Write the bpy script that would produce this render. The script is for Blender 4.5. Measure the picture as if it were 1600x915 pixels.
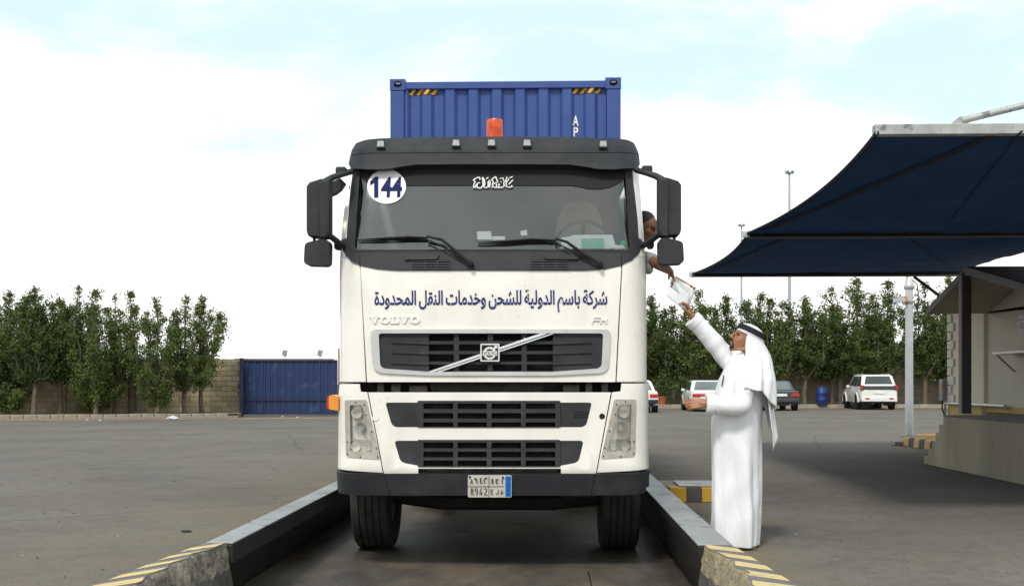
import bpy, bmesh, math, random
import numpy as np
from mathutils import Vector, Matrix, noise
from mathutils.geometry import tessellate_polygon

for _o in list(bpy.data.objects):
    bpy.data.objects.remove(_o)
SC = bpy.context.scene
COL = SC.collection
PI = math.pi
R = math.radians

# ------------------------------------------------------------------ camera
FPX, PCX, HOR = 1790.0, 800.0, 598.0          # focal length in photo pixels, principal column, eye line
CAMP = Vector((0.42, -9.0, 1.28))
YAW = R(1.665)
FWD = Vector((-math.sin(YAW), math.cos(YAW), 0))
RGT = Vector((math.cos(YAW), math.sin(YAW), 0))
cam = bpy.data.cameras.new('camera')
cam.sensor_width = 36
cam.lens = 36 * FPX / 1600
cam.shift_y = (HOR - 457.5) / 1600
cam.clip_start, cam.clip_end = 0.1, 3000
camo = bpy.data.objects.new('camera', cam)
camo.location = CAMP
camo.rotation_euler = (R(90), 0, YAW)
COL.objects.link(camo)
SC.camera = camo

# ------------------------------------------------------------------ light
SUN_DIR = Vector((-0.20, -0.62, 0.78)).normalized()      # towards the sun: behind the camera, a little to the left
SUN_EL = math.asin(SUN_DIR.z)
SUN_AZ = math.atan2(SUN_DIR.x, SUN_DIR.y)
sun = bpy.data.lights.new('sun', 'SUN')
sun.energy = 2.3
sun.angle = R(9)
sun.color = (1.0, 0.95, 0.87)
suno = bpy.data.objects.new('sun', sun)
suno.location = (20, -30, 40)
suno.rotation_euler = SUN_DIR.to_track_quat('Z', 'Y').to_euler()
COL.objects.link(suno)

W = bpy.data.worlds.new('World')
SC.world = W
W.use_nodes = True
_t = W.node_tree
_t.nodes.clear()
def _n(t, typ, **kw):
    n = t.nodes.new(typ)
    for k, v in kw.items():
        setattr(n, k, v)
    return n
_sky = _n(_t, 'ShaderNodeTexSky', sky_type='NISHITA', sun_disc=False)
_sky.sun_elevation = SUN_EL
_sky.sun_rotation = SUN_AZ
_sky.dust_density = 2.5
_sky.air_density = 1.0
_tc = _n(_t, 'ShaderNodeTexCoord')
_mp = _n(_t, 'ShaderNodeMapping')
_mp.inputs['Scale'].default_value = (1.0, 1.0, 2.6)
_mp.inputs['Location'].default_value = (0.35, 0.1, 0.25)
_nz = _n(_t, 'ShaderNodeTexNoise')
_nz.inputs['Scale'].default_value = 3.0
_nz.inputs['Detail'].default_value = 9
_nz.inputs['Roughness'].default_value = 0.56
_nz.inputs['Distortion'].default_value = 0.35
_sx = _n(_t, 'ShaderNodeSeparateXYZ')
_hz = _n(_t, 'ShaderNodeMapRange')            # cloud cover thickens towards the horizon
_hz.inputs['From Min'].default_value = 0.10
_hz.inputs['From Max'].default_value = 0.30
_hz.inputs['To Min'].default_value = 0.26
_hz.inputs['To Max'].default_value = 0.0
_ad = _n(_t, 'ShaderNodeMath', operation='ADD')
_rp = _n(_t, 'ShaderNodeValToRGB')
_rp.color_ramp.elements[0].position = 0.44
_rp.color_ramp.elements[1].position = 0.70
_rp.color_ramp.interpolation = 'EASE'
_thin = _n(_t, 'ShaderNodeMixRGB')            # thin high veil over the blue
_thin.inputs[0].default_value = 0.80
_thin.inputs[2].default_value = (7.6, 9.5, 9.75, 1)
_mx = _n(_t, 'ShaderNodeMixRGB')
_cl = _n(_t, 'ShaderNodeMixRGB')              # cloud tone: white with slightly greyer bellies
_cl.inputs[1].default_value = (10.1, 10.0, 9.9, 1)
_cl.inputs[2].default_value = (11.9, 11.6, 11.3, 1)
_nz2 = _n(_t, 'ShaderNodeTexNoise')
_nz2.inputs['Scale'].default_value = 3.1
_nz2.inputs['Detail'].default_value = 6
_bg = _n(_t, 'ShaderNodeBackground')
_bg.inputs['Strength'].default_value = 0.112
_ow = _n(_t, 'ShaderNodeOutputWorld')
_L = _t.links.new
_L(_tc.outputs['Generated'], _mp.inputs['Vector'])
_L(_mp.outputs[0], _nz.inputs['Vector'])
_L(_mp.outputs[0], _nz2.inputs['Vector'])
_L(_tc.outputs['Generated'], _sx.inputs[0])
_L(_sx.outputs['Z'], _hz.inputs['Value'])
_L(_nz.outputs['Fac'], _ad.inputs[0])
_L(_hz.outputs[0], _ad.inputs[1])
_L(_ad.outputs[0], _rp.inputs[0])
_L(_sky.outputs[0], _thin.inputs[1])
_L(_thin.outputs[0], _mx.inputs[1])
_L(_rp.outputs[0], _mx.inputs[0])
_L(_nz2.outputs['Fac'], _cl.inputs[0])
_L(_cl.outputs[0], _mx.inputs[2])
_L(_mx.outputs[0], _bg.inputs['Color'])
_L(_bg.outputs[0], _ow.inputs[0])

SC.view_settings.view_transform = 'Standard'
SC.view_settings.look = 'None'
SC.view_settings.exposure = 0.08
SC.view_settings.gamma = 1.0
SC.render.engine = 'CYCLES'
SC.cycles.max_bounces = 8
SC.cycles.transparent_max_bounces = 16

# ------------------------------------------------------------------ rulers
def ray(px, py):
    return FWD + RGT * ((px - PCX) / FPX) + Vector((0, 0, (HOR - py) / FPX))
def at(px, py, Y):
    d = ray(px, py)
    return CAMP + d * ((Y - CAMP.y) / d.y)
def on_z(px, py, Z):
    d = ray(px, py)
    return CAMP + d * ((Z - CAMP.z) / d.z)
def on_x(px, py, X):
    d = ray(px, py)
    return CAMP + d * ((X - CAMP.x) / d.x)

# ------------------------------------------------------------------ materials
MATS = {}
def mat(name, c, c2=None, rough=0.6, metal=0.0, scale=6.0, detail=5.0, bump=0.0, bscale=60.0, coat=0.0,
        stretch=(1, 1, 1), lo=0.35, hi=0.65, spec=None, speck=None, trans=0.0, emit=None, rvar=0.0):
    """Principled material: two tones mixed by noise, fine bump, optional specks of a third tone."""
    if name in MATS:
        return MATS[name]
    m = bpy.data.materials.new(name)
    MATS[name] = m
    m.use_nodes = True
    t = m.node_tree
    b = t.nodes['Principled BSDF']
    L = t.links.new
    b.inputs['Roughness'].default_value = rough
    b.inputs['Metallic'].default_value = metal
    b.inputs['Coat Weight'].default_value = coat
    b.inputs['Coat Roughness'].default_value = 0.08
    if spec is not None:
        b.inputs['Specular IOR Level'].default_value = spec
    c2 = c2 or tuple(x * 0.86 for x in c)
    tc = t.nodes.new('ShaderNodeTexCoord')
    mp = t.nodes.new('ShaderNodeMapping')
    mp.inputs['Scale'].default_value = stretch
    L(tc.outputs['Object'], mp.inputs[0])
    nz = t.nodes.new('ShaderNodeTexNoise')
    nz.inputs['Scale'].default_value = scale
    nz.inputs['Detail'].default_value = detail
    nz.inputs['Roughness'].default_value = 0.6
    L(mp.outputs[0], nz.inputs['Vector'])
    rp = t.nodes.new('ShaderNodeValToRGB')
    rp.color_ramp.elements[0].position = lo
    rp.color_ramp.elements[1].position = hi
    rp.color_ramp.elements[0].color = (*c, 1)
    rp.color_ramp.elements[1].color = (*c2, 1)
    L(nz.outputs['Fac'], rp.inputs[0])
    out = rp.outputs[0]
    if speck:
        col, sscale, thr = speck
        n3 = t.nodes.new('ShaderNodeTexNoise')
        n3.inputs['Scale'].default_value = sscale
        n3.inputs['Detail'].default_value = 4
        L(tc.outputs['Object'], n3.inputs['Vector'])
        r3 = t.nodes.new('ShaderNodeValToRGB')
        r3.color_ramp.elements[0].position = thr
        r3.color_ramp.elements[1].position = min(1, thr + 0.06)
        L(n3.outputs['Fac'], r3.inputs[0])
        mx = t.nodes.new('ShaderNodeMixRGB')
        mx.inputs[2].default_value = (*col, 1)
        L(r3.outputs[0], mx.inputs[0])
        L(out, mx.inputs[1])
        out = mx.outputs[0]
    L(out, b.inputs['Base Color'])
    if rvar:
        mr = t.nodes.new('ShaderNodeMapRange')
        mr.inputs['To Min'].default_value = max(0.02, rough - rvar)
        mr.inputs['To Max'].default_value = min(1, rough + rvar)
        L(nz.outputs['Fac'], mr.inputs[0])
        L(mr.outputs[0], b.inputs['Roughness'])
    if bump:
        n2 = t.nodes.new('ShaderNodeTexNoise')
        n2.inputs['Scale'].default_value = bscale
        n2.inputs['Detail'].default_value = 5
        L(mp.outputs[0], n2.inputs['Vector'])
        bp = t.nodes.new('ShaderNodeBump')
        bp.inputs['Strength'].default_value = bump
        bp.inputs['Distance'].default_value = 0.02
        L(n2.outputs['Fac'], bp.inputs['Height'])
        L(bp.outputs[0], b.inputs['Normal'])
    if trans:
        tr = t.nodes.new('ShaderNodeBsdfTranslucent')
        L(out, tr.inputs['Color'])
        ms = t.nodes.new('ShaderNodeMixShader')
        ms.inputs[0].default_value = trans
        L(b.outputs[0], ms.inputs[1])
        L(tr.outputs[0], ms.inputs[2])
        L(ms.outputs[0], t.nodes['Material Output'].inputs[0])
    if emit:
        b.inputs['Emission Color'].default_value = (*emit[0], 1)
        b.inputs['Emission Strength'].default_value = emit[1]
    return m

def glass(name, tint, refl, rough=0.02):
    """Thin pane: part transparent with a tint, part mirror."""
    if name in MATS:
        return MATS[name]
    m = bpy.data.materials.new(name)
    MATS[name] = m
    m.use_nodes = True
    t = m.node_tree
    t.nodes.clear()
    L = t.links.new
    tr = t.nodes.new('ShaderNodeBsdfTransparent')
    tr.inputs[0].default_value = (*tint, 1)
    gl = t.nodes.new('ShaderNodeBsdfGlossy')
    gl.inputs['Roughness'].default_value = rough
    gl.inputs['Color'].default_value = (1.0, 1.0, 1.0, 1)
    lw = t.nodes.new('ShaderNodeLayerWeight')
    lw.inputs[0].default_value = 0.25
    tc = t.nodes.new('ShaderNodeTexCoord')
    nz = t.nodes.new('ShaderNodeTexNoise')          # dust film varies over the pane
    nz.inputs['Scale'].default_value = 2.2
    nz.inputs['Detail'].default_value = 6
    L(tc.outputs['Object'], nz.inputs['Vector'])
    mr = t.nodes.new('ShaderNodeMapRange')
    mr.inputs['To Min'].default_value = refl * 0.75
    mr.inputs['To Max'].default_value = refl * 1.25
    L(nz.outputs['Fac'], mr.inputs[0])
    ad = t.nodes.new('ShaderNodeMath')
    ad.operation = 'MULTIPLY_ADD'
    ad.inputs[1].default_value = 0.6
    L(lw.outputs['Fresnel'], ad.inputs[0])
    L(mr.outputs[0], ad.inputs[2])
    ms = t.nodes.new('ShaderNodeMixShader')
    L(ad.outputs[0], ms.inputs[0])
    L(tr.outputs[0], ms.inputs[1])
    L(gl.outputs[0], ms.inputs[2])
    o = t.nodes.new('ShaderNodeOutputMaterial')
    L(ms.outputs[0], o.inputs[0])
    return m

def leafmat(name, dark, light, warm):
    m = bpy.data.materials.new(name)
    m.use_nodes = True
    t = m.node_tree
    b = t.nodes['Principled BSDF']
    L = t.links.new
    b.inputs['Roughness'].default_value = 0.55
    b.inputs['Specular IOR Level'].default_value = 0.25
    g = t.nodes.new('ShaderNodeNewGeometry')
    rp = t.nodes.new('ShaderNodeValToRGB')
    rp.color_ramp.elements[0].color = (*dark, 1)
    rp.color_ramp.elements[1].color = (*warm, 1)
    e = rp.color_ramp.elements.new(0.75)
    e.color = (*light, 1)
    tc = t.nodes.new('ShaderNodeTexCoord')
    nz = t.nodes.new('ShaderNodeTexNoise')
    nz.inputs['Scale'].default_value = 1.3
    nz.inputs['Detail'].default_value = 3
    L(tc.outputs['Object'], nz.inputs['Vector'])
    ma = t.nodes.new('ShaderNodeMath')
    ma.operation = 'MULTIPLY_ADD'
    ma.inputs[1].default_value = 0.55
    mb = t.nodes.new('ShaderNodeMapRange')
    mb.inputs['From Min'].default_value = 0.3
    mb.inputs['From Max'].default_value = 0.7
    mb.inputs['To Max'].default_value = 0.45
    L(nz.outputs['Fac'], mb.inputs[0])
    L(g.outputs['Random Per Island'], ma.inputs[0])
    L(mb.outputs[0], ma.inputs[2])
    L(ma.outputs[0], rp.inputs[0])
    L(rp.outputs[0], b.inputs['Base Color'])
    tr = t.nodes.new('ShaderNodeBsdfTranslucent')
    L(rp.outputs[0], tr.inputs[0])
    ms = t.nodes.new('ShaderNodeMixShader')
    ms.inputs[0].default_value = 0.3
    L(b.outputs[0], ms.inputs[1])
    L(tr.outputs[0], ms.inputs[2])
    L(ms.outputs[0], t.nodes['Material Output'].inputs[0])
    return m

# ------------------------------------------------------------------ mesh kit
ORG = {}                                   # world position of a root's origin (0 for things built in their own axes)
def _origin(parent):
    return ORG.get(parent.name, Vector((0, 0, 0))) if parent else Vector((0, 0, 0))
def rot_to(d):
    return Vector(d).to_track_quat('Z', 'Y').to_matrix()

class MB:
    def __init__(s):
        s.v, s.f = [], []
    def add(s, vs, fs):
        n = len(s.v)
        s.v += [tuple(v) for v in vs]
        s.f += [tuple(i + n for i in f) for f in fs]
        return s
    def box(s, c, size, rot=None):
        hx, hy, hz = size[0] / 2, size[1] / 2, size[2] / 2
        vs = [Vector((x, y, z)) for z in (-hz, hz) for y in (-hy, hy) for x in (-hx, hx)]
        if rot is not None:
            vs = [rot @ v for v in vs]
        c = Vector(c)
        return s.add([v + c for v in vs], [(0, 2, 3, 1), (4, 5, 7, 6), (0, 1, 5, 4), (2, 6, 7, 3), (0, 4, 6, 2), (1, 3, 7, 5)])
    def box2(s, a, b):
        a, b = Vector(a), Vector(b)
        return s.box((a + b) / 2, [abs(x) for x in (b - a)])
    def bar(s, a, b, w, h, up=(0, 0, 1)):
        """box section from a to b, w across, h along up"""
        a, b = Vector(a), Vector(b)
        d = (b - a).normalized()
        sd = d.cross(Vector(up)).normalized()
        u = sd.cross(d)
        vs = [p + sd * (x * w / 2) + u * (y * h / 2) for p in (a, b) for x, y in ((-1, -1), (1, -1), (1, 1), (-1, 1))]
        return s.add(vs, [(3, 2, 1, 0), (4, 5, 6, 7)] + [(i, (i + 1) % 4, (i + 1) % 4 + 4, i + 4) for i in range(4)])
    def tube(s, pts, r, n=8, cap=True, ell=None):
        """tapered tube through pts; r number or list; ell=(w,h) squashes the section"""
        pts = [Vector(p) for p in pts]
        rs = list(r) if hasattr(r, '__len__') else [r] * len(pts)
        nrm = None
        vs, fs = [], []
        for i, p in enumerate(pts):
            d = (pts[min(i + 1, len(pts) - 1)] - pts[max(i - 1, 0)]).normalized()
            if nrm is None:
                ref = Vector((0, 0, 1)) if abs(d.z) < 0.9 else Vector((0, 1, 0))
                nrm = d.cross(ref).normalized()
            else:
                nrm = (nrm - d * nrm.dot(d)).normalized()
            bn = d.cross(nrm)
            ew, eh = ell or (1, 1)
            for k in range(n):
                a = 2 * PI * k / n
                vs.append(p + nrm * (math.cos(a) * rs[i] * ew) + bn * (math.sin(a) * rs[i] * eh))
        for i in range(len(pts) - 1):
            for k in range(n):
                k2 = (k + 1) % n
                fs.append((i * n + k, i * n + k2, (i + 1) * n + k2, (i + 1) * n + k))
        if cap:
            fs.append(tuple(range(n - 1, -1, -1)))
            fs.append(tuple((len(pts) - 1) * n + k for k in range(n)))
        return s.add(vs, fs)
    def limb(s, pts, rs, n=12):
        """tube with ball ends and balls at the joints, for remeshing into one body"""
        s.tube(pts, rs, n)
        for p, r in zip(pts, rs):
            s.ball(p, (r, r, r), n=n)
        return s
    def ball(s, c, r, rot=None, n=14, m=None):
        m = m or max(6, n // 2)
        c = Vector(c)
        vs, fs = [], []
        for j in range(m + 1):
            th = PI * j / m
            for k in range(n):
                a = 2 * PI * k / n
                v = Vector((math.sin(th) * math.cos(a) * r[0], math.sin(th) * math.sin(a) * r[1], math.cos(th) * r[2]))
                vs.append(c + (rot @ v if rot is not None else v))
        for j in range(m):
            for k in range(n):
                k2 = (k + 1) % n
                fs.append((j * n + k, (j + 1) * n + k, (j + 1) * n + k2, j * n + k2))
        return s.add(vs, fs)
    def lathe(s, prof, c, axis=(0, 0, 1), n=24):
        """profile of (radius, height) spun round an axis through c"""
        M = rot_to(axis)
        c = Vector(c)
        vs, fs = [], []
        for r, h in prof:
            for k in range(n):
                a = 2 * PI * k / n
                vs.append(c + M @ Vector((r * math.cos(a), r * math.sin(a), h)))
        for j in range(len(prof) - 1):
            for k in range(n):
                k2 = (k + 1) % n
                fs.append((j * n + k, j * n + k2, (j + 1) * n + k2, (j + 1) * n + k))
        return s.add(vs, fs)
    def prism(s, poly, fn0, fn1):
        """polygon of 2-D points pushed between two surfaces fn(u,v)->xyz"""
        n = len(poly)
        tri = tessellate_polygon([[Vector((u, v, 0)) for u, v in poly]])
        vs = [fn0(u, v) for u, v in poly] + [fn1(u, v) for u, v in poly]
        fs = [tuple(t) for t in tri] + [tuple(i + n for i in reversed(t)) for t in tri]
        fs += [(i, (i + 1) % n, (i + 1) % n + n, i + n) for i in range(n)]
        return s.add(vs, fs)
    def grid(s, rows, close=False):
        """rows of equal length joined into quads"""
        m = len(rows[0])
        vs = [p for r in rows for p in r]
        fs = []
        for j in range(len(rows) - 1):
            for k in range(m if close else m - 1):
                k2 = (k + 1) % m
                fs.append((j * m + k, j * m + k2, (j + 1) * m + k2, (j + 1) * m + k))
        return s.add(vs, fs)
    def mesh(s, name, org=None):
        me = bpy.data.meshes.new(name)
        v = np.array(s.v, dtype=float)
        if org is not None and len(v):
            v = v - np.array(org)
        me.from_pydata(v.tolist(), [], s.f)
        bm = bmesh.new()
        bm.from_mesh(me)
        bmesh.ops.recalc_face_normals(bm, faces=bm.faces)
        bm.to_mesh(me)
        bm.free()
        return me
    def build(s, name, m, parent=None, smooth=False, bevel=0, seg=2, solid=0, keep=False, sub=0):
        me = s.mesh(name, _origin(parent)) if not keep else s._raw(name, _origin(parent))
        return link(name, me, m, parent, smooth, bevel, seg, solid, sub)
    def _raw(s, name, org):
        me = bpy.data.meshes.new(name)
        v = np.array(s.v, dtype=float) - np.array(org)
        me.from_pydata(v.tolist(), [], s.f)
        return me

def link(name, me, m, parent=None, smooth=False, bevel=0, seg=2, solid=0, sub=0):
    o = bpy.data.objects.new(name, me)
    COL.objects.link(o)
    if m is not None:
        me.materials.append(m)
    if parent is not None:
        o.parent = parent
        ORG[o.name] = _origin(parent)
    if solid:
        md = o.modifiers.new('solid', 'SOLIDIFY')
        md.thickness = abs(solid)
        md.offset = -1 if solid > 0 else 1
    if bevel:
        md = o.modifiers.new('bevel', 'BEVEL')
        md.width = bevel
        md.segments = seg
        md.limit_method = 'ANGLE'
        md.angle_limit = R(40)
        md.harden_normals = False
    if sub:
        md = o.modifiers.new('sub', 'SUBSURF')
        md.levels = md.render_levels = sub
    if smooth:
        me.polygons.foreach_set('use_smooth', [True] * len(me.polygons))
        if smooth != 'all':
            try:
                me.set_sharp_from_angle(angle=R(38))
            except Exception:
                pass
    return o

def thing(name, label, cat, loc=(0, 0, 0), rotz=0, group=None, local=False):
    o = bpy.data.objects.new(name, None)
    o.empty_display_size = 0.2
    COL.objects.link(o)
    o.location = loc
    o.rotation_euler = (0, 0, rotz)
    ORG[o.name] = Vector((0, 0, 0)) if local else Vector(loc)
    return tag(o, label, cat, group)
def tag(o, label, cat, group=None):
    o['label'] = label
    o['category'] = cat
    if group:
        o['group'] = group
    return o
def kind(o, k):
    o['kind'] = k
    return o
def dup(root, loc, rotz, label, group=None, recolor=None):
    def cp(o, parent):
        c = o.copy()
        COL.objects.link(c)
        c.parent = parent
        ORG[c.name] = ORG.get(o.name, Vector((0, 0, 0)))
        for ch in list(o.children):
            cp(ch, c)
        return c
    r = cp(root, None)
    r.location = loc
    r.rotation_euler = (0, 0, rotz)
    r['label'] = label
    if group:
        r['group'] = group
    return r
def remesh(o, vox, smooth=6, fac=0.5):
    md = o.modifiers.new('remesh', 'REMESH')
    md.mode = 'VOXEL'
    md.voxel_size = vox
    md.use_smooth_shade = True
    if smooth:
        ms = o.modifiers.new('smooth', 'SMOOTH')
        ms.factor = fac
        ms.iterations = smooth
    return o

def rnd(pts, r, seg=4):
    """round the corners of a polygon; r number or list (photo pixels or metres alike)"""
    out = []
    n = len(pts)
    rs = list(r) if hasattr(r, '__len__') else [r] * n
    for i in range(n):
        p, a, b = Vector(pts[i]), Vector(pts[i - 1]), Vector(pts[(i + 1) % n])
        if rs[i] <= 0:
            out.append(tuple(p))
            continue
        da, db = (a - p), (b - p)
        k = min(rs[i], da.length * 0.49, db.length * 0.49)
        pa, pb = p + da.normalized() * k, p + db.normalized() * k
        for j in range(seg + 1):
            t = j / seg
            q = pa * (1 - t) ** 2 + p * (2 * t * (1 - t)) + pb * t ** 2
            out.append((q.x, q.y))
    return out

# text -> flat mesh in a unit frame
AR = {'ا': (0xFE8D, 2), 'ب': (0xFE8F, 4), 'ة': (0xFE93, 2), 'ت': (0xFE95, 4), 'ح': (0xFEA1, 4), 'خ': (0xFEA5, 4), 'د': (0xFEA9, 2),
      'ر': (0xFEAD, 2), 'س': (0xFEB1, 4), 'ش': (0xFEB5, 4), 'ق': (0xFED5, 4), 'ك': (0xFED9, 4), 'ل': (0xFEDD, 4), 'م': (0xFEE1, 4),
      'ن': (0xFEE5, 4), 'ه': (0xFEE9, 4), 'و': (0xFEED, 2), 'ي': (0xFEF1, 4), 'ء': (0xFE80, 1)}
def arabic(s):
    """joined letter forms in left-to-right order"""
    out = []
    for w in s.split(' '):
        r = []
        for i, ch in enumerate(w):
            b, n = AR[ch]
            pj = i > 0 and AR[w[i - 1]][1] == 4 and n > 1
            nj = n == 4 and i + 1 < len(w) and AR[w[i + 1]][1] > 1
            r.append(chr(b + (3 if pj and nj else 2 if nj else 1 if pj else 0)))
        out.append(''.join(r))
    return ' '.join(out)[::-1]
def text_polys(s, bold=0.0, spacing=1.0, word=1.0):
    c = bpy.data.curves.new('lettering', 'FONT')
    c.body = s
    c.size = 1
    c.offset = bold
    c.resolution_u = 6
    c.space_character = spacing
    c.space_word = word
    o = bpy.data.objects.new('lettering', c)
    COL.objects.link(o)
    bpy.context.view_layer.update()
    me = bpy.data.meshes.new_from_object(o.evaluated_get(bpy.context.evaluated_depsgraph_get()))
    bpy.data.objects.remove(o)
    v = np.array([x.co[:2] for x in me.vertices])
    f = [tuple(p.vertices) for p in me.polygons]
    bpy.data.meshes.remove(me)
    lo, hi = v.min(0), v.max(0)
    return (v - lo) / (hi - lo), f
def lettering(s, rect, surf, off, name, m, parent, bold=0.0, spacing=1.0, word=1.0, slant=0.0):
    """text stretched over rect (x0,z0,x1,z1) and laid on y=surf(x,z)-off"""
    uv, f = text_polys(s, bold, spacing, word)
    x0, z0, x1, z1 = rect
    mb = MB()
    vs = []
    for u, v in uv:
        x, z = x0 + (x1 - x0) * u + slant * (v - 0.5), z0 + (z1 - z0) * v
        vs.append((x, surf(x, z) - off, z))
    mb.add(vs, f)
    o = mb.build(name, m, parent, keep=True)
    md = o.modifiers.new('solid', 'SOLIDIFY')
    md.thickness = 0.002
    md.offset = 0
    return o

# sheet-metal plates that follow a surface y = surf(x, z)
def px2m(pts, surf, off=0.0, wmax=None):
    out = []
    for px, py in pts:
        y = 0.0
        for _ in range(6):
            p = at(px, py, y - off)
            x = p.x if wmax is None else max(-wmax, min(wmax, p.x))
            y = surf(x, p.z)
        out.append((x, p.z))
    return out
def plate(name, m, parent, outer, holes=(), surf=None, off=0.0, th=0.02, xcut=(), zcut=(), bevel=0.0, smooth=True, seg=2):
    loops = [outer] + list(holes)
    flat = [p for l in loops for p in l]
    tri = tessellate_polygon([[Vector((u, v, 0)) for u, v in l] for l in loops])
    n = len(flat)
    bm = bmesh.new()
    fr = [bm.verts.new((u, 0, v)) for u, v in flat]
    bk = [bm.verts.new((u, th, v)) for u, v in flat]
    for t in tri:
        try:
            bm.faces.new([fr[i] for i in t])
            bm.faces.new([bk[i] for i in reversed(t)])
        except ValueError:
            pass
    i0 = 0
    for l in loops:
        k = len(l)
        for i in range(k):
            a, b = i0 + i, i0 + (i + 1) % k
            try:
                bm.faces.new([fr[a], fr[b], bk[b], bk[a]])
            except ValueError:
                pass
        i0 += k
    xs = [p[0] for p in flat]
    zs = [p[1] for p in flat]
    for x in xcut:
        if min(xs) + 1e-3 < x < max(xs) - 1e-3:
            bmesh.ops.bisect_plane(bm, geom=bm.verts[:] + bm.edges[:] + bm.faces[:], plane_co=(x, 0, 0), plane_no=(1, 0, 0))
    for z in zcut:
        if min(zs) + 1e-3 < z < max(zs) - 1e-3:
            bmesh.ops.bisect_plane(bm, geom=bm.verts[:] + bm.edges[:] + bm.faces[:], plane_co=(0, 0, z), plane_no=(0, 0, 1))
    og = _origin(parent)
    for v in bm.verts:
        v.co.y = v.co.y + surf(v.co.x, v.co.z) - off
        v.co -= og
    bmesh.ops.recalc_face_normals(bm, faces=bm.faces)
    me = bpy.data.meshes.new(name)
    bm.to_mesh(me)
    bm.free()
    return link(name, me, m, parent, smooth, bevel, seg)
# ================================================================== materials in use
PAINT = mat('cab_paint', (0.84, 0.815, 0.75), (0.75, 0.715, 0.64), rough=0.28, scale=2.4, coat=0.5, detail=12, stretch=(1.6, 1, 0.7), lo=0.40, hi=0.74, rvar=0.12, speck=((0.66, 0.61, 0.52), 21, 0.70))
PLASTIC = mat('grey_plastic', (0.028, 0.030, 0.034), (0.042, 0.043, 0.047), rough=0.6, spec=0.2, scale=5, bump=0.06, bscale=500)
BUMPERM = mat('bumper_plastic', (0.027, 0.029, 0.034), (0.056, 0.056, 0.058), rough=0.5, spec=0.25, scale=3.5, detail=9, bump=0.08, bscale=300, lo=0.45, hi=0.75, rvar=0.12)
BLACK = mat('black_matt', (0.006, 0.006, 0.007), rough=0.8)
RUBBER = mat('rubber', (0.018, 0.018, 0.019), (0.04, 0.037, 0.033), rough=0.85, scale=9, bump=0.15, bscale=90)
CHROME = mat('chrome', (0.78, 0.78, 0.78), (0.68, 0.68, 0.67), rough=0.2, metal=0.85, scale=8)
SILVER = mat('silver_paint', (0.62, 0.62, 0.61), (0.52, 0.52, 0.5), rough=0.3, metal=0.35, scale=5)
GLASSW = glass('windscreen_glass', (0.78, 0.80, 0.79), 0.062)
GLASSL = glass('lamp_glass', (0.96, 0.96, 0.94), 0.07)
GLASSD = glass('car_glass', (0.12, 0.14, 0.14), 0.10)
NAVY = mat('navy_print', (0.032, 0.040, 0.165), rough=0.6, spec=0.12)
NAVYD = mat('navy_digits', (0.010, 0.020, 0.105), rough=0.6, spec=0.1)
WHITEP = mat('white_print', (0.86, 0.86, 0.86), rough=0.5)
CHASSIS = mat('chassis_black', (0.012, 0.011, 0.010), (0.028, 0.022, 0.018), rough=0.75, scale=6)
ORANGE = mat('orange_lens', (0.80, 0.30, 0.03), (0.72, 0.24, 0.02), rough=0.25, scale=9, coat=0.3)
BEACON = mat('beacon_lens', (0.86, 0.12, 0.012), (0.62, 0.06, 0.01), rough=0.28, scale=14, coat=0.3, trans=0.25)
REDL = mat('red_lens', (0.55, 0.02, 0.02), rough=0.3)
BEZEL = mat('lamp_bezel', (0.44, 0.41, 0.35), (0.33, 0.30, 0.25), rough=0.6, scale=18, bump=0.2, bscale=120)
REFL = mat('lamp_reflector', (0.82, 0.81, 0.76), (0.70, 0.69, 0.64), rough=0.4, metal=0.0, scale=12)
LAMPG = mat('lamp_grey', (0.30, 0.30, 0.29), rough=0.3, metal=0.3)
MARKL = mat('marker_lens', (0.34, 0.34, 0.34), (0.24, 0.24, 0.24), rough=0.2, coat=0.4, scale=30)
SEATC = mat('seat_beige', (0.72, 0.70, 0.52), (0.62, 0.60, 0.45), rough=0.9, bump=0.2, bscale=250)
SEATD = mat('seat_dark', (0.07, 0.07, 0.075), rough=0.9)
DASH = mat('dash_grey', (0.09, 0.09, 0.088), (0.12, 0.12, 0.115), rough=0.8)
LINING = mat('cab_lining', (0.20, 0.20, 0.20), (0.27, 0.265, 0.26), rough=0.9, scale=2)
PAPER = mat('paper', (0.78, 0.78, 0.80), (0.70, 0.70, 0.73), rough=0.8, scale=9)
DIRT = mat('radiator_dirt', (0.036, 0.031, 0.024), (0.012, 0.011, 0.009), rough=0.9, scale=14)

# ================================================================== the lorry
def _W(z, s=1):                                  # half width of the cab; the lorry stands a touch left of its lane line
    return float(np.interp(z, [.35, .7, 1.2, 1.285, 2.17, 2.5, 3.05, 3.3], [1.245, 1.254, 1.248, 1.238, 1.234, 1.222, 1.196, 1.172] if s > 0 else [1.255, 1.262, 1.258, 1.250, 1.254, 1.258, 1.226, 1.19]))
def _Y0(z):
    return float(np.interp(z, [.35, .6, .75, 1.25, 2.17, 2.32, 3.05, 3.2, 3.35], [.04, -.02, 0, .005, .02, .06, .30, .34, .46]))
CR = 0.22
def F(x, z):
    w = _W(z, x)
    a = min(abs(x), w - 1e-4)
    e = max(0.0, (a - (w - CR)) / CR)
    return _Y0(z) + 0.045 * (a / w) ** 2 + CR * (1 - math.sqrt(max(0.0, 1 - e * e)))
XC = [s * v for v in (.25, .5, .75, .9, 1.0, 1.04, 1.08, 1.11, 1.14, 1.165, 1.185, 1.2, 1.215, 1.228, 1.238, 1.247) for s in (-1, 1)]
ZC = [.6, .75, 1.25, 2.17, 2.32, 2.5, 3.05, 3.2]
def fpx(pts, off=0.0):
    return px2m(pts, F, off, 1.26)
truck = thing('truck', 'white heavy goods truck facing the viewer, with a number 144 disc on its windscreen', 'truck', (0, 3, -0.21))
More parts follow.
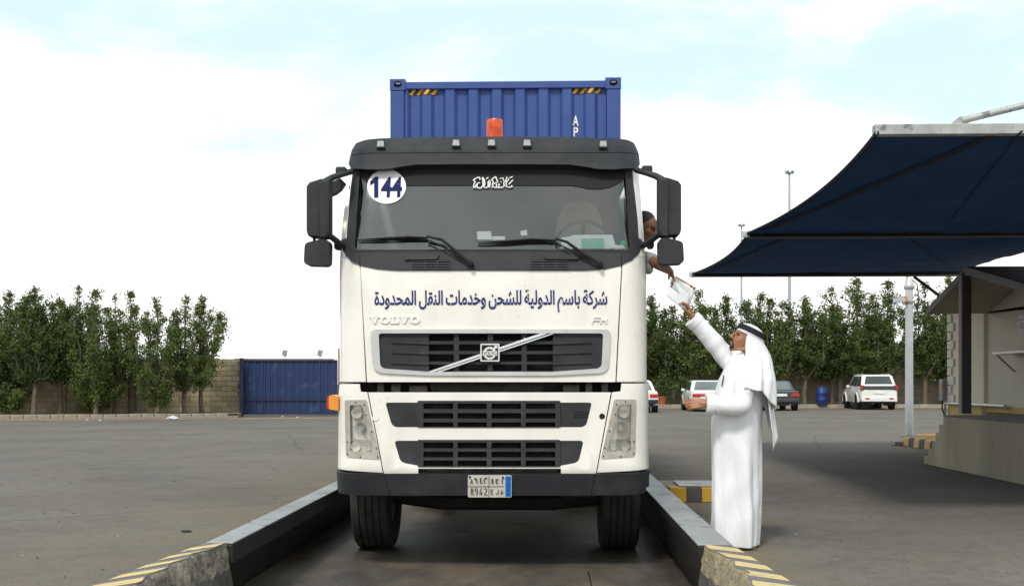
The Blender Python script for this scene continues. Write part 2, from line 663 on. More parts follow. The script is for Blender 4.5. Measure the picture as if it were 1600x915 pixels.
def cabplate(name, m, pts, holes=(), off=0.0, th=0.02, parent=truck, px=True, bevel=0.003, extra=None):
    o = fpx(pts, off) if px else pts
    h = [fpx(q, off) if px else q for q in holes]
    return plate(name, m, parent, o, h, F, off, th, XC, ZC, bevel)
def rect(x0, y0, x1, y1):
    return [(x0, y0), (x1, y0), (x1, y1), (x0, y1)]

# --- upper front panel with the grille opening
hood_out = [(563.5, 409), (971, 409), (961.5, 596.5), (573.5, 596.5)]
gr_hole = rnd([(584, 518), (949, 518), (945, 580), (860, 583.5), (672, 583.5), (589, 580)], [8, 8, 10, 0, 0, 10])
hood = cabplate('front_panel', PAINT, hood_out, [gr_hole], 0, 0.03, bevel=0.008)
fr_out = rnd([(578, 514), (955, 514), (951, 582), (862, 586.5), (670, 586.5), (583, 582)], [11, 11, 16, 0, 0, 16], 6)
fr_in = rnd([(591.5, 520.5), (942.5, 520.5), (940, 575), (862, 580.5), (672, 580.5), (594, 575)], [5, 5, 9, 0, 0, 9], 5)
cabplate('grille_frame', SILVER, fr_out, [fr_in], 0.016, 0.03, bevel=0.006)
cols = [(670, 709), (717, 762), (770, 815), (823, 864)]
rows = [(522, 532.5), (537.5, 548), (553, 564.5), (569, 579)]
gh = [rect(a, c, b, d) for a, b in cols for c, d in rows]
gp = rnd([(587, 518), (947, 518), (943, 579), (862, 582.5), (672, 582.5), (591, 579)], 5)
grille = cabplate('grille', PLASTIC, gp, gh, -0.012, 0.03, bevel=0.002)
for yy in (535, 550.5, 567):
    for a, b in ((670, 612), (864, 924)):
        cabplate('grille_rib', PLASTIC, [(a, yy - 2.6), (a, yy + 2.6), (b, yy + 0.5), (b, yy - 0.5)], (), 0.0, 0.014, grille, bevel=0.002)
cabplate('trim_bar', CHROME, [(664, 582), (684, 582), (869, 520), (846, 520)], (), 0.010, 0.02, bevel=0.004)
cabplate('trim_groove', PLASTIC, [(676, 581), (679.5, 581), (862, 520.4), (857, 520.4)], (), 0.0125, 0.006, bpy.data.objects['trim_bar'], bevel=0)
emb = cabplate('emblem', CHROME, rnd(rect(750.5, 536.5, 780.5, 564.5), 2), (), 0.030, 0.04, bevel=0.003)
cabplate('emblem_field', BLACK, rect(752.7, 538.7, 778.3, 562.3), (), 0.0325, 0.006, emb, bevel=0)
def circ(cx, cy, r, n=24, ry=None):
    return [(cx + r * math.cos(2 * PI * i / n), cy + (ry or r) * math.sin(2 * PI * i / n)) for i in range(n)]
cabplate('emblem_ring', CHROME, circ(765, 551.5, 10.2), [circ(765, 551.5, 6.6)], 0.0355, 0.006, emb, bevel=0.001)
cabplate('emblem_arrow', CHROME, [(770.5, 543.6), (773.2, 540.6), (771.2, 539.6), (777.2, 539.4), (777.0, 545.0), (775.2, 543.2), (772.6, 546)], (), 0.0365, 0.006, emb, bevel=0)
cabplate('emblem_band', CHROME, rect(754.3, 547.9, 776.7, 555.2), (), 0.0385, 0.006, emb, bevel=0)
_a, _b = fpx([(755.3, 554.2), (775.7, 548.9)], 0.04)
lettering('VOLVO', (_a[0], _a[1], _b[0], _b[1]), F, 0.0395, 'emblem_lettering', BLACK, emb, bold=0.01)

# raised maker's lettering in slab-serif capitals
def slab_word(word, rectpx, off, m, name):
    mb = MB()
    (x0, z0), (x1, z1) = fpx([(rectpx[0], rectpx[3]), (rectpx[2], rectpx[1])], off)
    wd = {'V': 1.08, 'O': 1.02, 'L': 0.86}
    tot = sum(wd[c] for c in word) + 0.02 * (len(word) - 1)
    k = (x1 - x0) / tot
    h = z1 - z0
    cx = x0
    def pr(poly, d=0.0):
        mb.prism([(cx + u * k, z0 + v * h) for u, v in poly], lambda x, z: (x, F(x, z) - off - d, z), lambda x, z: (x, F(x, z) + 0.004, z))
    for i, c in enumerate(word):
        w = wd[c]
        if c == 'V':
            pr([(0.10, 0.95), (0.40, 0.95), (0.64, 0.30), (0.80, 0.95), (0.93, 0.95), (0.64, 0.0), (0.46, 0.0)])
            pr([(0.0, 0.86), (0.0, 1.0), (0.50, 1.0), (0.50, 0.86)], 0.0006)
            pr([(0.68, 0.86), (0.68, 1.0), (1.08, 1.0), (1.08, 0.86)], 0.0006)
        elif c == 'O':
            n = 20
            vs, fs = [], []
            for j in range(n):
                a = 2 * PI * j / n
                for (rx, rz, o) in ((.50, .52, off), (.24, .36, off)):
                    x, z = cx + (w / 2 + rx * math.cos(a)) * k, z0 + (0.5 + rz * math.sin(a)) * h
                    vs += [(x, F(x, z) - o, z), (x, F(x, z) + 0.004, z)]
            for j in range(n):
                a, b = j * 4, (j + 1) % n * 4
                fs += [(a, b, b + 2, a + 2), (a, a + 1, b + 1, b), (a + 2, b + 2, b + 3, a + 3)]
            mb.add(vs, fs)
        else:
            pr([(0.14, 0.05), (0.14, 0.95), (0.40, 0.95), (0.40, 0.05)])
            pr([(0.0, 0.86), (0.0, 1.0), (0.56, 1.0), (0.56, 0.86)], 0.0006)
            pr([(0.0, 0.0), (0.0, 0.14), (0.86, 0.14), (0.86, 0.0)], 0.0006)
            pr([(0.70, 0.0), (0.70, 0.46), (0.86, 0.46), (0.86, 0.0)], 0.0009)
        cx += (w + 0.02) * k
    return mb.build(name, m, truck)
RAISED = mat('raised_letter', (0.88, 0.87, 0.83), rough=0.35, coat=0.2)
slab_word('VOLVO', (577, 494, 656, 505.5), 0.010, RAISED, 'maker_lettering')
mb = MB()
for a, b in (((925, 505), (928, 495.5)), ((928, 495.5), (939, 495.5)), ((927, 500), (937, 500)), ((938.5, 505), (940.5, 497)), ((939.5, 500), (947, 500)), ((946.5, 505), (948, 496.5))):
    p, q = fpx([a, b], 0.006)
    mb.bar((p[0], F(*p) - 0.006, p[1]), (q[0], F(*q) - 0.006, q[1]), 0.010, 0.010, up=(0, 1, 0))
mb.build('model_lettering', RAISED, truck)
(_x0, _z0), (_x1, _z1) = fpx([(585, 488.5), (949, 452.5)])
lettering(arabic('شركة باسم الدولية للشحن وخدمات النقل المحدودة'), (_x0, _z0, _x1, _z1), F, 0.003, 'company_lettering', NAVY, truck, bold=0.022, spacing=0.97, word=0.75)

# --- corners and sides of the cab above the gap
def side_shell(sgn):
    zs = [1.287, 1.294, 1.5, 1.8, 2.05, 2.165, 2.27, 2.30, 2.4, 2.6, 2.8, 2.93, 3.02, 3.075]
    sm = fpx([(562.5, 418), (571.5, 596.5)] if sgn < 0 else [(972.5, 418), (963.5, 596.5)])
    rows = []
    for z in zs:
        w = _W(z, sgn)
        xs = abs(sm[1][0]) + (abs(sm[0][0]) - abs(sm[1][0])) * (z - sm[1][1]) / (sm[0][1] - sm[1][1]) if z < 2.29 else w - 0.065
        row = []
        xi = w - CR
        n0 = 5
        e0 = max(0.0, (xs - xi) / CR)
        if e0 <= 0:
            for i in range(n0):
                x = xs + (xi - xs) * i / n0
                row.append((sgn * x, F(x, z), z))
            a0 = 0
        else:
            a0 = math.asin(min(1, e0))
            for i in range(n0):
                a = a0 + 0.05 * i / n0
                x = xi + CR * math.sin(a)
                row.append((sgn * x, F(x, z), z))
            a0 += 0.05
        for i in range(11):
            a = a0 + (PI / 2 - a0) * i / 10
            x = xi + CR * math.sin(a)
            row.append((sgn * min(x, w - 2e-4), F(x, z), z))
        yw = row[-1][1]
        for y in (0.42, 0.5, 0.8, 1.1, 1.40, 1.8, 2.15):
            row.append((sgn * w, max(y, yw + 0.02), z))
        rows.append(row)
    m = len(rows[0])
    mb = MB()
    mb.v = [p for r in rows for p in r]
    for j in range(len(rows) - 1):
        for k in range(m - 1):
            ymid = (rows[j][k][1] + rows[j][k + 1][1]) / 2
            if 6 <= j <= 10 and k >= m - 6 and k <= m - 5:
                continue                                   # side window opening
            mb.f.append((j * m + k, j * m + k + 1, (j + 1) * m + k + 1, (j + 1) * m + k))
    return mb
for s in (-1, 1):
    o = side_shell(s).build('cab_side', PAINT, truck, smooth=True)
    md = o.modifiers.new('solid', 'SOLIDIFY'); md.thickness = 0.025; md.offset = -1 if s > 0 else -1
    # door seams and handle
    mb = MB()
    for y in (1.55,):
        mb.box((s * (_W(1.7) + 0.0005), y, 1.75), (0.004, 0.008, 0.9))
    d = mb.build('door_seam', BLACK, o)
    MB().box((s * (_W(1.9) + 0.02), 1.4, 1.95), (0.035, 0.18, 0.045)).build('door_handle', PLASTIC, o, bevel=0.008)
mb = MB()
mb.box2((-1.10, 0.66, 3.06), (1.10, 2.15, 3.18))
mb.box2((-1.235, 2.095, 1.20), (1.205, 2.148, 3.10))
mb.build('cab_roof', PAINT, truck, bevel=0.02)
mb = MB()
mb.box2((-1.10, 0.34, 1.60), (1.10, 2.08, 1.66))
mb.build('cab_floor', DASH, truck)
mb = MB()
mb.box2((-1.235, 2.04, 1.66), (1.205, 2.09, 3.05))
mb.box2((-1.12, 0.62, 3.02), (1.12, 2.05, 3.058))
mb.build('cab_lining', LINING, truck)

# far-side window glass (the driver's own window is wound down)
MB().add([(-1.238, 0.50, 2.28), (-1.238, 1.10, 2.28), (-1.215, 1.10, 2.93), (-1.215, 0.50, 2.93)], [(0, 1, 2, 3)]).build('side_window', GLASSD, truck, solid=0.004)
# --- windscreen, surround and cowl
ws_out = [(553, 256), (547, 300), (543, 350), (541.5, 372), (534, 374), (533, 384), (538, 396), (549, 408), (566, 415.5), (590, 420.5), (622, 422.5),
          (913, 422.5), (945, 420.5), (969, 415), (988, 406), (999, 394), (1003.5, 383), (1002.5, 374), (998, 372), (996, 340), (991, 296), (986, 256)]
ws_hole = rnd([(561, 262), (978, 262), (986, 391.5), (551.5, 391.5)], [3, 3, 7, 7])
surround = cabplate('windscreen_surround', PLASTIC, ws_out, [ws_hole], 0.010, 0.03, bevel=0.004)
cabplate('windscreen', GLASSW, [(558, 258), (981, 258), (989, 394), (549, 394)], (), -0.006, 0.004, bevel=0)
band = [(559, 259), (980, 259), (982, 272), (972, 284), (955, 292), (938, 295.5), (920, 295), (895, 290), (640, 290), (618, 295), (600, 296), (580, 291), (566, 280), (557, 268)]
cabplate('sun_band', BLACK, band, (), 0.0, 0.004, bevel=0)
cabplate('seal', RUBBER, rnd([(559.5, 260.5), (979.5, 260.5), (987.5, 393), (550, 393)], [3, 3, 7, 7]), [rnd([(562.5, 263.5), (976.5, 263.5), (984, 389.8), (554, 389.8)], [3, 3, 7, 7])], 0.014, 0.012, surround, bevel=0)
for x0, x1 in ((644, 703), (829, 888)):
    v = cabplate('cowl_vent', BLACK, rect(x0, 405, x1, 422), (), 0.0115, 0.006, surround, bevel=0)
    for k in range(4):
        cabplate('vent_slat', PLASTIC, rect(x0, 406 + k * 4.2, x1, 408.2 + k * 4.2), (), 0.018, 0.012, surround, bevel=0)
    for k in (0.0, 0.33, 0.66, 1.0):
        xx = x0 + (x1 - x0) * k
        cabplate('vent_slat', PLASTIC, rect(xx - 1, 405, xx + 1, 422), (), 0.0165, 0.010, surround, bevel=0)
for pts in ([(629, 397.5), (686, 397.5), (683, 404.5), (632, 405.5)], [(849, 397.5), (906, 397.5), (903, 405), (852, 404.5)]):
    cabplate('grab_step', PLASTIC, rnd(pts, 2), (), 0.030, 0.022, surround, bevel=0.004)
for x in (562, 971):
    cabplate('cowl_seam', BLACK, rect(x - 0.8, 396, x + 0.8, 416), (), 0.0115, 0.004, surround, bevel=0)
# disc and calligraphy stuck on the screen
disc = cabplate('number_disc', WHITEP, circ(604, 291.5, 30.3, 40, 26.8), (), 0.003, 0.003, bevel=0)
(_x0, _z0), (_x1, _z1) = fpx([(579, 308.5), (629, 276)], 0.006)
lettering('44', (_x0 + 0.083, _z0, _x1, _z1), F, 0.006, 'number_print', NAVYD, disc, bold=0.03, spacing=1.02)
cabplate('number_print', NAVYD, [(586, 276.5), (591, 275.5), (591, 308.5), (584.5, 308.5), (584.5, 285.5), (578.5, 289.5), (578, 284)], (), 0.0075, 0.003, disc, bevel=0)
strokes = [[(739.5, 282), (742, 280), (748, 277)], [(739.5, 282), (742.5, 284), (740, 291), (741, 294)], [(742, 294), (746, 287), (750, 285.5)], [(746, 289), (745, 292), (748, 294.5), (752, 294), (755, 290), (754.2, 277.5)],
           [(754, 277.5), (757, 282), (757.5, 288), (756, 293), (760, 294), (763, 291), (763, 284)], [(749, 277), (750, 281), (751.5, 279.5)], [(760, 280), (763, 277.5)], [(762.8, 284.5), (765, 281.5), (766, 286), (764.5, 293.5)],
           [(768, 281.5), (772, 278), (774.5, 276.5)], [(768, 281.5), (771, 284), (769, 289), (773, 287), (778, 285), (774.5, 276.5)], [(769, 293.5), (771, 291), (769, 289.5)], [(772, 293.5), (776, 293), (784, 293.5), (788, 291), (787, 286)],
           [(776, 291), (776, 288)], [(780, 291), (780, 287.5)], [(781, 279.5), (786, 278.5), (788, 284), (791.5, 285), (795, 281), (792, 276.5), (790.5, 284), (791.5, 292), (797, 293), (801, 291.5), (799, 290)], [(796, 278.5), (801, 276.5)], [(795, 288.5), (801.5, 281.5)], [(782.5, 285), (783.5, 284)]]
mb = MB()
for st in strokes:
    pts = fpx(st, 0.004)
    mb.tube([(x, F(x, z) - 0.009, z) for x, z in pts], 0.0062, 6)
mb.build('calligraphy', WHITEP, bpy.data.objects['windscreen'])
# wipers
def P(px, py, off):
    x, z = fpx([(px, py)], off)[0]
    return Vector((x, F(x, z) - off, z))
for pts, blade in ((((667, 369.5), (690, 374), (712, 392), (736, 412)), ((559, 374.5), (600, 372.5), (640, 370.5), (668, 371.5))),
                   (((868, 372.5), (886, 378), (905, 392), (938, 413)), ((747, 379), (790, 377), (830, 374), (869, 375.5)))):
    w = thing('x', 'x', 'x')
    bpy.data.objects.remove(w)
    mb = MB()
    mb.tube([P(*p, 0.055) for p in pts], [0.009, 0.011, 0.014, 0.013], 8)
    mb.tube([P(pts[0][0], pts[0][1] + 5, 0.045), P(pts[1][0] - 8, pts[1][1] + 6, 0.05), P(pts[2][0] - 3, pts[2][1] + 4, 0.05), P(*pts[3], 0.05)], 0.006, 6)
    mb.lathe([(0, 0.05), (0.018, 0.045), (0.022, 0.0), (0.022, -0.03)], P(*pts[3], 0.03), (0, -1, 0.1), 12)
    arm = mb.build('wiper', BLACK, truck, smooth=True)
    mb = MB()
    b = [P(*p, 0.028) for p in blade]
    mb.tube(b, [0.006, 0.017, 0.02, 0.012], 6, ell=(1, 0.6))
    mb.tube([q + Vector((0, 0.015, -0.012)) for q in b], 0.005, 5)
    mb.build('wiper_blade', BLACK, arm)

# --- roof: dark cap, visor, marker lights, beacon
cap = [(547, 243), (550, 233), (556, 224), (572, 218.5), (600, 216), (660, 214.5), (760, 213.5), (880, 214), (950, 216), (980, 218.5), (990, 223), (995, 232), (998.5, 242), (990, 240), (940, 238.4), (770, 238), (600, 239), (556, 241)]
roofcap = cabplate('roof_cap', PLASTIC, cap, (), 0.05, 0.34, bevel=0.012)
vis = [(547, 244), (556, 242), (600, 240), (770, 239), (940, 239.4), (990, 241), (998.5, 243), (1000, 256), (996, 264), (960, 264.5), (935, 264), (915, 260.5), (890, 257), (650, 257), (628, 260), (606, 264), (575, 264.5), (549, 264), (544.5, 256)]
cabplate('sun_visor', PLASTIC, vis, (), 0.085, 0.10, bevel=0.012)
for x, y in ((594.5, 225), (712.5, 223.3), (768, 223), (823.5, 223.3), (942.5, 225)):
    k = cabplate('marker_light', PLASTIC, rnd([(x - 6, y - 5.8), (x + 6, y - 5.8), (x + 7.2, y + 6.2), (x - 7.2, y + 6.2)], 1.5), (), 0.075, 0.05, bevel=0.004)
    cabplate('marker_lens', MARKL, rnd([(x - 4.8, y - 4.8), (x + 4.8, y - 4.8), (x + 5.6, y + 4), (x - 5.6, y + 4)], 1), (), 0.083, 0.02, k, bevel=0.003)
bc = at(773, 200, 0.62)
mb = MB()
mb.lathe([(0.0, 0.152), (0.045, 0.151), (0.062, 0.145), (0.068, 0.13), (0.069, 0.05), (0.072, 0.0), (0.072, -0.04)], (bc.x, bc.y, bc.z - 0.079), n=28)
bcn = mb.build('beacon', BEACON, truck, smooth=True)
MB().lathe([(0.075, -0.04), (0.075, -0.10), (0.06, -0.105), (0.06, -0.22)], (bc.x, bc.y, bc.z - 0.079), n=20).build('beacon_base', BLACK, bcn, smooth=True)

# --- the gap under the front panel, radiator and backing
mb = MB()
mb.box2((-1.12, 0.16, 0.45), (1.12, 0.20, 1.95))
mb.box2((-1.08, 0.09, 0.62), (1.08, 0.16, 0.70))
mb.build('radiator_backing', BLACK, truck)
mb = MB()
for i in range(46):
    p = at(676 + i * 3.75, 609, 0.05)
    mb.box((p.x, 0.05, p.z - 0.03), (0.007, 0.03, 0.09))
mb.box2((at(672, 605, 0.06).x, 0.075, 1.23), (at(850, 605, 0.06).x, 0.085, 1.30))
for x0, x1, y0, y1 in ((590, 600, 598, 616), (612, 626, 599, 615), (640, 668, 602, 614), (880, 905, 601, 612), (915, 925, 598, 616), (940, 950, 598, 616)):
    a, b = at(x0, y0, 0.07), at(x1, y1, 0.07)
    mb.box2((a.x, 0.05, b.z), (b.x, 0.12, a.z))
kind(mb.build('radiator_core', DIRT, truck), 'stuff')

# --- lower front
low = [(575.5, 612.5), (954.5, 612.5), (931, 739), (876.5, 739), (876.5, 731.5), (653.5, 731.5), (653.5, 739), (600, 739)]
h1 = rnd([(602, 628.5), (925, 628.5), (915.5, 667), (613, 667)], [5, 5, 9, 9])
h2 = rnd([(616, 688), (912, 688), (904, 722), (876, 727), (876, 729), (653.5, 729), (653.5, 727), (626, 722)], [6, 6, 8, 0, 0, 0, 0, 8])
lower = cabplate('lower_panel', PAINT, low, [h1, h2], 0.0, 0.03, bevel=0.008)
colL = [(661.5, 708), (715, 760.5), (768, 814), (821.5, 867.5)]
for hole, ins, rws in ((h1, rnd(rect(652.5, 625.5, 875.5, 667.3), 2), ((629.8, 638.5), (644.8, 653.5), (659.2, 666.8))),
                       (h2, rnd(rect(652.5, 686.5, 875.5, 729.0), 2), ((690.8, 700), (705, 714.2), (718.8, 728)))):
    g = cabplate('lower_grille', PLASTIC, hole, [rect(657, rws[0][0] - 1, 871, rws[2][1] - 0.5)], -0.006, 0.02, bevel=0)
    cabplate('grille_insert', PLASTIC, ins, [rect(a, c, b, d) for a, b in colL for c, d in rws], 0.008, 0.035, g, bevel=0.002)
    mb = MB()
    for a, b in colL:
        k = int((b - a) / 3.9)
        for i in range(k):
            p0, p1 = at(a + 3 + i * 3.9, rws[0][0], 0.05), at(a + 3 + i * 3.9, rws[2][1], 0.05)
            mb.box((p0.x, 0.055, (p0.z + p1.z) / 2), (0.008, 0.02, p0.z - p1.z))
    kind(mb.build('grille_fins', DIRT, g), 'stuff')
g = bpy.data.objects['lower_grille']
for k in range(3):
    cabplate('vent_slot', BLACK, [(897 - k * 0.3, 643 + k * 3.7), (919 - k * 0.3, 643 + k * 3.7), (918.5 - k * 0.3, 645.2 + k * 3.7), (897.5 - k * 0.3, 645.2 + k * 3.7)], (), -0.0045, 0.004, g, bevel=0)
cabplate('towing_cap', PAINT, circ(586.8, 652.5, 5.2, 18, 5.0), (), 0.005, 0.006, bevel=0.001)
cabplate('towing_hole', BLACK, circ(940.8, 650, 4.6, 18, 4.6), (), 0.0015, 0.003, bevel=0)
mb = MB()
a, b = at(656, 731, 0.06), at(874, 740, 0.06)
mb.box2((a.x, 0.05, b.z), (b.x, 0.09, a.z))
for k in (700, 742, 790, 832):
    p = at(k, 735, 0.04)
    mb.box((p.x, 0.045, p.z), (0.02, 0.03, 0.04))
mb.build('bumper_gap', CHASSIS, truck)
for s in (-1, 1):
    def M(pts):
        return pts if s < 0 else [(1533.0 - x, y - 0.8) for x, y in pts]
    inner = fpx([(562, 599.5), (563.5, 611.5), (573.8, 612.5), (598.3, 738)] if s < 0 else [(971, 598.8), (969.5, 611), (956.4, 612.5), (932.8, 738)])
    ztop, zbot = inner[0][1], inner[3][1]
    outer = inner + [(s * 1.2535, zbot + 0.02), (s * 1.2535, 0.95), (s * 1.249, 1.17), (s * 1.243, ztop - 0.015), (s * 1.225, ztop)]
    hole = fpx(M(rnd([(541, 627), (570, 626.5), (590, 712), (543, 709)], 3)))
    cor = plate('corner_panel', PAINT, truck, outer, [hole], F, 0.0, 0.03, XC, ZC, 0.006)
    bz = plate('headlight', BEZEL, truck, fpx(M(rnd([(538.5, 624.5), (573, 624), (594.5, 717.5), (540.5, 713.5)], [4, 3, 4, 5]))),
               [fpx(M(rnd([(546.5, 632.5), (566, 632), (585.5, 707), (548, 704)], 3)))], F, 0.006, 0.02, XC, ZC, 0.003)
    plate('reflector', REFL, bz, fpx(M([(542, 628), (570, 628), (589, 711), (544, 708)])), [], F, -0.045, 0.01, XC, ZC, 0)
    for (cx, cy, r, mm) in ((558.5, 645, 8.8, REFL), (563, 667, 8.5, SILVER), (557, 697, 8, REFL), (575, 698, 5, REFL)):
        x, z = fpx(M([(cx, cy)]), -0.04)[0]
        q = r / 199
        MB().lathe([(q, 0.02), (q * 0.93, 0.026), (q * 0.8, 0.012), (q * 0.35, -0.012), (0.0, -0.015)], (x, F(x, z) + 0.036, z), (0, -1, 0), 20).build('lamp_bowl', mm, bz, smooth=True)
    plate('lens_divider', BEZEL, bz, fpx(M([(547, 685), (580, 687.5), (580.8, 690.5), (547.3, 688)])), [], F, -0.010, 0.02, XC, ZC, 0)
    plate('headlight_lens', GLASSL, bz, fpx(M(rnd([(545.5, 631.5), (567, 631), (586.5, 708), (547, 705)], 3))), [], F, -0.002, 0.004, XC, ZC, 0)
    mb = MB()
    for bx, by in ((555.5, 628), (569.5, 632), (571.5, 648), (580.5, 674), (588, 700), (590, 713), (563, 713.5), (543, 709), (542.5, 690)):
        x, z = fpx(M([(bx, by)]), 0.01)[0]
        mb.lathe([(0.006, 0.0), (0.005, 0.006), (0, 0.007)], (x, F(x, z) - 0.006, z), (0, -1, 0), 8)
    mb.build('bezel_screws', BLACK, bz)
    # side behind the corner
    MB().box2((s * 1.225, F(1.25, 1.0) + 0.03, 0.62), (s * 1.2535, 0.80, 1.262)).build('lower_side', PAINT, truck, bevel=0.006)
    MB().box2((s * 1.20, 1.95, 0.95), (s * 1.2535, 2.15, 1.262)).build('lower_side', PAINT, truck, bevel=0.006)
    MB().box2((s * 1.15, 0.3, 1.262), (s * 1.235, 2.15, 1.287)).build('side_sill', PAINT, truck, bevel=0.006)
    MB().box2((s * 0.55, 0.35, 0.35), (s * 0.83, 0.95, 0.62)).build('wheel_guard', CHASSIS, truck, bevel=0.01)
    # mudguard
    mb = MB()
    arc = [(1.37 + 0.60 * math.cos(a), 0.30 + 0.60 * math.sin(a)) for a in np.linspace(R(15), R(165), 14)]
    mb.grid([[(s * 0.86, y, z), (s * 1.235, y, z)] for y, z in arc])
    mb.build('mudguard', CHASSIS, truck, solid=0.012)
# bumper
bm_ = rnd([(519.5, 733), (529, 737.5), (600, 739.8), (930, 739.8), (1007, 737.5), (1016.5, 732), (1013, 752), (1008, 769), (990, 772.5), (545, 772.5), (528, 769), (522.5, 752)], [2, 2, 0, 0, 2, 2, 2, 5, 0, 0, 5, 2])
bumper = plate('bumper', BUMPERM, truck, px2m(bm_, F, 0.05, 1.262), [], F, 0.05, 0.12, XC, ZC, 0.012)
for s in (-1, 1):
    MB().box2((s * 1.19, 0.25, 0.44), (s * 1.257, 0.78, 0.585)).build('bumper_end', BUMPERM, truck, bevel=0.02)
for pts in ([(600, 741), (610, 771)], [(931, 740), (923, 771)]):
    MB().bar(P(*pts[0], 0.051), P(*pts[1], 0.051), 0.006, 0.004, up=(0, 1, 0)).build('bumper_seam', BLACK, bumper)
# licence plate
lp = cabplate('licence_plate', mat('plate_white', (0.72, 0.70, 0.62), (0.62, 0.59, 0.51), rough=0.45, scale=9), rnd(rect(731, 742, 799.5, 776.5), 2.5), (), 0.072, 0.02, bevel=0.002)
cabplate('country_strip', mat('plate_blue', (0.01, 0.20, 0.72), rough=0.4), rnd(rect(789.6, 743.3, 798.6, 775.2), 1.5), (), 0.0735, 0.003, lp, bevel=0)
INK = mat('plate_ink', (0.05, 0.05, 0.045), rough=0.5)
INKG = mat('plate_ink_worn', (0.17, 0.16, 0.14), (0.32, 0.30, 0.26), rough=0.5, scale=60)
mb = MB()
def ink(poly, w=1.1):
    pts = fpx(poly, 0.0745)
    mb.tube([(x, F(x, z) - 0.0745, z) for x, z in pts], w / 199 / 1.6, 5)
ink([(731.6, 759.3), (788, 759.3)], 0.7)
ink([(763.8, 743), (763.8, 776)], 0.7)
for st in ([(735.2, 754.8), (737, 748), (738.6, 754.8)], [(744.6, 748), (742.6, 746.2), (741.8, 748.4), (744.4, 748.8), (744.6, 748), (745.3, 754.6)],
           [(752, 745.6), (750, 747.2), (751.8, 749), (750, 750.6), (751, 754), (753.4, 753.6)], [(757, 754.6), (756.8, 746.6), (760.6, 745.6), (760.2, 747.2)],
           [(770.6, 747.6), (768, 748.2), (769, 750.4), (771, 750), (768, 752), (768.4, 754.2), (771, 754.4)], [(774, 748.4), (778.6, 748), (775.2, 750.6), (774.8, 753.2), (778.4, 754.4)], [(784.6, 748), (784.8, 754.8)]):
    ink(st, 1.3)
for st in ([(735.6, 764.4), (737.6, 761.8), (739.4, 764), (735.6, 769.6), (737.2, 772.4), (739.8, 770.4), (735.6, 764.4)], [(746.2, 764.2), (743.6, 761.8), (741.8, 764.6), (743.8, 767.8), (746.2, 765.6), (746, 770), (743.8, 772.6)],
           [(752, 762), (749.4, 770.6), (753.8, 770.6)], [(752.6, 767.6), (752.4, 772.4)], [(757, 763.8), (759.2, 761.8), (760.8, 764.6), (756.8, 772.2), (761.2, 772.2)],
           [(770.6, 764.2), (767, 764.2), (767, 771.2), (770.6, 771.2)], [(767, 767.6), (770, 767.6)], [(778.4, 764.2), (778.4, 769.8), (776.6, 771.4), (774.8, 769.8)], [(782.6, 771.4), (784.2, 764.4), (785.8, 771.4)], [(783, 769), (785.4, 769)]):
    ink(st, 1.0)
for c in ((794.2, 746.5), (794.2, 755.5), (794.2, 760), (794.2, 764.5), (794.2, 772)):
    ink([(c[0] - 1.2, c[1]), (c[0] + 1.2, c[1] + 0.6)], 1.2)
mb.build('plate_print', INK, lp)
mb = MB()
for c in ((734, 744.6), (785.8, 745.4)):
    x, z = fpx([c], 0.075)[0]
    mb.lathe([(0.009, 0.0), (0.008, 0.006), (0, 0.007)], (x, F(x, z) - 0.073, z), (0, -1, 0), 10)
mb.build('plate_screws', BLACK, lp)
# side indicator on the left corner
a, b = at(512.5, 616, 0.2), at(531, 641, 0.2)
sg = MB().prism(rnd([(b.x, a.z - 0.012), (b.x, b.z), (a.x + 0.018, b.z + 0.012), (a.x + 0.018, a.z - 0.012), (a.x + 0.05, a.z)], 0.01), lambda x, z: (x, 0.14, z), lambda x, z: (x, 0.26, z)).build('side_indicator', ORANGE, truck, bevel=0.006)
MB().prism(rnd([(a.x + 0.017, b.z + 0.012), (a.x, b.z + 0.02), (a.x, a.z - 0.02), (a.x + 0.017, a.z - 0.012)], 0.004), lambda x, z: (x, 0.145, z), lambda x, z: (x, 0.255, z)).build('indicator_cap', REDL, sg, bevel=0.003)

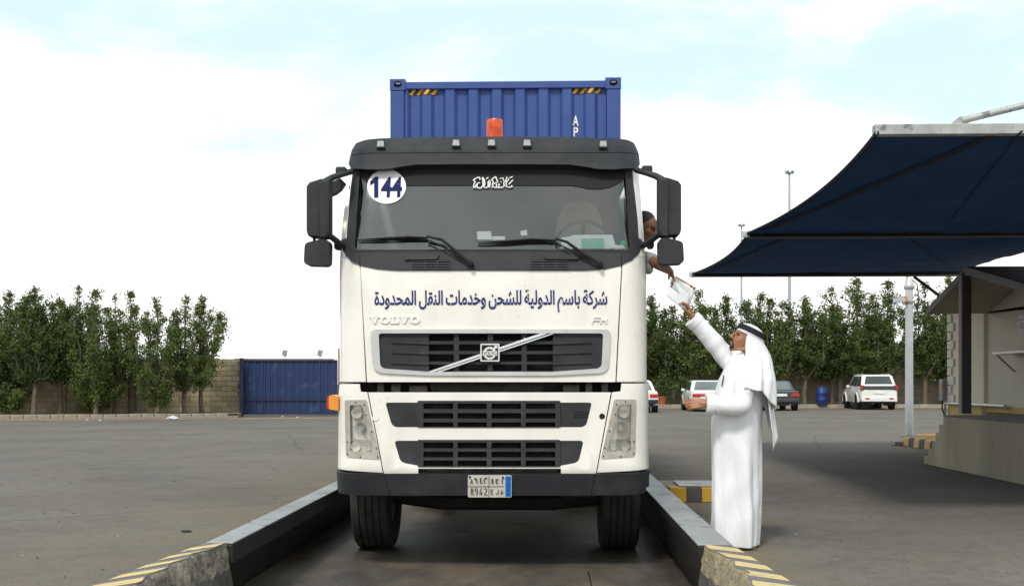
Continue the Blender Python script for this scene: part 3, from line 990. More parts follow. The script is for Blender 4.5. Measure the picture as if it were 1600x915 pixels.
# --- mirrors
MIRG = mat('mirror_glass', (0.8, 0.8, 0.8), rough=0.03, metal=1.0)
def pris(pts, Y, y0, y1, name, m, parent, bevel, r=0.0):
    q = [(at(px, py, Y).x, at(px, py, Y).z) for px, py in pts]
    if r:
        q = rnd(q, r)
    return MB().prism(q, lambda x, z: (x, y0, z), lambda x, z: (x, y1, z)).build(name, m, parent, smooth=True, bevel=bevel, seg=3)
for s in (-1, 1):
    def X(pts):
        if s < 0:
            return pts
        return [(1544.5 - x, y - 2) for x, y in pts]
    hs = pris(X([(481.5, 293), (486, 287), (503, 281.5), (511, 282), (511, 372), (484, 370.5), (481.5, 362)]), 0.05, -0.02, 0.17, 'mirror', PLASTIC, truck, 0.028)
    pris(X([(501, 287), (504, 282), (517.5, 280), (517.5, 364), (514, 372), (501, 372.5)]), 0.02, -0.045, 0.10, 'mirror_post', PLASTIC, hs, 0.02)
    pris(X([(487, 295), (510, 290), (510, 366), (487, 364)]), 0.17, 0.168, 0.174, 'mirror_glass', MIRG, hs, 0)
    A = lambda px, py, Y: at(*X([(px, py)])[0], Y)
    MB().tube([A(506, 285, 0.02), A(520, 277, 0.06), A(536, 272, 0.15), A(549, 268, 0.32)], [0.036, 0.033, 0.030, 0.032], 10, ell=(1, 0.8)).build('mirror_arm', PLASTIC, hs, smooth=True)
    MB().tube([A(507, 364, 0.02), A(519, 371, 0.05), A(529, 379, 0.12), A(541, 386, 0.22)], [0.036, 0.030, 0.030, 0.034], 10, ell=(1, 0.8)).build('mirror_arm', PLASTIC, hs, smooth=True)
    p, q = A(534, 268, 0.2), A(528, 383, 0.18)
    MB().box((p.x, 0.2, p.z), (0.085, 0.12, 0.06)).build('mirror_bracket', PLASTIC, hs, bevel=0.015)
    MB().box((q.x, 0.19, q.z), (0.05, 0.12, 0.075)).build('mirror_bracket', PLASTIC, hs, bevel=0.015)
    lo = pris(X(rnd([(478.5, 381), (508, 373.5), (516.5, 378), (516, 412), (511, 416), (481, 415), (477, 410)], 6)), 0.03, -0.03, 0.12, 'lower_mirror', PLASTIC, hs, 0.026)
    for xx in (491, 506.5):
        MB().tube([A(xx, 368, 0.05), A(xx, 379, 0.05)], 0.012, 8).build('mirror_stem', PLASTIC, hs)
    if s < 0:
        pts = [(517, 286), (533, 279.5), (540.5, 287), (534, 297), (525, 304), (517, 307)]
        k = pris(pts, 0.28, 0.24, 0.32, 'blind_spot_mirror', PLASTIC, truck, 0.02)

# --- inside the cab
for s in (-1, 1):
    MB().tube([(s * 1.165, 0.42, 2.28), (s * 1.155, 0.47, 2.6), (s * 1.125, 0.60, 3.02)], [0.05, 0.05, 0.06], 10).build('pillar_lining', DASH, truck, smooth=True)
mb = MB()
mb.prism([(0.16, 1.66), (0.16, 2.36), (0.45, 2.37), (0.62, 2.30), (0.66, 2.1), (0.60, 1.66)], lambda y, z: (-1.04, y, z), lambda y, z: (1.04, y, z))
mb.build('dashboard', DASH, truck, bevel=0.03)
def seat(cx, cy, m, zt):
    mb = MB()
    mb.box2((cx - 0.25, cy - 0.30, 2.0), (cx + 0.25, cy + 0.25, 2.14))
    s_ = mb.build('seat', m, truck, smooth=True, bevel=0.05, seg=3)
    prof = rnd([(cx - 0.22, 2.1), (cx + 0.22, 2.1), (cx + 0.24, 2.45), (cx + 0.19, zt - 0.12), (cx + 0.11, zt), (cx - 0.11, zt), (cx - 0.19, zt - 0.12), (cx - 0.24, 2.45)], 0.08)
    MB().prism(prof, lambda x, z: (x, cy + 0.18 + (z - 2.1) * 0.14, z), lambda x, z: (x, cy + 0.31 + (z - 2.1) * 0.14, z)).build('seat_back', m, s_, smooth=True, bevel=0.04, seg=3)
    return s_
ds = at(906, 330, 1.15)
seat(ds.x, 0.95, SEATC, 2.90)
seat(-0.62, 0.95, SEATD, 2.80)
sw = at(911, 368, 0.55)
SWM = Matrix.Rotation(R(-48), 3, 'X')
mb = MB()
ring = [Vector((sw.x, 0.62, sw.z - 0.06)) + SWM @ Vector((0.225 * math.cos(a), 0.225 * math.sin(a), 0)) for a in np.linspace(0, 2 * PI, 33)]
mb.tube(ring, 0.016, 8)
for a in (0.3, PI - 0.3, -PI / 2):
    mb.tube([Vector((sw.x, 0.62, sw.z - 0.06)) + SWM @ Vector((0.05 * math.cos(a), 0.05 * math.sin(a), -0.02)), Vector((sw.x, 0.62, sw.z - 0.06)) + SWM @ Vector((0.22 * math.cos(a), 0.22 * math.sin(a), 0))], 0.016, 6)
mb.ball((sw.x, 0.62, sw.z - 0.07), (0.08, 0.06, 0.05))
mb.build('steering_wheel', DASH, truck, smooth=True)

# --- running gear
def wheel(cx, cy, r, w, name='wheel', parent=truck, grooves=4, cz=None, n=40):
    cz = -0.21 + r if cz is None else cz
    h = w / 2
    prof = [(r * 0.56, -h * 0.78), (r * 0.60, -h * 0.92), (r * 0.80, -h), (r * 0.93, -h * 0.97), (r * 0.985, -h * 0.86)]
    for k in range(grooves):
        g = -h * 0.86 + (k + 1) * (2 * h * 0.86) / (grooves + 1)
        prof += [(r, g - 0.0075), (r - 0.016, g - 0.0055), (r - 0.016, g + 0.0055), (r, g + 0.0075)]
    prof += [(r * 0.985, h * 0.86), (r * 0.93, h * 0.97), (r * 0.80, h), (r * 0.60, h * 0.92), (r * 0.56, h * 0.78)]
    t = MB().lathe(prof, (cx, cy, cz), (1, 0, 0), n).build(name, RUBBER, parent, smooth=True)
    s = 1 if cx > 0 else -1
    MB().lathe([(r * 0.57, -h * 0.8), (r * 0.57, h * 0.8), (r * 0.50, h * 0.7), (r * 0.45, h * 0.2), (r * 0.28, h * 0.1), (r * 0.24, h * 0.6), (0, h * 0.65)], (cx, cy, cz), (s, 0, 0), 24).build('rim', LAMPG, t, smooth=True)
    return t
for s in (-1, 1):
    wheel(1.072 if s > 0 else -1.105, 1.37, 0.515, 0.345, 'front_wheel')
    for dx in (0.78, 1.10):
        wheel(s * dx, 5.15, 0.515, 0.30, 'rear_wheel', grooves=3)
mb = MB()
for s in (-1, 1):
    mb.box2((s * 0.38, 0.3, 0.62), (s * 0.46, 6.3, 0.90))
    mb.box2((s * 0.30, 1.2, 0.40), (s * 0.50, 1.54, 0.64))
mb.tube([(-0.95, 1.37, 0.26), (-0.5, 1.37, 0.2), (0.5, 1.37, 0.2), (0.95, 1.37, 0.26)], 0.07, 10)
mb.tube([(-0.9, 5.15, 0.3), (0.9, 5.15, 0.3)], 0.11, 10)
mb.ball((0, 5.15, 0.3), (0.22, 0.24, 0.22))
mb.box2((-0.36, 0.35, 0.46), (0.36, 1.9, 1.15))
mb.box2((-0.9, 2.2, 0.35), (-0.5, 3.9, 0.85))
mb.box2((0.5, 2.2, 0.35), (0.9, 3.9, 0.85))
mb.box2((-0.5, 4.4, 0.9), (0.5, 5.4, 1.05))
mb.build('chassis', CHASSIS, truck, bevel=0.01)

# ================================================================== semi-trailer and container
trailer = thing('semi_trailer', 'dark steel semi trailer chassis on the weighing platform under the blue container', 'trailer', (0.0, 9, -0.21))
mb = MB()
for s in (-1, 1):
    mb.box2((s * 0.42, 3.5, 1.08), (s * 0.54, 11.0, 1.50))
    mb.box2((s * 1.12, 3.3, 1.40), (s * 1.22, 11.0, 1.53))
for y in np.linspace(3.3, 10.9, 10):
    mb.box((0, y, 1.45), (2.3, 0.1, 0.12))
mb.build('frame', CHASSIS, trailer)
for y in (8.6, 9.9):
    MB().tube([(-1.0, y, 0.3), (1.0, y, 0.3)], 0.075, 10).build('axle', CHASSIS, trailer)
    for s in (-1, 1):
        wheel(s * 1.02, y, 0.52, 0.38, 'trailer_wheel', trailer, 3, n=28)
for s in (-1, 1):
    mb = MB()
    mb.box2((s * 0.75, 6.0, 0.05), (s * 0.88, 6.14, 1.1))
    mb.box2((s * 0.68, 5.95, 0.0), (s * 0.95, 6.2, 0.05))
    mb.build('landing_leg', CHASSIS, trailer)
    mb = MB()
    mb.box2((s * 1.16, 6.4, 0.2), (s * 1.19, 7.9, 0.26))
    mb.box2((s * 1.16, 6.4, 0.55), (s * 1.19, 7.9, 0.61))
    for y in (6.5, 7.8):
        mb.box2((s * 1.13, y, 0.2), (s * 1.16, y + 0.05, 1.4))
    mb.build('side_guard', CHASSIS, trailer)

BLUE = mat('container_blue', (0.020, 0.055, 0.225), (0.030, 0.070, 0.25), rough=0.5, scale=2.5, detail=8, speck=((0.16, 0.10, 0.07), 22, 0.70), bump=0.03, bscale=80)
YC = 3.10
cl, cr_ = at(609, 300, YC).x, at(970.5, 300, YC).x
ctop, cbot = at(790, 122, YC).z, 1.56
cont = thing('shipping_container', 'blue steel shipping container loaded behind the white truck cab', 'container', ((cl + cr_) / 2, YC + 3, cbot))
cx0, cx1 = cl, cr_
pw = 0.155
for x0, x1 in ((cx0 + 0.004, cx0 + pw - 0.004), (cx1 - pw + 0.004, cx1 - 0.004)):
    MB().box2((x0, YC + 0.006, cbot + 0.12), (x1, YC + 0.13, ctop - 0.125)).build('corner_post', BLUE, cont, bevel=0.008)
    MB().box2((x0, YC + 5.9, cbot + 0.12), (x1, YC + 6.03, ctop - 0.12)).build('corner_post', BLUE, cont, bevel=0.008)
hz0, hz1 = at(790, 137.5, YC).z, at(790, 126.5, YC).z
MB().box2((cx0 + pw, YC + 0.012, hz0), (cx1 - pw, YC + 0.10, hz1)).build('header_rail', BLUE, cont, bevel=0.006)
MB().box2((cx0 + pw, YC + 0.012, cbot + 0.02), (cx1 - pw, YC + 0.12, cbot + 0.16)).build('sill_rail', BLUE, cont, bevel=0.006)
for x0 in (cx0, cx1 - 0.165):
    for y0 in (YC, YC + 5.9):
        for z0 in (ctop - 0.122, cbot):
            mb = MB()
            # block with an oval opening in its outer face
            ov = [(x0 + 0.085 + 0.042 * math.cos(a), z0 + 0.062 + 0.034 * math.sin(a)) for a in np.linspace(0, 2 * PI, 18, endpoint=False)]
            ob = [(x0, z0), (x0 + 0.165, z0), (x0 + 0.165, z0 + 0.12), (x0, z0 + 0.12)]
            ya, yb = (y0, y0 + 0.03) if y0 == YC else (y0 + 0.148, y0 + 0.178)
            c_ = plate('corner_casting', BLUE, cont, ob, [ov], lambda x, z: ya, 0, 0.03, bevel=0.003)
            MB().box2((x0 + 0.002, y0 + 0.0295 if y0 == YC else y0, z0 + 0.002), (x0 + 0.163, (y0 + 0.165) if y0 == YC else y0 + 0.1485, z0 + 0.118)).build('casting_body', BLACK if y0 == YC else BLUE, c_)
            if y0 == YC and z0 > 3:
                MB().box2((x0 + 0.06, y0 + 0.012, z0 + 0.066), (x0 + 0.11, y0 + 0.026, z0 + 0.088)).build('casting_lock', LAMPG, c_, bevel=0.004)
# corrugated front wall
pit = 36.7 / 148.0
def corr(x, z=0):
    u = ((x - (cx0 + pw)) / pit + 0.30) % 1.0
    k = np.interp(u, [0, 0.06, 0.42, 0.56, 0.94, 1.0], [0.5, 0.0, 0.0, 1.0, 1.0, 0.5])
    return YC + 0.028 + 0.036 * float(k)
xs = [cx0 + pw]
brk = []
for k in range(-1, 14):
    for u in (0.06, 0.42, 0.56, 0.94):
        x = cx0 + pw + (k + u - 0.30) * pit
        if cx0 + pw + 0.002 < x < cx1 - pw - 0.002:
            brk.append(x)
brk = sorted(brk)
xs = [cx0 + pw] + brk + [cx1 - pw]
MB().grid([[(x, corr(x), z) for x in xs] for z in (cbot + 0.15, (cbot + hz0) / 2, hz0 + 0.02)]).build('front_wall', BLUE, cont, solid=0.004)
# sides, roof, end
ys = np.linspace(YC + 0.13, YC + 5.9, 89)
for x, s in ((cx0, 1), (cx1, -1)):
    rowz = []
    for z in (cbot + 0.12, ctop - 0.06):
        rowz.append([(x + s * (0.015 + 0.034 * (0 if (i // 2) % 2 else 1)), y, z) for i, y in enumerate(ys)])
    MB().grid(rowz).build('side_wall', BLUE, cont)
    MB().box2((x + s * 0.004, YC + 0.17, ctop - 0.075), (x + s * 0.064, YC + 5.9, ctop - 0.012)).build('side_rail', BLUE, cont)
    MB().box2((x + s * 0.004, YC + 0.17, cbot + 0.01), (x + s * 0.064, YC + 5.9, cbot + 0.15)).build('side_rail', BLUE, cont)
mb = MB()
mb.box2((cx0 + 0.05, YC + 0.1, ctop - 0.05), (cx1 - 0.05, YC + 5.9, ctop - 0.03))
mb.build('roof', BLUE, cont)
mb = MB()
mb.box2((cx0 + 0.1, YC + 5.96, cbot + 0.1), (cx1 - 0.1, YC + 6.00, ctop - 0.1))
mb.build('door_end', BLUE, cont)
HAZY = mat('hazard_orange', (0.85, 0.42, 0.03), (0.7, 0.33, 0.03), rough=0.5, scale=30)
HAZK = mat('hazard_black', (0.03, 0.03, 0.035), rough=0.6)
for x0, x1, y0, y1 in ((639, 685, 139.5, 149.5), (894, 941, 137, 147)):
    q = px2m(rect(x0, y0, x1, y1), corr, 0.002)
    k = plate('hazard_strip', HAZK, cont, q, [], corr, 0.003, 0.002, brk, (), 0)
    (ax, az), (bx, bz) = q[0], q[2]
    n = 4
    for i in range(n):
        u0 = ax + (bx - ax) * (i + 0.0) / n
        wdt = (bx - ax) / n
        plate('hazard_stripe', HAZY, k, [(u0 + 0.02 * 0, bz + 0.004), (u0 + wdt * 0.42, bz + 0.004), (u0 + wdt * 0.95, az - 0.004), (u0 + wdt * 0.5, az - 0.004)], [], corr, 0.005, 0.002, brk, (), 0)
for ch, x0, y0, x1, y1 in (('A', 895, 181, 904, 196.5), ('P', 896, 199, 903.5, 213.5), ('L', 896, 216, 903.5, 230.5)):
    (ax, az), (bx, bz) = px2m([(x0, y1), (x1, y0)], corr, 0.002)
    lettering(ch, (ax, az, bx, bz), corr, 0.004, 'container_letter', WHITEP, cont, bold=0.02)
# ================================================================== ground
def ground_mat():
    m = bpy.data.materials.new('asphalt')
    m.use_nodes = True
    t = m.node_tree
    b = t.nodes['Principled BSDF']
    L = t.links.new
    b.inputs['Roughness'].default_value = 0.93
    b.inputs['Specular IOR Level'].default_value = 0.2
    tc = t.nodes.new('ShaderNodeTexCoord')
    def nz(scale, detail=5, stretch=None, rz=0.0, rough=0.6):
        v = tc.outputs['Object']
        if stretch:
            mp = t.nodes.new('ShaderNodeMapping')
            mp.inputs['Scale'].default_value = stretch
            mp.inputs['Rotation'].default_value = (0, 0, rz)
            L(v, mp.inputs[0])
            v = mp.outputs[0]
        n = t.nodes.new('ShaderNodeTexNoise')
        n.inputs['Scale'].default_value = scale
        n.inputs['Detail'].default_value = detail
        n.inputs['Roughness'].default_value = rough
        L(v, n.inputs['Vector'])
        return n.outputs['Fac']
    def ramp(f, a, c, ca=(0, 0, 0), cc=(1, 1, 1)):
        r = t.nodes.new('ShaderNodeValToRGB')
        r.color_ramp.elements[0].position, r.color_ramp.elements[1].position = a, c
        r.color_ramp.elements[0].color, r.color_ramp.elements[1].color = (*ca, 1), (*cc, 1)
        L(f, r.inputs[0])
        return r.outputs[0]
    def mix(f, a, c, k=1.0, mode='MIX'):
        x = t.nodes.new('ShaderNodeMixRGB')
        x.blend_type = mode
        for i, s in ((0, f), (1, a), (2, c)):
            if isinstance(s, (int, float)):
                x.inputs[i].default_value = s
            elif isinstance(s, tuple):
                x.inputs[i].default_value = (*s, 1)
            else:
                L(s, x.inputs[i])
        return x.outputs[0]
    def math_(op, a, c=None):
        x = t.nodes.new('ShaderNodeMath')
        x.operation = op
        x.use_clamp = True
        for i, s in ((0, a), (1, c)):
            if s is None:
                continue
            if isinstance(s, (int, float)):
                x.inputs[i].default_value = s
            else:
                L(s, x.inputs[i])
        return x.outputs[0]
    base = ramp(nz(0.35, 8, rough=0.68), 0.38, 0.62, (0.124, 0.114, 0.104), (0.196, 0.180, 0.161))
    base = mix(math_('MULTIPLY', ramp(nz(0.9, 7), 0.42, 0.75), 0.75), base, (0.178, 0.148, 0.110))      # dust lying in patches
    base = mix(math_('MULTIPLY', ramp(nz(7.5, 8, rough=0.72), 0.46, 0.60), 0.42), base, (0.088, 0.081, 0.073))
    base = mix(math_('MULTIPLY', ramp(nz(2.6, 8, rough=0.7), 0.50, 0.66), 0.40), base, (0.215, 0.195, 0.168))
    # sand swept against the guide rails and lying along the far kerb
    sp = t.nodes.new('ShaderNodeSeparateXYZ')
    L(tc.outputs['Object'], sp.inputs[0])
    def band(o, c, w):
        a = t.nodes.new('ShaderNodeMath'); a.operation = 'SUBTRACT'; a.inputs[1].default_value = c
        L(o, a.inputs[0])
        q = t.nodes.new('ShaderNodeMath'); q.operation = 'ABSOLUTE'
        L(a.outputs[0], q.inputs[0])
        r = t.nodes.new('ShaderNodeMapRange')
        r.inputs['From Min'].default_value = 0.0
        r.inputs['From Max'].default_value = w
        r.inputs['To Min'].default_value = 1.0
        r.inputs['To Max'].default_value = 0.0
        L(q.outputs[0], r.inputs[0])
        return r.outputs[0]
    sand = math_('MAXIMUM', band(sp.outputs['X'], -1.9, 2.6), band(sp.outputs['X'], 1.7, 0.9))
    sand = math_('MULTIPLY', sand, ramp(nz(0.7, 7), 0.30, 0.66))
    base = mix(math_('MULTIPLY', sand, 0.9), base, (0.215, 0.165, 0.105))
    # tyre polish and oil: long dark smears
    st = ramp(nz(0.55, 4, (0.18, 1.5, 1), 0.35, 0.7), 0.60, 0.74)
    st2 = ramp(nz(0.9, 5, (0.22, 2.2, 1), -0.12, 0.7), 0.64, 0.76)
    base = mix(math_('MULTIPLY', math_('MAXIMUM', st, st2), 0.62), base, (0.078, 0.072, 0.066))
    base = mix(math_('MULTIPLY', ramp(nz(5.5, 4), 0.72, 0.78), 0.55), base, (0.07, 0.066, 0.06))        # small spots
    base = mix(ramp(nz(55, 4), 0.40, 0.60, (0.42, 0.42, 0.42), (0, 0, 0)), base, (0.07, 0.063, 0.055))
    cr = t.nodes.new('ShaderNodeTexVoronoi'); cr.feature = 'DISTANCE_TO_EDGE'; cr.inputs['Scale'].default_value = 0.16; cr.inputs['Randomness'].default_value = 1.0
    wv = t.nodes.new('ShaderNodeMixRGB'); wv.inputs[0].default_value = 0.22; L(tc.outputs['Object'], wv.inputs[1])
    wn = t.nodes.new('ShaderNodeTexNoise'); wn.inputs['Scale'].default_value = 0.8; wn.inputs['Detail'].default_value = 8; L(tc.outputs['Object'], wn.inputs['Vector']); L(wn.outputs['Color'], wv.inputs[2])
    L(wv.outputs[0], cr.inputs['Vector'])
    base = mix(ramp(cr.outputs['Distance'], 0.0, 0.0035, (0.55, 0.55, 0.55), (0, 0, 0)), base, (0.055, 0.05, 0.045))        # grit
    base = mix(ramp(nz(70, 2), 0.62, 0.72, (0, 0, 0), (0.45, 0.45, 0.45)), base, (0.34, 0.32, 0.28))
    L(base, b.inputs['Base Color'])
    bp = t.nodes.new('ShaderNodeBump')
    bp.inputs['Strength'].default_value = 0.35
    bp.inputs['Distance'].default_value = 0.012
    L(nz(85, 5), bp.inputs['Height'])
    L(bp.outputs[0], b.inputs['Normal'])
    return m
ASPH = ground_mat()
CONC = mat('concrete', (0.34, 0.31, 0.245), (0.26, 0.235, 0.18), rough=0.9, scale=1.6, detail=9, bump=0.25, bscale=60, stretch=(1, 1, 0.5))
KERBC = mat('kerb_concrete', (0.38, 0.34, 0.27), (0.27, 0.24, 0.19), rough=0.95, scale=2.2, detail=8, bump=0.3, bscale=50, speck=((0.2, 0.17, 0.13), 7, 0.6))
SAND = mat('sand_strip', (0.23, 0.18, 0.11), (0.16, 0.12, 0.08), rough=1.0, scale=1.2, detail=8, bump=0.5, bscale=30)

PX0, PX1, PY0, PY1 = -1.83, 1.53, -3.35, 22.0        # the weighing pit in the yard
mb = MB()
E_ = 900
mb.add([(-E_, -E_, 0), (E_, -E_, 0), (E_, PY0, 0), (-E_, PY0, 0)], [(0, 1, 2, 3)])
mb.add([(-E_, PY1, 0), (E_, PY1, 0), (E_, E_, 0), (-E_, E_, 0)], [(0, 1, 2, 3)])
mb.add([(-E_, PY0, 0), (PX0, PY0, 0), (PX0, PY1, 0), (-E_, PY1, 0)], [(0, 1, 2, 3)])
mb.add([(PX1, PY0, 0), (E_, PY0, 0), (E_, PY1, 0), (PX1, PY1, 0)], [(0, 1, 2, 3)])
mb.add([(PX0, PY0, 0), (PX1, PY0, 0), (PX1, PY0, -0.3), (PX0, PY0, -0.3)], [(0, 1, 2, 3)])
mb.add([(PX0, PY1, 0), (PX1, PY1, 0), (PX1, PY1, -0.3), (PX0, PY1, -0.3)], [(0, 1, 2, 3)])
kind(mb.build('ground', ASPH), 'structure')

# loose grit and pebbles on the yard
rs = np.random.RandomState(2)
mb = MB()
for i in range(2600):
    side = rs.rand() < 0.72
    x = -2.0 - 13 * rs.rand() ** 1.6 if side else 1.8 + 9 * rs.rand() ** 1.5
    y = -4.0 + 24 * rs.rand() ** 1.5
    r = 0.004 + 0.011 * rs.rand() ** 3
    a = rs.rand() * 6
    h = r * 0.9
    mb.add([(x + r * math.cos(a + q), y + r * math.sin(a + q), 0.001) for q in (0, 1.7, 3.3, 4.9)] + [(x, y, h)], [(0, 1, 4), (1, 2, 4), (2, 3, 4), (3, 0, 4)])
kind(mb.build('gravel', mat('grit', (0.26, 0.24, 0.21), (0.07, 0.06, 0.055), rough=0.95, scale=3.0, lo=0.45, hi=0.55)), 'stuff')

# ------------------------------------------------------------------ weighbridge deck of chequer plates
def deck_mat():
    m = mat('deck_steel', (0.058, 0.048, 0.039), (0.150, 0.122, 0.092), rough=0.62, metal=0.2, scale=1.5, detail=10, stretch=(1, 0.45, 1), lo=0.42, hi=0.64, rvar=0.15,
            speck=((0.15, 0.10, 0.06), 1.7, 0.62))
    t = m.node_tree
    b = t.nodes['Principled BSDF']
    L = t.links.new
    tc = t.nodes.new('ShaderNodeTexCoord')
    mp = t.nodes.new('ShaderNodeMapping')
    mp.inputs['Rotation'].default_value = (0, 0, R(28))
    L(tc.outputs['Object'], mp.inputs[0])
    w = t.nodes.new('ShaderNodeTexWave')
    w.inputs['Scale'].default_value = 6.5
    w.inputs['Distortion'].default_value = 0.6
    w.inputs['Detail'].default_value = 2
    L(mp.outputs[0], w.inputs[0])
    n = t.nodes.new('ShaderNodeTexNoise')
    n.inputs['Scale'].default_value = 40
    n.inputs['Detail'].default_value = 5
    L(tc.outputs['Object'], n.inputs[0])
    ad = t.nodes.new('ShaderNodeMath')
    ad.operation = 'MULTIPLY_ADD'
    ad.inputs[1].default_value = 0.35
    L(n.outputs['Fac'], ad.inputs[0])
    L(w.outputs['Fac'], ad.inputs[2])
    bp = t.nodes.new('ShaderNodeBump')
    bp.inputs['Strength'].default_value = 0.55
    bp.inputs['Distance'].default_value = 0.01
    L(ad.outputs[0], bp.inputs['Height'])
    L(bp.outputs[0], b.inputs['Normal'])
    return m
DECK = deck_mat()
deck = kind(MB().box2((PX0, PY0, -0.30), (PX1, PY1, -0.235)).build('weighbridge_deck', CHASSIS), 'structure')
ysplit = [PY0 + 0.02, -1.35, 0.17, 3.1, 6.1, 9.1, 12.1, 15.1, 18.1, PY1 - 0.02]
for i in range(len(ysplit) - 1):
    xsplit = [PX0 + 0.015, 0.76, PX1 - 0.015] if i < 2 else [PX0 + 0.015, PX1 - 0.015]
    for k in range(len(xsplit) - 1):
        MB().box2((xsplit[k] + 0.005, ysplit[i] + 0.005, -0.234), (xsplit[k + 1] - 0.005, ysplit[i + 1] - 0.005, -0.21 + (0.002 if (i + k) % 2 else 0.0))).build('deck_plate', DECK, deck, bevel=0.004)
PITC = mat('pit_steel', (0.13, 0.13, 0.125), (0.075, 0.072, 0.068), rough=0.6, metal=0.2, scale=1.8, detail=9, lo=0.4, hi=0.7)
for x, s in ((PX0, -1), (PX1, 1)):
    MB().box2((x, PY0, -0.235), (x + s * 0.03, PY1, -0.002)).build('pit_edge', PITC, deck)

# guide rails either side of the deck
RAILP = mat('rail_steel', (0.34, 0.345, 0.35), (0.20, 0.20, 0.205), rough=0.45, metal=0.25, scale=1.4, detail=9, lo=0.35, hi=0.7, stretch=(1, 0.5, 1),
            speck=((0.10, 0.10, 0.10), 4.5, 0.60), bump=0.05, bscale=40, rvar=0.15)
RAILB = mat('rail_black', (0.008, 0.008, 0.009), (0.018, 0.017, 0.016), rough=0.55, scale=3)
RY0, RY1 = 7.26 - 9, 22.0
def rail(side, prof_outer, prof_top, label):
    t = thing('guide_rail', label, 'guide rail', (prof_top[0][0], 5, 0))
    mb = MB()
    ny = [RY0, 1.5, 5, 10, 16, RY1]
    mb.grid([[(x, y, z) for x, z in prof_outer] for y in ny], close=True)
    n = len(prof_outer)
    mb.f.append(tuple(range(n)))
    mb.f.append(tuple((len(ny) - 1) * n + i for i in range(n)))
    mb.build('rail_web', RAILB, t, bevel=0.006)
    mb = MB()
    (x0, z0), (x1, z1) = prof_top
    mb.box2((min(x0, x1), RY0 + 0.002, z0 - 0.012), (max(x0, x1), RY1, z0))
    mb.build('rail_top', RAILP, t, bevel=0.004)
    return t
rail(-1, [(-1.90, 0.004), (-1.84, 0.004), (-1.845, -0.20), (-1.80, -0.20), (-1.735, 0.13), (-1.576, 0.13), (-1.576, 0.25), (-1.745, 0.25), (-1.86, 0.03), (-1.90, 0.02)],
     [(-1.747, 0.264), (-1.572, 0.264)], 'grey steel guide rail along the open left side of the weighing deck')
rail(1, [(1.66, 0.004), (1.535, 0.004), (1.535, -0.20), (1.50, -0.20), (1.386, 0.20), (1.386, 0.25), (1.595, 0.25), (1.64, 0.03), (1.66, 0.02)],
     [(1.381, 0.264), (1.600, 0.264)], 'grey steel guide rail of the weighing deck beside the robed man')

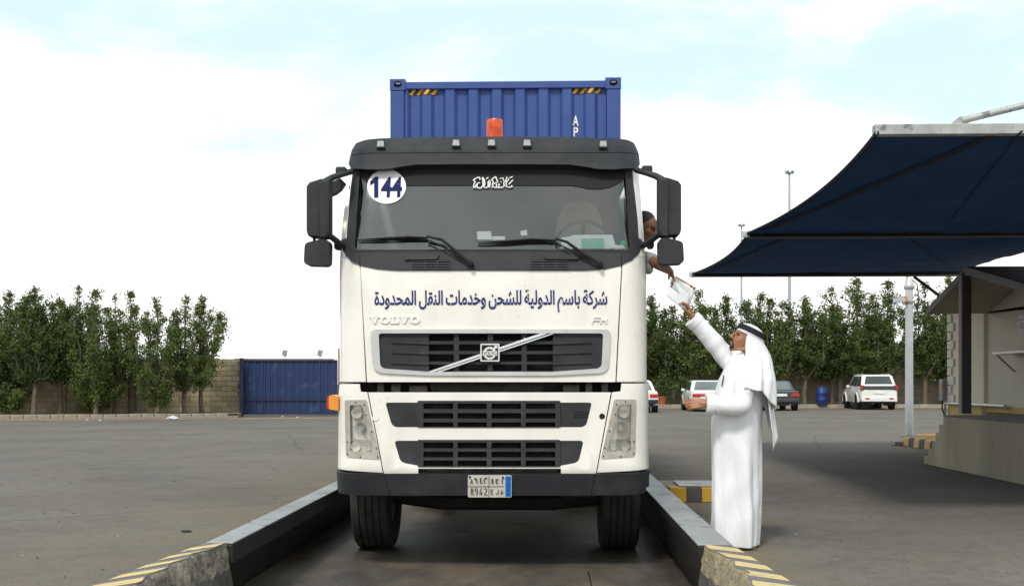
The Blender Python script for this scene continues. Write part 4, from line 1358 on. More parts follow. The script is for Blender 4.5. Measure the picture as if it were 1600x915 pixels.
# striped concrete blocks at the rail ends, inner edges knocked off
STY = mat('stripe_cream', (0.62, 0.46, 0.20), (0.55, 0.42, 0.22), rough=0.8, scale=7, detail=8, bump=0.1, bscale=90, speck=((0.30, 0.27, 0.22), 11, 0.62))
STG = mat('stripe_grey', (0.115, 0.112, 0.115), (0.16, 0.155, 0.15), rough=0.8, scale=6, detail=8, bump=0.1, bscale=90)
BROK = mat('broken_concrete', (0.36, 0.29, 0.18), (0.20, 0.16, 0.11), rough=1.0, scale=9, detail=9, bump=0.8, bscale=45, lo=0.38, hi=0.66)
DARKC = mat('dark_concrete', (0.060, 0.056, 0.050), (0.10, 0.09, 0.075), rough=0.9, scale=5, detail=8, bump=0.4, bscale=40)
def kerb_block(s, xin, xout0, xout1, dk, label):
    t = thing('kerb_block', label, 'kerb block', ((xin + xout0) / 2, -2.6, 0))
    y0, y1 = -3.55, RY0 - 0.004
    zt = 0.262
    rng = random.Random(5 + s)
    n = 44
    rows, edge = [], []
    for i in range(n + 1):
        f = i / n
        y = y1 + (y0 - y1) * f
        xo = xout0 + (xout1 - xout0) * f
        nn = noise.noise(Vector((y * 2.3, s * 7.0, 0)))
        chip = 0.035 + 0.030 * nn + (0.055 * min(1, f * 3.2)) * (1.1 + 0.8 * noise.noise(Vector((y * 5.2, s * 3.0, 4))))
        chip = max(0.012, chip)
        xe = xin - s * (-1) * 0 + s * chip                     # edge of the surviving top
        edge.append((y, xe, xo))
        rows.append([(xo + s * 0.06, y, 0.003), (xo + s * 0.01, y, zt - 0.03), (xo - s * 0.012, y, zt), (xe, y, zt)])
    mb = MB().grid(rows)
    mb.f.append((0, 1, 2, 3))
    mb.build('block_body', STG, t)
    # broken inner edge: rubbly slope with depth
    rows = []
    for y, xe, xo in edge:
        row = []
        m = 13
        for k in range(m + 1):
            g = k / m
            x = xe + (xin - xe) * min(1, g * 1.6) ** 0.8
            z = zt - 0.43 * g ** 1.25
            jit = (0.030 * noise.noise(Vector((y * 9, g * 6, s * 2.0))) + 0.014 * noise.noise(Vector((y * 31, g * 21, s)))) * (0.0 if k == 0 else min(1, 4 * g))
            row.append((x + s * (jit * 0.8 + 0.004), y, z + jit * 0.8))
        rows.append(row)
    cut = 6
    MB().grid([r[:cut + 1] for r in rows]).build('broken_edge', BROK if s > 0 else mat('broken_grey', (0.26, 0.23, 0.18), (0.09, 0.08, 0.065), rough=1, scale=8, detail=9, bump=0.8, bscale=45, lo=0.4, hi=0.62), t)
    MB().grid([r[cut:] for r in rows]).build('block_face', DARKC, t)
    MB().add([rows[0][0], rows[0][cut], rows[0][-1], (xout0 + s * 0.06, y1, 0.003), (xout0 - s * 0.012, y1, zt)], [(0, 1, 2, 3, 4)]).build('block_end', DARKC, t)
    # painted bars
    pitch, wid = 0.325, 0.165
    yy = y1 - 0.02
    k = 0
    while yy - wid > y0:
        pts_o, pts_i = [], []
        def xo_at(y):
            f = (y - y1) / (y0 - y1)
            return xout0 + (xout1 - xout0) * f - s * 0.014
        def xe_at(y):
            return float(np.interp(-y, [-e[0] for e in edge], [e[1] for e in edge])) + s * 0.004
        poly = []
        for q in np.linspace(0, 1, 5):
            y = yy - wid * q
            poly.append((xe_at(y), y))
        for q in np.linspace(1, 0, 3):
            y = yy - wid * q - dk
            poly.append((xo_at(max(y, y0)), max(y, y0)))
        MB().prism(poly, lambda u, v: (u, v, zt + 0.0015), lambda u, v: (u, v, zt + 0.004)).build('painted_bar', STY, t)
        yy -= pitch
    return t
kerb_block(-1, -1.578, -1.765, -1.875, 0.24, 'chipped striped concrete kerb block ending the left guide rail')
kerb_block(1, 1.388, 1.605, 1.72, 0.17, 'striped concrete kerb block with crumbling tan edge ending the right guide rail')

# ------------------------------------------------------------------ striped kerb pieces in the yard
YEL = mat('kerb_yellow', (0.56, 0.34, 0.02), (0.46, 0.27, 0.03), rough=0.7, scale=9, bump=0.1, bscale=60)
BLK = mat('kerb_black', (0.055, 0.055, 0.055), (0.085, 0.08, 0.075), rough=0.75, scale=9, bump=0.1, bscale=60)
ORC = mat('kerb_orange', (0.60, 0.33, 0.10), (0.50, 0.30, 0.13), rough=0.7, scale=6, bump=0.1, bscale=60)
a, b = on_z(1028, 784, 0), on_z(1165, 784, 0)
ik = thing('island_kerb', 'yellow and black kerb with a metal cover, just behind the robed man', 'kerb', ((a.x + b.x) / 2, a.y, 0))
zt = 0.16
MB().box2((a.x, a.y + 0.02, 0.003), (b.x, a.y + 1.0, zt - 0.01)).build('kerb_core', KERBC, ik, bevel=0.01)
edges = [1028, 1047, 1072.5, 1096.5, 1120, 1143, 1165]
for i in range(6):
    x0, x1 = on_z(edges[i], 784, 0).x, on_z(edges[i + 1], 784, 0).x
    MB().box2((x0 + 0.001, a.y - 0.006, 0.004), (x1 - 0.001, a.y + 0.22, zt - 0.004)).build('painted_segment', YEL if i % 2 else BLK, ik, bevel=0.004)
c0, c1 = on_z(1066, 763, zt), on_z(1130, 763, zt)
MB().box2((c0.x, a.y + 0.10, zt + 0.001), (c1.x, a.y + 0.75, zt + 0.012)).build('metal_cover', RAILP, ik, bevel=0.003)

rk = thing('pole_kerb', 'short orange and black striped kerb at the foot of the camera pole', 'kerb', (7.75, 14.0, 0))
A, B = on_z(1411, 696, 0), on_z(1452, 703, 0)
d = (B - A)
nrm = Vector((-d.y, d.x, 0)).normalized()
if nrm.x < 0:
    nrm = -nrm
dn = d.normalized()
for i in range(6):
    p, q = A + d * (i / 5.0), A + d * ((i + 1) / 5.0)
    vs = [p, q, q + nrm * 0.03, p + nrm * 0.03]
    mb = MB()
    e = dn * 0.002
    pr = [(0, 0.003), (0.012, 0.15), (0.035, 0.19), (0.21, 0.19), (0.22, 0.003)]
    mb.grid([[(w + nrm * o) + Vector((0, 0, z)) for o, z in pr] for w in (p + e, q - e)], close=True)
    mb.f.append((0, 1, 2, 3, 4)); mb.f.append((5, 6, 7, 8, 9))
    mb.build('painted_segment', (ORC, BLK)[i % 2], rk, bevel=0.006)
p = on_z(1436, 691, 0)
MB().box2((p.x, p.y, 0.003), (p.x + 1.4, p.y + 0.2, 0.17)).build('back_kerb', ORC, rk, bevel=0.01)
p = on_z(1405, 696, 0)
MB().box2((p.x - 0.09, p.y, 0.003), (p.x + 0.09, p.y + 0.3, 0.09)).build('concrete_pad', CONC, rk, bevel=0.01)

# ------------------------------------------------------------------ perimeter walls of concrete blocks
def block_mat(name, c, c2):
    m = mat(name, c, c2, rough=0.95, scale=2.5, detail=8, bump=0.3, bscale=40)
    t = m.node_tree
    b = t.nodes['Principled BSDF']
    l = b.inputs['Base Color'].links[0].from_socket
    oi = t.nodes.new('ShaderNodeObjectInfo')
    mr = t.nodes.new('ShaderNodeMapRange')
    mr.inputs['To Min'].default_value = 0.78
    mr.inputs['To Max'].default_value = 1.1
    t.links.new(oi.outputs['Random'], mr.inputs[0])
    mx = t.nodes.new('ShaderNodeMixRGB')
    mx.blend_type = 'MULTIPLY'
    mx.inputs[0].default_value = 1
    t.links.new(l, mx.inputs[1])
    t.links.new(mr.outputs[0], mx.inputs[2])
    t.links.new(mx.outputs[0], b.inputs['Base Color'])
    return m
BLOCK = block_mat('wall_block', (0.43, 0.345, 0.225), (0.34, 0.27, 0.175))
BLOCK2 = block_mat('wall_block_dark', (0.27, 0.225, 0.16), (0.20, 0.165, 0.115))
MORTAR = mat('mortar', (0.28, 0.225, 0.15), rough=1.0, scale=5)
def block_wall(A, B, z0, z1, label, bl, bh, rows_single, bm_, pil=()):
    A, B = Vector((A.x, A.y, 0)), Vector((B.x, B.y, 0))
    d = B - A
    ln = d.length
    dn = d.normalized()
    nr = Vector((dn.y, -dn.x, 0))            # towards the yard
    t = thing('perimeter_wall', label, 'wall', A + d / 2)
    og = A + d / 2
    mb = MB()
    core = [A - nr * 0.2, B - nr * 0.2, B, A]
    mb.add([c + Vector((0, 0, z)) for z in (z0 - 0.2, z1 - 0.005) for c in core], [(0, 1, 2, 3), (4, 5, 6, 7)] + [(i, (i + 1) % 4, (i + 1) % 4 + 4, i + 4) for i in range(4)])
    mb.build('wall_core', MORTAR, t)
    me = MB().box((0, 0, 0), (bl - 0.014, 0.03, bh - 0.014)).mesh('block')
    me.materials.append(bm_)
    ang = math.atan2(dn.y, dn.x)
    rng = random.Random(11)
    nrow = int((z1 - z0) / bh)
    rest = MB()
    first = None
    for r in range(nrow):
        off = (bl / 2) if r % 2 else 0
        n = int((ln - off) / bl)
        for i in range(n):
            p = A + dn * (off + bl * (i + 0.5)) + nr * (0.008 + rng.uniform(-0.004, 0.006)) + Vector((0, 0, z0 + bh * (r + 0.5)))
            if r < rows_single:
                if first is None:
                    o = first = bpy.data.objects.new('block', me)
                else:
                    o = first.copy()
                COL.objects.link(o)
                o.parent = t
                o.location = p - og
                o.rotation_euler = (0, 0, ang + rng.uniform(-0.008, 0.008))
            else:
                rest.box(p, (bl - 0.014, 0.03, bh - 0.014), Matrix.Rotation(ang, 3, 'Z'))
    if rest.v:
        kind(rest.build('block_courses', bm_, t), 'stuff')
    mb = MB()
    mb.bar(A + Vector((0, 0, z1 + 0.03)) - nr * 0.1, B + Vector((0, 0, z1 + 0.03)) - nr * 0.1, 0.24, 0.05)
    mb.build('coping', MORTAR, t)
    for f in pil:
        p = A + d * f
        mb = MB()
        mb.box(p + nr * 0.05 + Vector((0, 0, (z0 + z1) / 2)), (0.24, 0.16, z1 - z0), Matrix.Rotation(ang, 3, 'Z'))
        mb.build('pilaster', KERBC, t, bevel=0.01)
    return t
def dep(px, py, D):                         # point at a given depth from the camera
    return CAMP + ray(px, py) * D
wl0, wl1 = dep(-70, 600, 42.6), dep(379, 600, 45.0)
WZ = 2.16
block_wall(wl0, wl1, 0.15, WZ, 'tan concrete block wall behind the trees left of the truck', 0.40, 0.20, 10, BLOCK, (0.36, 0.63))
wm0, wm1 = dep(534, 600, 45.5), dep(905, 600, 61)
block_wall(wm0, wm1, 0.10, 2.6, 'plain stretch of block wall hidden behind the truck', 0.60, 0.30, 0, BLOCK)
wr0, wr1 = dep(905, 600, 61), dep(1720, 600, 61)
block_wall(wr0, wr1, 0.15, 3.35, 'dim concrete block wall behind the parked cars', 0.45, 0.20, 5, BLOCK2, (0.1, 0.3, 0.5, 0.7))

# raised strip and kerb stones
def kerb_run(A, B, stone, name, zt=0.17):
    A, B = Vector((A.x, A.y, 0)), Vector((B.x, B.y, 0))
    d = B - A
    dn = d.normalized()
    ang = math.atan2(dn.y, dn.x)
    k = kind(MB().bar(A + Vector((0, 0, 0.05)), B + Vector((0, 0, 0.05)), 0.16, 0.09).build(name, MORTAR), 'structure')
    me = MB().box((0, 0, 0), (stone - 0.015, 0.20, zt - 0.003)).mesh('kerb_stone')
    me.materials.append(KERBC)
    rng = random.Random(3)
    n = int(d.length / stone)
    first = None
    for i in range(n):
        o = bpy.data.objects.new('kerb_stone', me) if first is None else first.copy()
        COL.objects.link(o)
        if first is None:
            first = o
            md = o.modifiers.new('bevel', 'BEVEL'); md.width = 0.018; md.segments = 2
        o.parent = k
        o.location = A + dn * (stone * (i + 0.5)) + Vector((0, 0, 0.003 + (zt - 0.003) / 2 + rng.uniform(-0.006, 0.004)))
        o.rotation_euler = (rng.uniform(-.02, .02), rng.uniform(-.006, .006), ang + rng.uniform(-.012, .012))
    return k
kl0, kl1 = on_z(-70, 657, 0), on_z(372, 652.5, 0)
kerb_run(kl0, kl1, 0.43, 'kerb')
kr0, kr1 = on_z(905, 637.5, 0), on_z(1560, 637, 0)
kerb_run(kr0, kr1, 1.16, 'kerb', 0.19)
mb = MB()
mb.add([(kl0.x, kl0.y, 0.15), (kl1.x, kl1.y, 0.15), (wl1.x, wl1.y + 0.1, 0.15), (wl0.x, wl0.y + 0.1, 0.15)], [(0, 1, 2, 3)])
mb.add([(kl1.x, kl1.y, 0.15), (wl1.x, wl1.y + 0.1, 0.15), (wl1.x, wl1.y + 0.1, 0.0), (kl1.x, kl1.y, 0.0)], [(0, 1, 2, 3)])
kind(mb.build('planting_strip', SAND), 'structure')
mb = MB()
mb.add([(kr0.x, kr0.y, 0.16), (kr1.x, kr1.y, 0.16), (kr1.x, wr1.y + 0.1, 0.16), (kr0.x, wr0.y + 0.1, 0.16)], [(0, 1, 2, 3)])
kind(mb.build('planting_strip', SAND), 'structure')
# drift of blown sand along the foot of the left kerb
for A, B, wd in ((kl0, kl1 + Vector((5.2, 0.8, 0)), 0.55), (kr0, kr1, 0.8)):
    rows = []
    d = (B - A).normalized()
    nr_ = Vector((d.y, -d.x, 0))
    for i in range(121):
        p = A + (B - A) * (i / 120.0)
        w = wd * (0.35 + 0.9 * max(0.0, 0.5 + noise.noise(Vector((i * 0.17, wd * 9, 0)))))
        rows.append([(p + nr_ * 0.06) + Vector((0, 0, 0.022)), (p + nr_ * (0.1 + w * 0.4)) + Vector((0, 0, 0.012)), (p + nr_ * (0.1 + w)) + Vector((0, 0, 0.002))])
    kind(MB().grid(rows).build('sand_drift', mat('drift_sand', (0.30, 0.205, 0.11), (0.20, 0.15, 0.095), rough=1, scale=3.5, detail=9, bump=0.3, bscale=60), None, smooth=True), 'stuff')
# sandy litter line at the foot of the left kerb
mb = MB()
rng = random.Random(8)
for i in range(420):
    f = rng.random()
    p = kl0 + (kl1 - kl0) * f + Vector((rng.uniform(-0.1, 0.1), -abs(rng.gauss(0, 0.35)) - 0.12, 0))
    r = rng.uniform(0.012, 0.035)
    a = rng.uniform(0, 6)
    mb.add([(p.x + r * math.cos(a + q), p.y + r * 0.7 * math.sin(a + q), 0.004 + (0.012 if q == 0 else 0)) for q in (0, 2.1, 4.2)], [(0, 1, 2)])
kind(mb.build('leaf_litter', mat('dry_leaf', (0.30, 0.17, 0.06), (0.2, 0.13, 0.06), rough=0.9), None), 'stuff')
# ================================================================== blue gate and its lights
GATEB = mat('gate_blue', (0.008, 0.026, 0.095), (0.011, 0.032, 0.110), rough=0.5, scale=2.2, detail=9, speck=((0.03, 0.055, 0.13), 2.2, 0.58), stretch=(1, 1, 0.6), bump=0.08, bscale=40)
GATEF = mat('gate_frame', (0.012, 0.018, 0.055), rough=0.5)
GD = 44.6
def G(px, py):
    return dep(px, py, GD)
gl, gr2 = G(381.5, 648), G(527, 648)
gz0, gz1 = 0.06, G(400, 563).z
gdir = (gr2 - gl); gdir.z = 0
glen = gdir.length; gdn = gdir.normalized()
gate = thing('gate', 'dark blue corrugated metal gate between the block wall and the truck', 'gate', (gl.x + gdir.x / 2, gl.y, 0))
npan = 13
for i in range(npan):
    w = glen / npan
    p0 = gl + gdn * (w * i + 0.006)
    p1 = gl + gdn * (w * (i + 1) - 0.006)
    prof = [(0, 0), (0.30, 0), (0.36, -0.035), (0.64, -0.035), (0.70, 0), (1, 0)]
    ddy = (0.012 if i % 2 else 0.0)
    rows = [[(p0 + (p1 - p0) * u + Vector((0, v + ddy, 0))) * 1 for u, v in prof] for _ in (0, 1)]
    for r, z in zip(rows, (gz0, gz1)):
        for q in r:
            q.z = z
    MB().grid(rows).build('gate_panel', GATEB, gate, solid=0.006)
MB().bar(Vector((gl.x - 0.05, gl.y + 0.06, (gz0 + gz1) / 2)), Vector((gr2.x, gr2.y + 0.06, (gz0 + gz1) / 2)), 0.02, gz1 - gz0).build('back_sheet', GATEF, gate)
for z in (gz0 + 0.03, 0.62, gz1):
    MB().bar(Vector((gl.x, gl.y - 0.045, z)), Vector((gr2.x, gr2.y - 0.045, z)), 0.05, 0.06).build('gate_rail', GATEF, gate)
MB().bar(Vector((gl.x - 0.4, gl.y + 0.06, gz1 + 0.055)), Vector((gr2.x - 0.15, gr2.y + 0.06, gz1 + 0.055)), 0.06, 0.05).build('top_beam', LAMPG, gate)
gp = dep(377.5, 600, 44.2)
gpost = thing('gate_post', 'dark blue steel post between the block wall and the blue gate', 'post', (gp.x, gp.y, 0))
MB().box2((gp.x - 0.07, gp.y - 0.07, 0.0), (gp.x + 0.07, gp.y + 0.07, 2.24)).build('post', GATEF, gpost, bevel=0.008)
MB().box2((gp.x - 0.13, gp.y - 0.12, 1.05), (gp.x - 0.04, gp.y - 0.03, 1.2)).build('hinge', GATEF, gpost)
sp_ = dep(364, 600, 44.7)
for px, lab in ((445, 'grey floodlight above the middle of the blue gate'), (500, 'grey floodlight above the blue gate nearest the truck')):
    c = G(px, 551)
    f = thing('floodlight', lab, 'floodlight', (c.x, c.y, gz1 + 0.12), 0, 'floodlights over the gate')
    k = MB().box((c.x, c.y, c.z), (0.17, 0.12, 0.24), Matrix.Rotation(0.2, 3, 'Y')).build('housing', LAMPG, f, bevel=0.015)
    MB().box((c.x + 0.045, c.y - 0.065, c.z - 0.02), (0.08, 0.012, 0.18), Matrix.Rotation(0.2, 3, 'Y')).build('lamp_face', MARKL, f)
    MB().tube([(c.x, c.y, gz1 + 0.12), (c.x, c.y, c.z - 0.05)], 0.02, 6).build('bracket', CHASSIS, f)

# ================================================================== trees
LEAF = leafmat('foliage', (0.060, 0.088, 0.026), (0.130, 0.175, 0.046), (0.24, 0.25, 0.08))
LEAF2 = leafmat('foliage_dark', (0.048, 0.074, 0.024), (0.100, 0.145, 0.040), (0.20, 0.22, 0.07))
BARK = mat('bark', (0.17, 0.13, 0.09), (0.10, 0.075, 0.055), rough=0.95, scale=9, bump=0.5, bscale=30)
def leaf_mesh(name, pts, size, rs):
    n = len(pts)
    a = rs.normal(size=(n, 3)); a[:, 2] -= 0.5
    a /= np.linalg.norm(a, axis=1)[:, None]
    b = rs.normal(size=(n, 3))
    b -= (b * a).sum(1)[:, None] * a
    b /= np.linalg.norm(b, axis=1)[:, None]
    L = (size * rs.uniform(0.75, 1.3, n))[:, None]
    w = L * rs.uniform(0.26, 0.36, n)[:, None]
    c = np.cross(a, b) * L * 0.10
    v = np.empty((n, 4, 3))
    v[:, 0] = pts - a * L * 0.5
    v[:, 1] = pts + b * w + c
    v[:, 2] = pts + a * L * 0.5
    v[:, 3] = pts - b * w + c
    me = bpy.data.meshes.new(name)
    me.vertices.add(n * 4)
    me.vertices.foreach_set('co', v.reshape(-1))
    me.loops.add(n * 4)
    me.loops.foreach_set('vertex_index', np.arange(n * 4, dtype=np.int32))
    me.polygons.add(n)
    me.polygons.foreach_set('loop_start', np.arange(0, n * 4, 4, dtype=np.int32))
    me.polygons.foreach_set('loop_total', np.full(n, 4, dtype=np.int32))
    me.update(calc_edges=True)
    return me
def tree(px, topy, hw, basey, D, label, seed, z0=0.15, dens=1.0, leaf=0.085, m=None, trunk=True, name='tree', cat='tree', group=None, lean=0.0):
    rs = np.random.RandomState(seed)
    sc = FPX / D
    base = dep(px, 600, D); base.z = z0
    top = CAMP.z + (HOR - topy) / sc
    bz = max(z0 + 0.1, CAMP.z + (HOR - basey) / sc)
    w = hw / sc
    t = thing(name, label, cat, base, 0, group)
    H = top - z0
    # upright leaders, the tallest in the middle
    lead = [(0.0, 0.0, top, 0.50)]
    nl = rs.randint(5, 8)
    w *= (1.95 if D < 50 else 1.62) * rs.uniform(0.88, 1.25)
    for i in range(nl):
        a = 2 * PI * (i + rs.uniform(-.3, .3)) / nl
        rr = w * rs.uniform(0.30, 1.0)
        lead.append((rr * math.cos(a) + lean * w, rr * math.sin(a) * 0.8, bz + (top - bz) * rs.uniform(0.58, 0.94), rs.uniform(0.36, 0.52)))
    tm = MB()
    tr = 0.035 + 0.012 * H
    fork = z0 + (bz - z0) * 0.6 + 0.25 * (top - bz) * 0.35
    mid = [(0, 0, -0.05), (0.03 * rs.randn(), 0.03 * rs.randn(), (fork - z0) * 0.5), (0.05 * rs.randn(), 0.04 * rs.randn(), fork - z0)]
    mid = [base + Vector(q) for q in mid]
    tm.tube(mid, [tr * 1.25, tr, tr * 0.85], 8)
    pts = []
    for lx, ly, lz, lw in lead:
        e = base + Vector((lx * 0.9, ly * 0.9, lz - z0 - 0.1))
        s = mid[-1]
        q1 = s + (e - s) * 0.35 + Vector((lx * 0.3, ly * 0.3, 0))
        q2 = s + (e - s) * 0.7 + Vector((0.05 * rs.randn(), 0.05 * rs.randn(), 0))
        tm.tube([s, q1, q2, e], [tr * 0.6, tr * 0.42, tr * 0.26, 0.008], 6)
        ht = lz - bz
        nb = int(ht * 12.5 * dens)
        cl = []
        for _ in range(nb):
            f = rs.beta(1.05, 0.95)
            prof = (max(0.02, 1.0 - f) ** 0.48) * (0.55 + 0.45 * min(1, 0.25 + f * 3.0)) * (0.85 + 0.3 * math.sin(f * 11 + lx * 9))
            lb = w * lw * 1.45 * prof * rs.uniform(0.35, 1.15)
            a = rs.uniform(0, 2 * PI)
            k = f
            ox = base.x + lx * (0.35 + 0.65 * k); oy = base.y + ly * (0.35 + 0.65 * k); oz = bz + ht * f * 0.97
            up = rs.uniform(0.35, 0.95)
            m_ = max(2, int(lb / 0.11))
            for g in range(m_):
                e_ = (g + 0.6) / m_
                cl.append((ox + math.cos(a) * lb * e_, oy + math.sin(a) * lb * e_, oz + up * lb * e_ * 0.9, 1.0))
            cl.append((ox, oy, oz, 1.0))
        pts += cl
        nc = 0
        for _ in range(nc):
            f = rs.beta(1.15, 1.0)                       # up the leader
            zz = bz + ht * f
            prof = min(1.0, (1.03 - f) * 1.7) ** 0.8 * (0.78 + 0.35 * math.sin(f * 9 + lx * 7))
            r = w * lw * prof * math.sqrt(rs.uniform(0.10, 1.0)) * (1 + 0.12 * rs.randn())
            a = rs.uniform(0, 2 * PI)
            k = (zz - bz) / max(0.1, (lz - bz))
            pts.append((base.x + lx * (0.45 + 0.55 * k) + r * math.cos(a), base.y + ly * (0.45 + 0.55 * k) + r * math.sin(a) * 0.85, zz - 0.10 + 0.05 * rs.randn(), 1 - 0.40 * f))
        # twigs carrying the outer sprays
        for _ in range(5):
            f = rs.uniform(0.25, 0.95)
            a = rs.uniform(0, 2 * PI)
            o = s + (e - s) * f
            tm.tube([o, o + Vector((math.cos(a), math.sin(a), 0.7)) * w * lw * 0.8], [tr * 0.14, 0.004], 4)
    pts = np.array(pts)
    per = 9
    cen = np.repeat(pts, per, axis=0)
    keep = rs.rand(len(cen)) < cen[:, 3] + 0.25
    cen = cen[keep]
    off = rs.normal(size=(len(cen), 3)) * np.array([0.070, 0.070, 0.065]) * (leaf / 0.085)
    lp = cen[:, :3] + off
    lp = lp[lp[:, 2] > z0 + 0.1] - np.array(base)
    me = leaf_mesh('crown', lp, leaf, rs)
    link('crown', me, m or LEAF, t)
    if trunk:
        tm.build('trunk', BARK, t, smooth=True)
    return t
GL = 'trees along the wall left of the gate'
left = [(-22, 455, 32, 612, 'tree cut by the left edge of the picture', 0.0),
        (14, 453, 34, 606, 'dense bushy tree near the left edge of the picture', 0.0),
        (53, 448, 32, 598, 'dense dark tree with a pointed top, second tree inside the left edge', 0.0),
        (94, 462, 25, 596, 'slim loose tree just left of the tallest tree', 0.0),
        (123, 442, 29, 600, 'tallest tree of the row left of the gate', 0.0),
        (150, 472, 25, 640, 'bushy tree whose foliage reaches the ground right of the tallest', 0.0),
        (179, 458, 22, 598, 'thin airy tree with many sky gaps in mid row', 0.0),
        (204, 453, 23, 592, 'airy tree with a narrow upright top in mid row', 0.0),
        (245, 460, 32, 624, 'broad airy tree with low foliage right of the narrow top', 0.0),
        (290, 459, 28, 612, 'upright leafy tree second from the gate', 0.0),
        (316, 460, 18, 604, 'last tree before the blue gate, standing alone against the sky', 0.1)]
for i, (px, ty, hw, by, lab, ln) in enumerate(left):
    tree(px, ty, hw, by, 42.3 + 0.9 * math.sin(i * 2.1), lab, 20 + i, 0.15, dens=1.25 if i < 4 else (0.95 if i in (4, 5) else 0.80), group=GL, lean=ln, m=LEAF2 if i in (1, 2, 4) else LEAF)
tree(248, 606, 14, 638, 41.6, 'low green shrub at the foot of the left wall', 71, 0.15, leaf=0.07, name='shrub', cat='shrub', dens=2.2)
tree(155, 585, 26, 640, 41.8, 'spreading shrub under the trees, left of the wall trunk', 72, 0.15, leaf=0.08, name='shrub', cat='shrub', dens=1.6)
tree(12, 600, 20, 642, 41.6, 'dark shrub at the foot of the wall by the left edge', 73, 0.15, leaf=0.08, name='shrub', cat='shrub', dens=1.8)
GR = 'trees behind the parked cars'
right = [(985, 470, 34, 588, 'tree mostly hidden behind the right side of the cab', 1.0),
         (1018, 455, 28, 590, 'leafy tree beside the cab door, under the outstretched arm', 1.05),
         (1052, 476, 26, 592, 'shorter tree under the handed papers', 1.1),
         (1092, 452, 30, 590, 'tree rising behind the raised arm of the robed man', 1.0),
         (1135, 460, 30, 588, 'tree directly behind the head of the robed man', 1.0),
         (1188, 454, 30, 586, 'tree with a pointed top between the two light masts', 1.0),
         (1222, 470, 26, 588, 'tree hiding the foot of the taller light mast', 1.05),
         (1258, 462, 30, 586, 'tree just right of the taller light mast', 1.0),
         (1300, 478, 30, 592, 'lower tree above the blue barrel', 1.1),
         (1338, 430, 36, 588, 'tall broad tree above the white off-road car', 0.95),
         (1388, 430, 36, 588, 'tall broad tree left of the camera pole', 0.95),
         (1445, 440, 32, 590, 'tree between the camera pole and the booth', 1.0),
         (1482, 432, 30, 590, 'tree against the corner of the booth', 1.0),
         (1540, 440, 34, 590, 'tree hidden behind the booth', 0.8)]
for i, (px, ty, hw, by, lab, dn_) in enumerate(right):
    tree(px, ty, hw, by, 59.4 + 0.7 * math.sin(i * 1.7), lab, 40 + i, 0.16, dens=0.62 * dn_, leaf=0.125, group=GR, m=LEAF2 if i % 3 else LEAF)
# potted shrubs between the white cars
TERRA = mat('terracotta', (0.48, 0.13, 0.05), (0.40, 0.10, 0.04), rough=0.8)
for px, lab in ((1034, 'terracotta pot with dark shrub beside the car next to the truck'), (1074, 'terracotta pot with dark shrub beside the white saloon car')):
    c = dep(px, 629, 58.3)
    pt = thing('potted_shrub', lab, 'potted plant', (c.x, c.y, 0.16), 0, 'potted shrubs by the parked cars')
    MB().lathe([(0.0, 0.0), (0.16, 0.0), (0.24, 0.36), (0.27, 0.37), (0.27, 0.43), (0.22, 0.43), (0.20, 0.38), (0, 0.38)], (c.x, c.y, 0.162), n=16).build('pot', TERRA, pt, smooth=True)
    rs = np.random.RandomState(int(px))
    p = rs.normal(size=(700, 3)) * np.array([0.26, 0.22, 0.26]) + np.array([0.06 if px < 1050 else -0.1, 0, 0.95])
    link('foliage', leaf_mesh('foliage', p, 0.12, rs), LEAF2, pt)
    MB().tube([(c.x, c.y, 0.5), (c.x, c.y, 1.2)], 0.03, 6).build('stem', BARK, pt)

# ================================================================== far light masts
MAST = mat('mast_steel', (0.42, 0.50, 0.50), rough=0.5, metal=0.3)
for px, ty, D, w, lab in ((1233.5, 268, 92, 5.2, 'tall slim light mast with the higher lamp head, beyond the trees'), (1158.5, 351, 118, 3.6, 'distant light mast with the lower lamp head, beyond the trees')):
    b_ = dep(px, 600, D)
    sc = FPX / D
    zt = CAMP.z + (HOR - ty) / sc
    mst = thing('light_mast', lab, 'light mast', (b_.x, b_.y, 0))
    r = w / sc / 2
    MB().lathe([(r * 1.3, 0.0), (r * 1.1, zt * 0.4), (r * 0.6, zt - 0.1), (0, zt - 0.1)], (b_.x, b_.y, 0), n=10).build('pole', MAST, mst, smooth=True)
    mb = MB()
    mb.lathe([(0.0, zt - 0.2), (0.35, zt - 0.15), (0.35, zt - 0.05), (0, zt)], (b_.x, b_.y, 0), n=10)
    for a in range(5):
        q = a * 2 * PI / 5 + 0.3
        mb.box((b_.x + 0.30 * math.cos(q), b_.y + 0.30 * math.sin(q), zt - 0.05), (0.16, 0.16, 0.22), Matrix.Rotation(q, 3, 'Z') @ Matrix.Rotation(0.6, 3, 'Y'))
    mb.build('lamp_head', MAST, mst)

# ================================================================== camera pole
cp = on_z(1420.5, 684, 0.0); cp = dep(1420.5, 600, 24.4)
pole = thing('camera_pole', 'white painted steel pole carrying two security cameras beside the booth', 'pole', (cp.x, cp.y, 0))
POLEW = mat('pole_white', (0.56, 0.58, 0.60), (0.46, 0.48, 0.50), rough=0.4, scale=3, metal=0.1, speck=((0.3, 0.28, 0.25), 12, 0.68))
ztp = CAMP.z + (HOR - 452) / (FPX / 24.4)
MB().lathe([(0.088, 0.15), (0.086, 0.3), (0.078, ztp), (0, ztp)], (cp.x, cp.y, 0), n=20).build('shaft', POLEW, pole, smooth=True)
MB().lathe([(0.16, 0.14), (0.16, 0.165), (0.09, 0.17)], (cp.x, cp.y, 0), n=16).build('base_flange', LAMPG, pole)
MB().lathe([(0.085, 2.98), (0.105, 2.98), (0.105, 3.02), (0.085, 3.02)], (cp.x, cp.y, 0), n=16).build('collar', LAMPG, pole)
dm = thing('dome_camera', 'grey dome camera on top of the white pole under the canopy edge', 'security camera', (cp.x, cp.y, ztp))
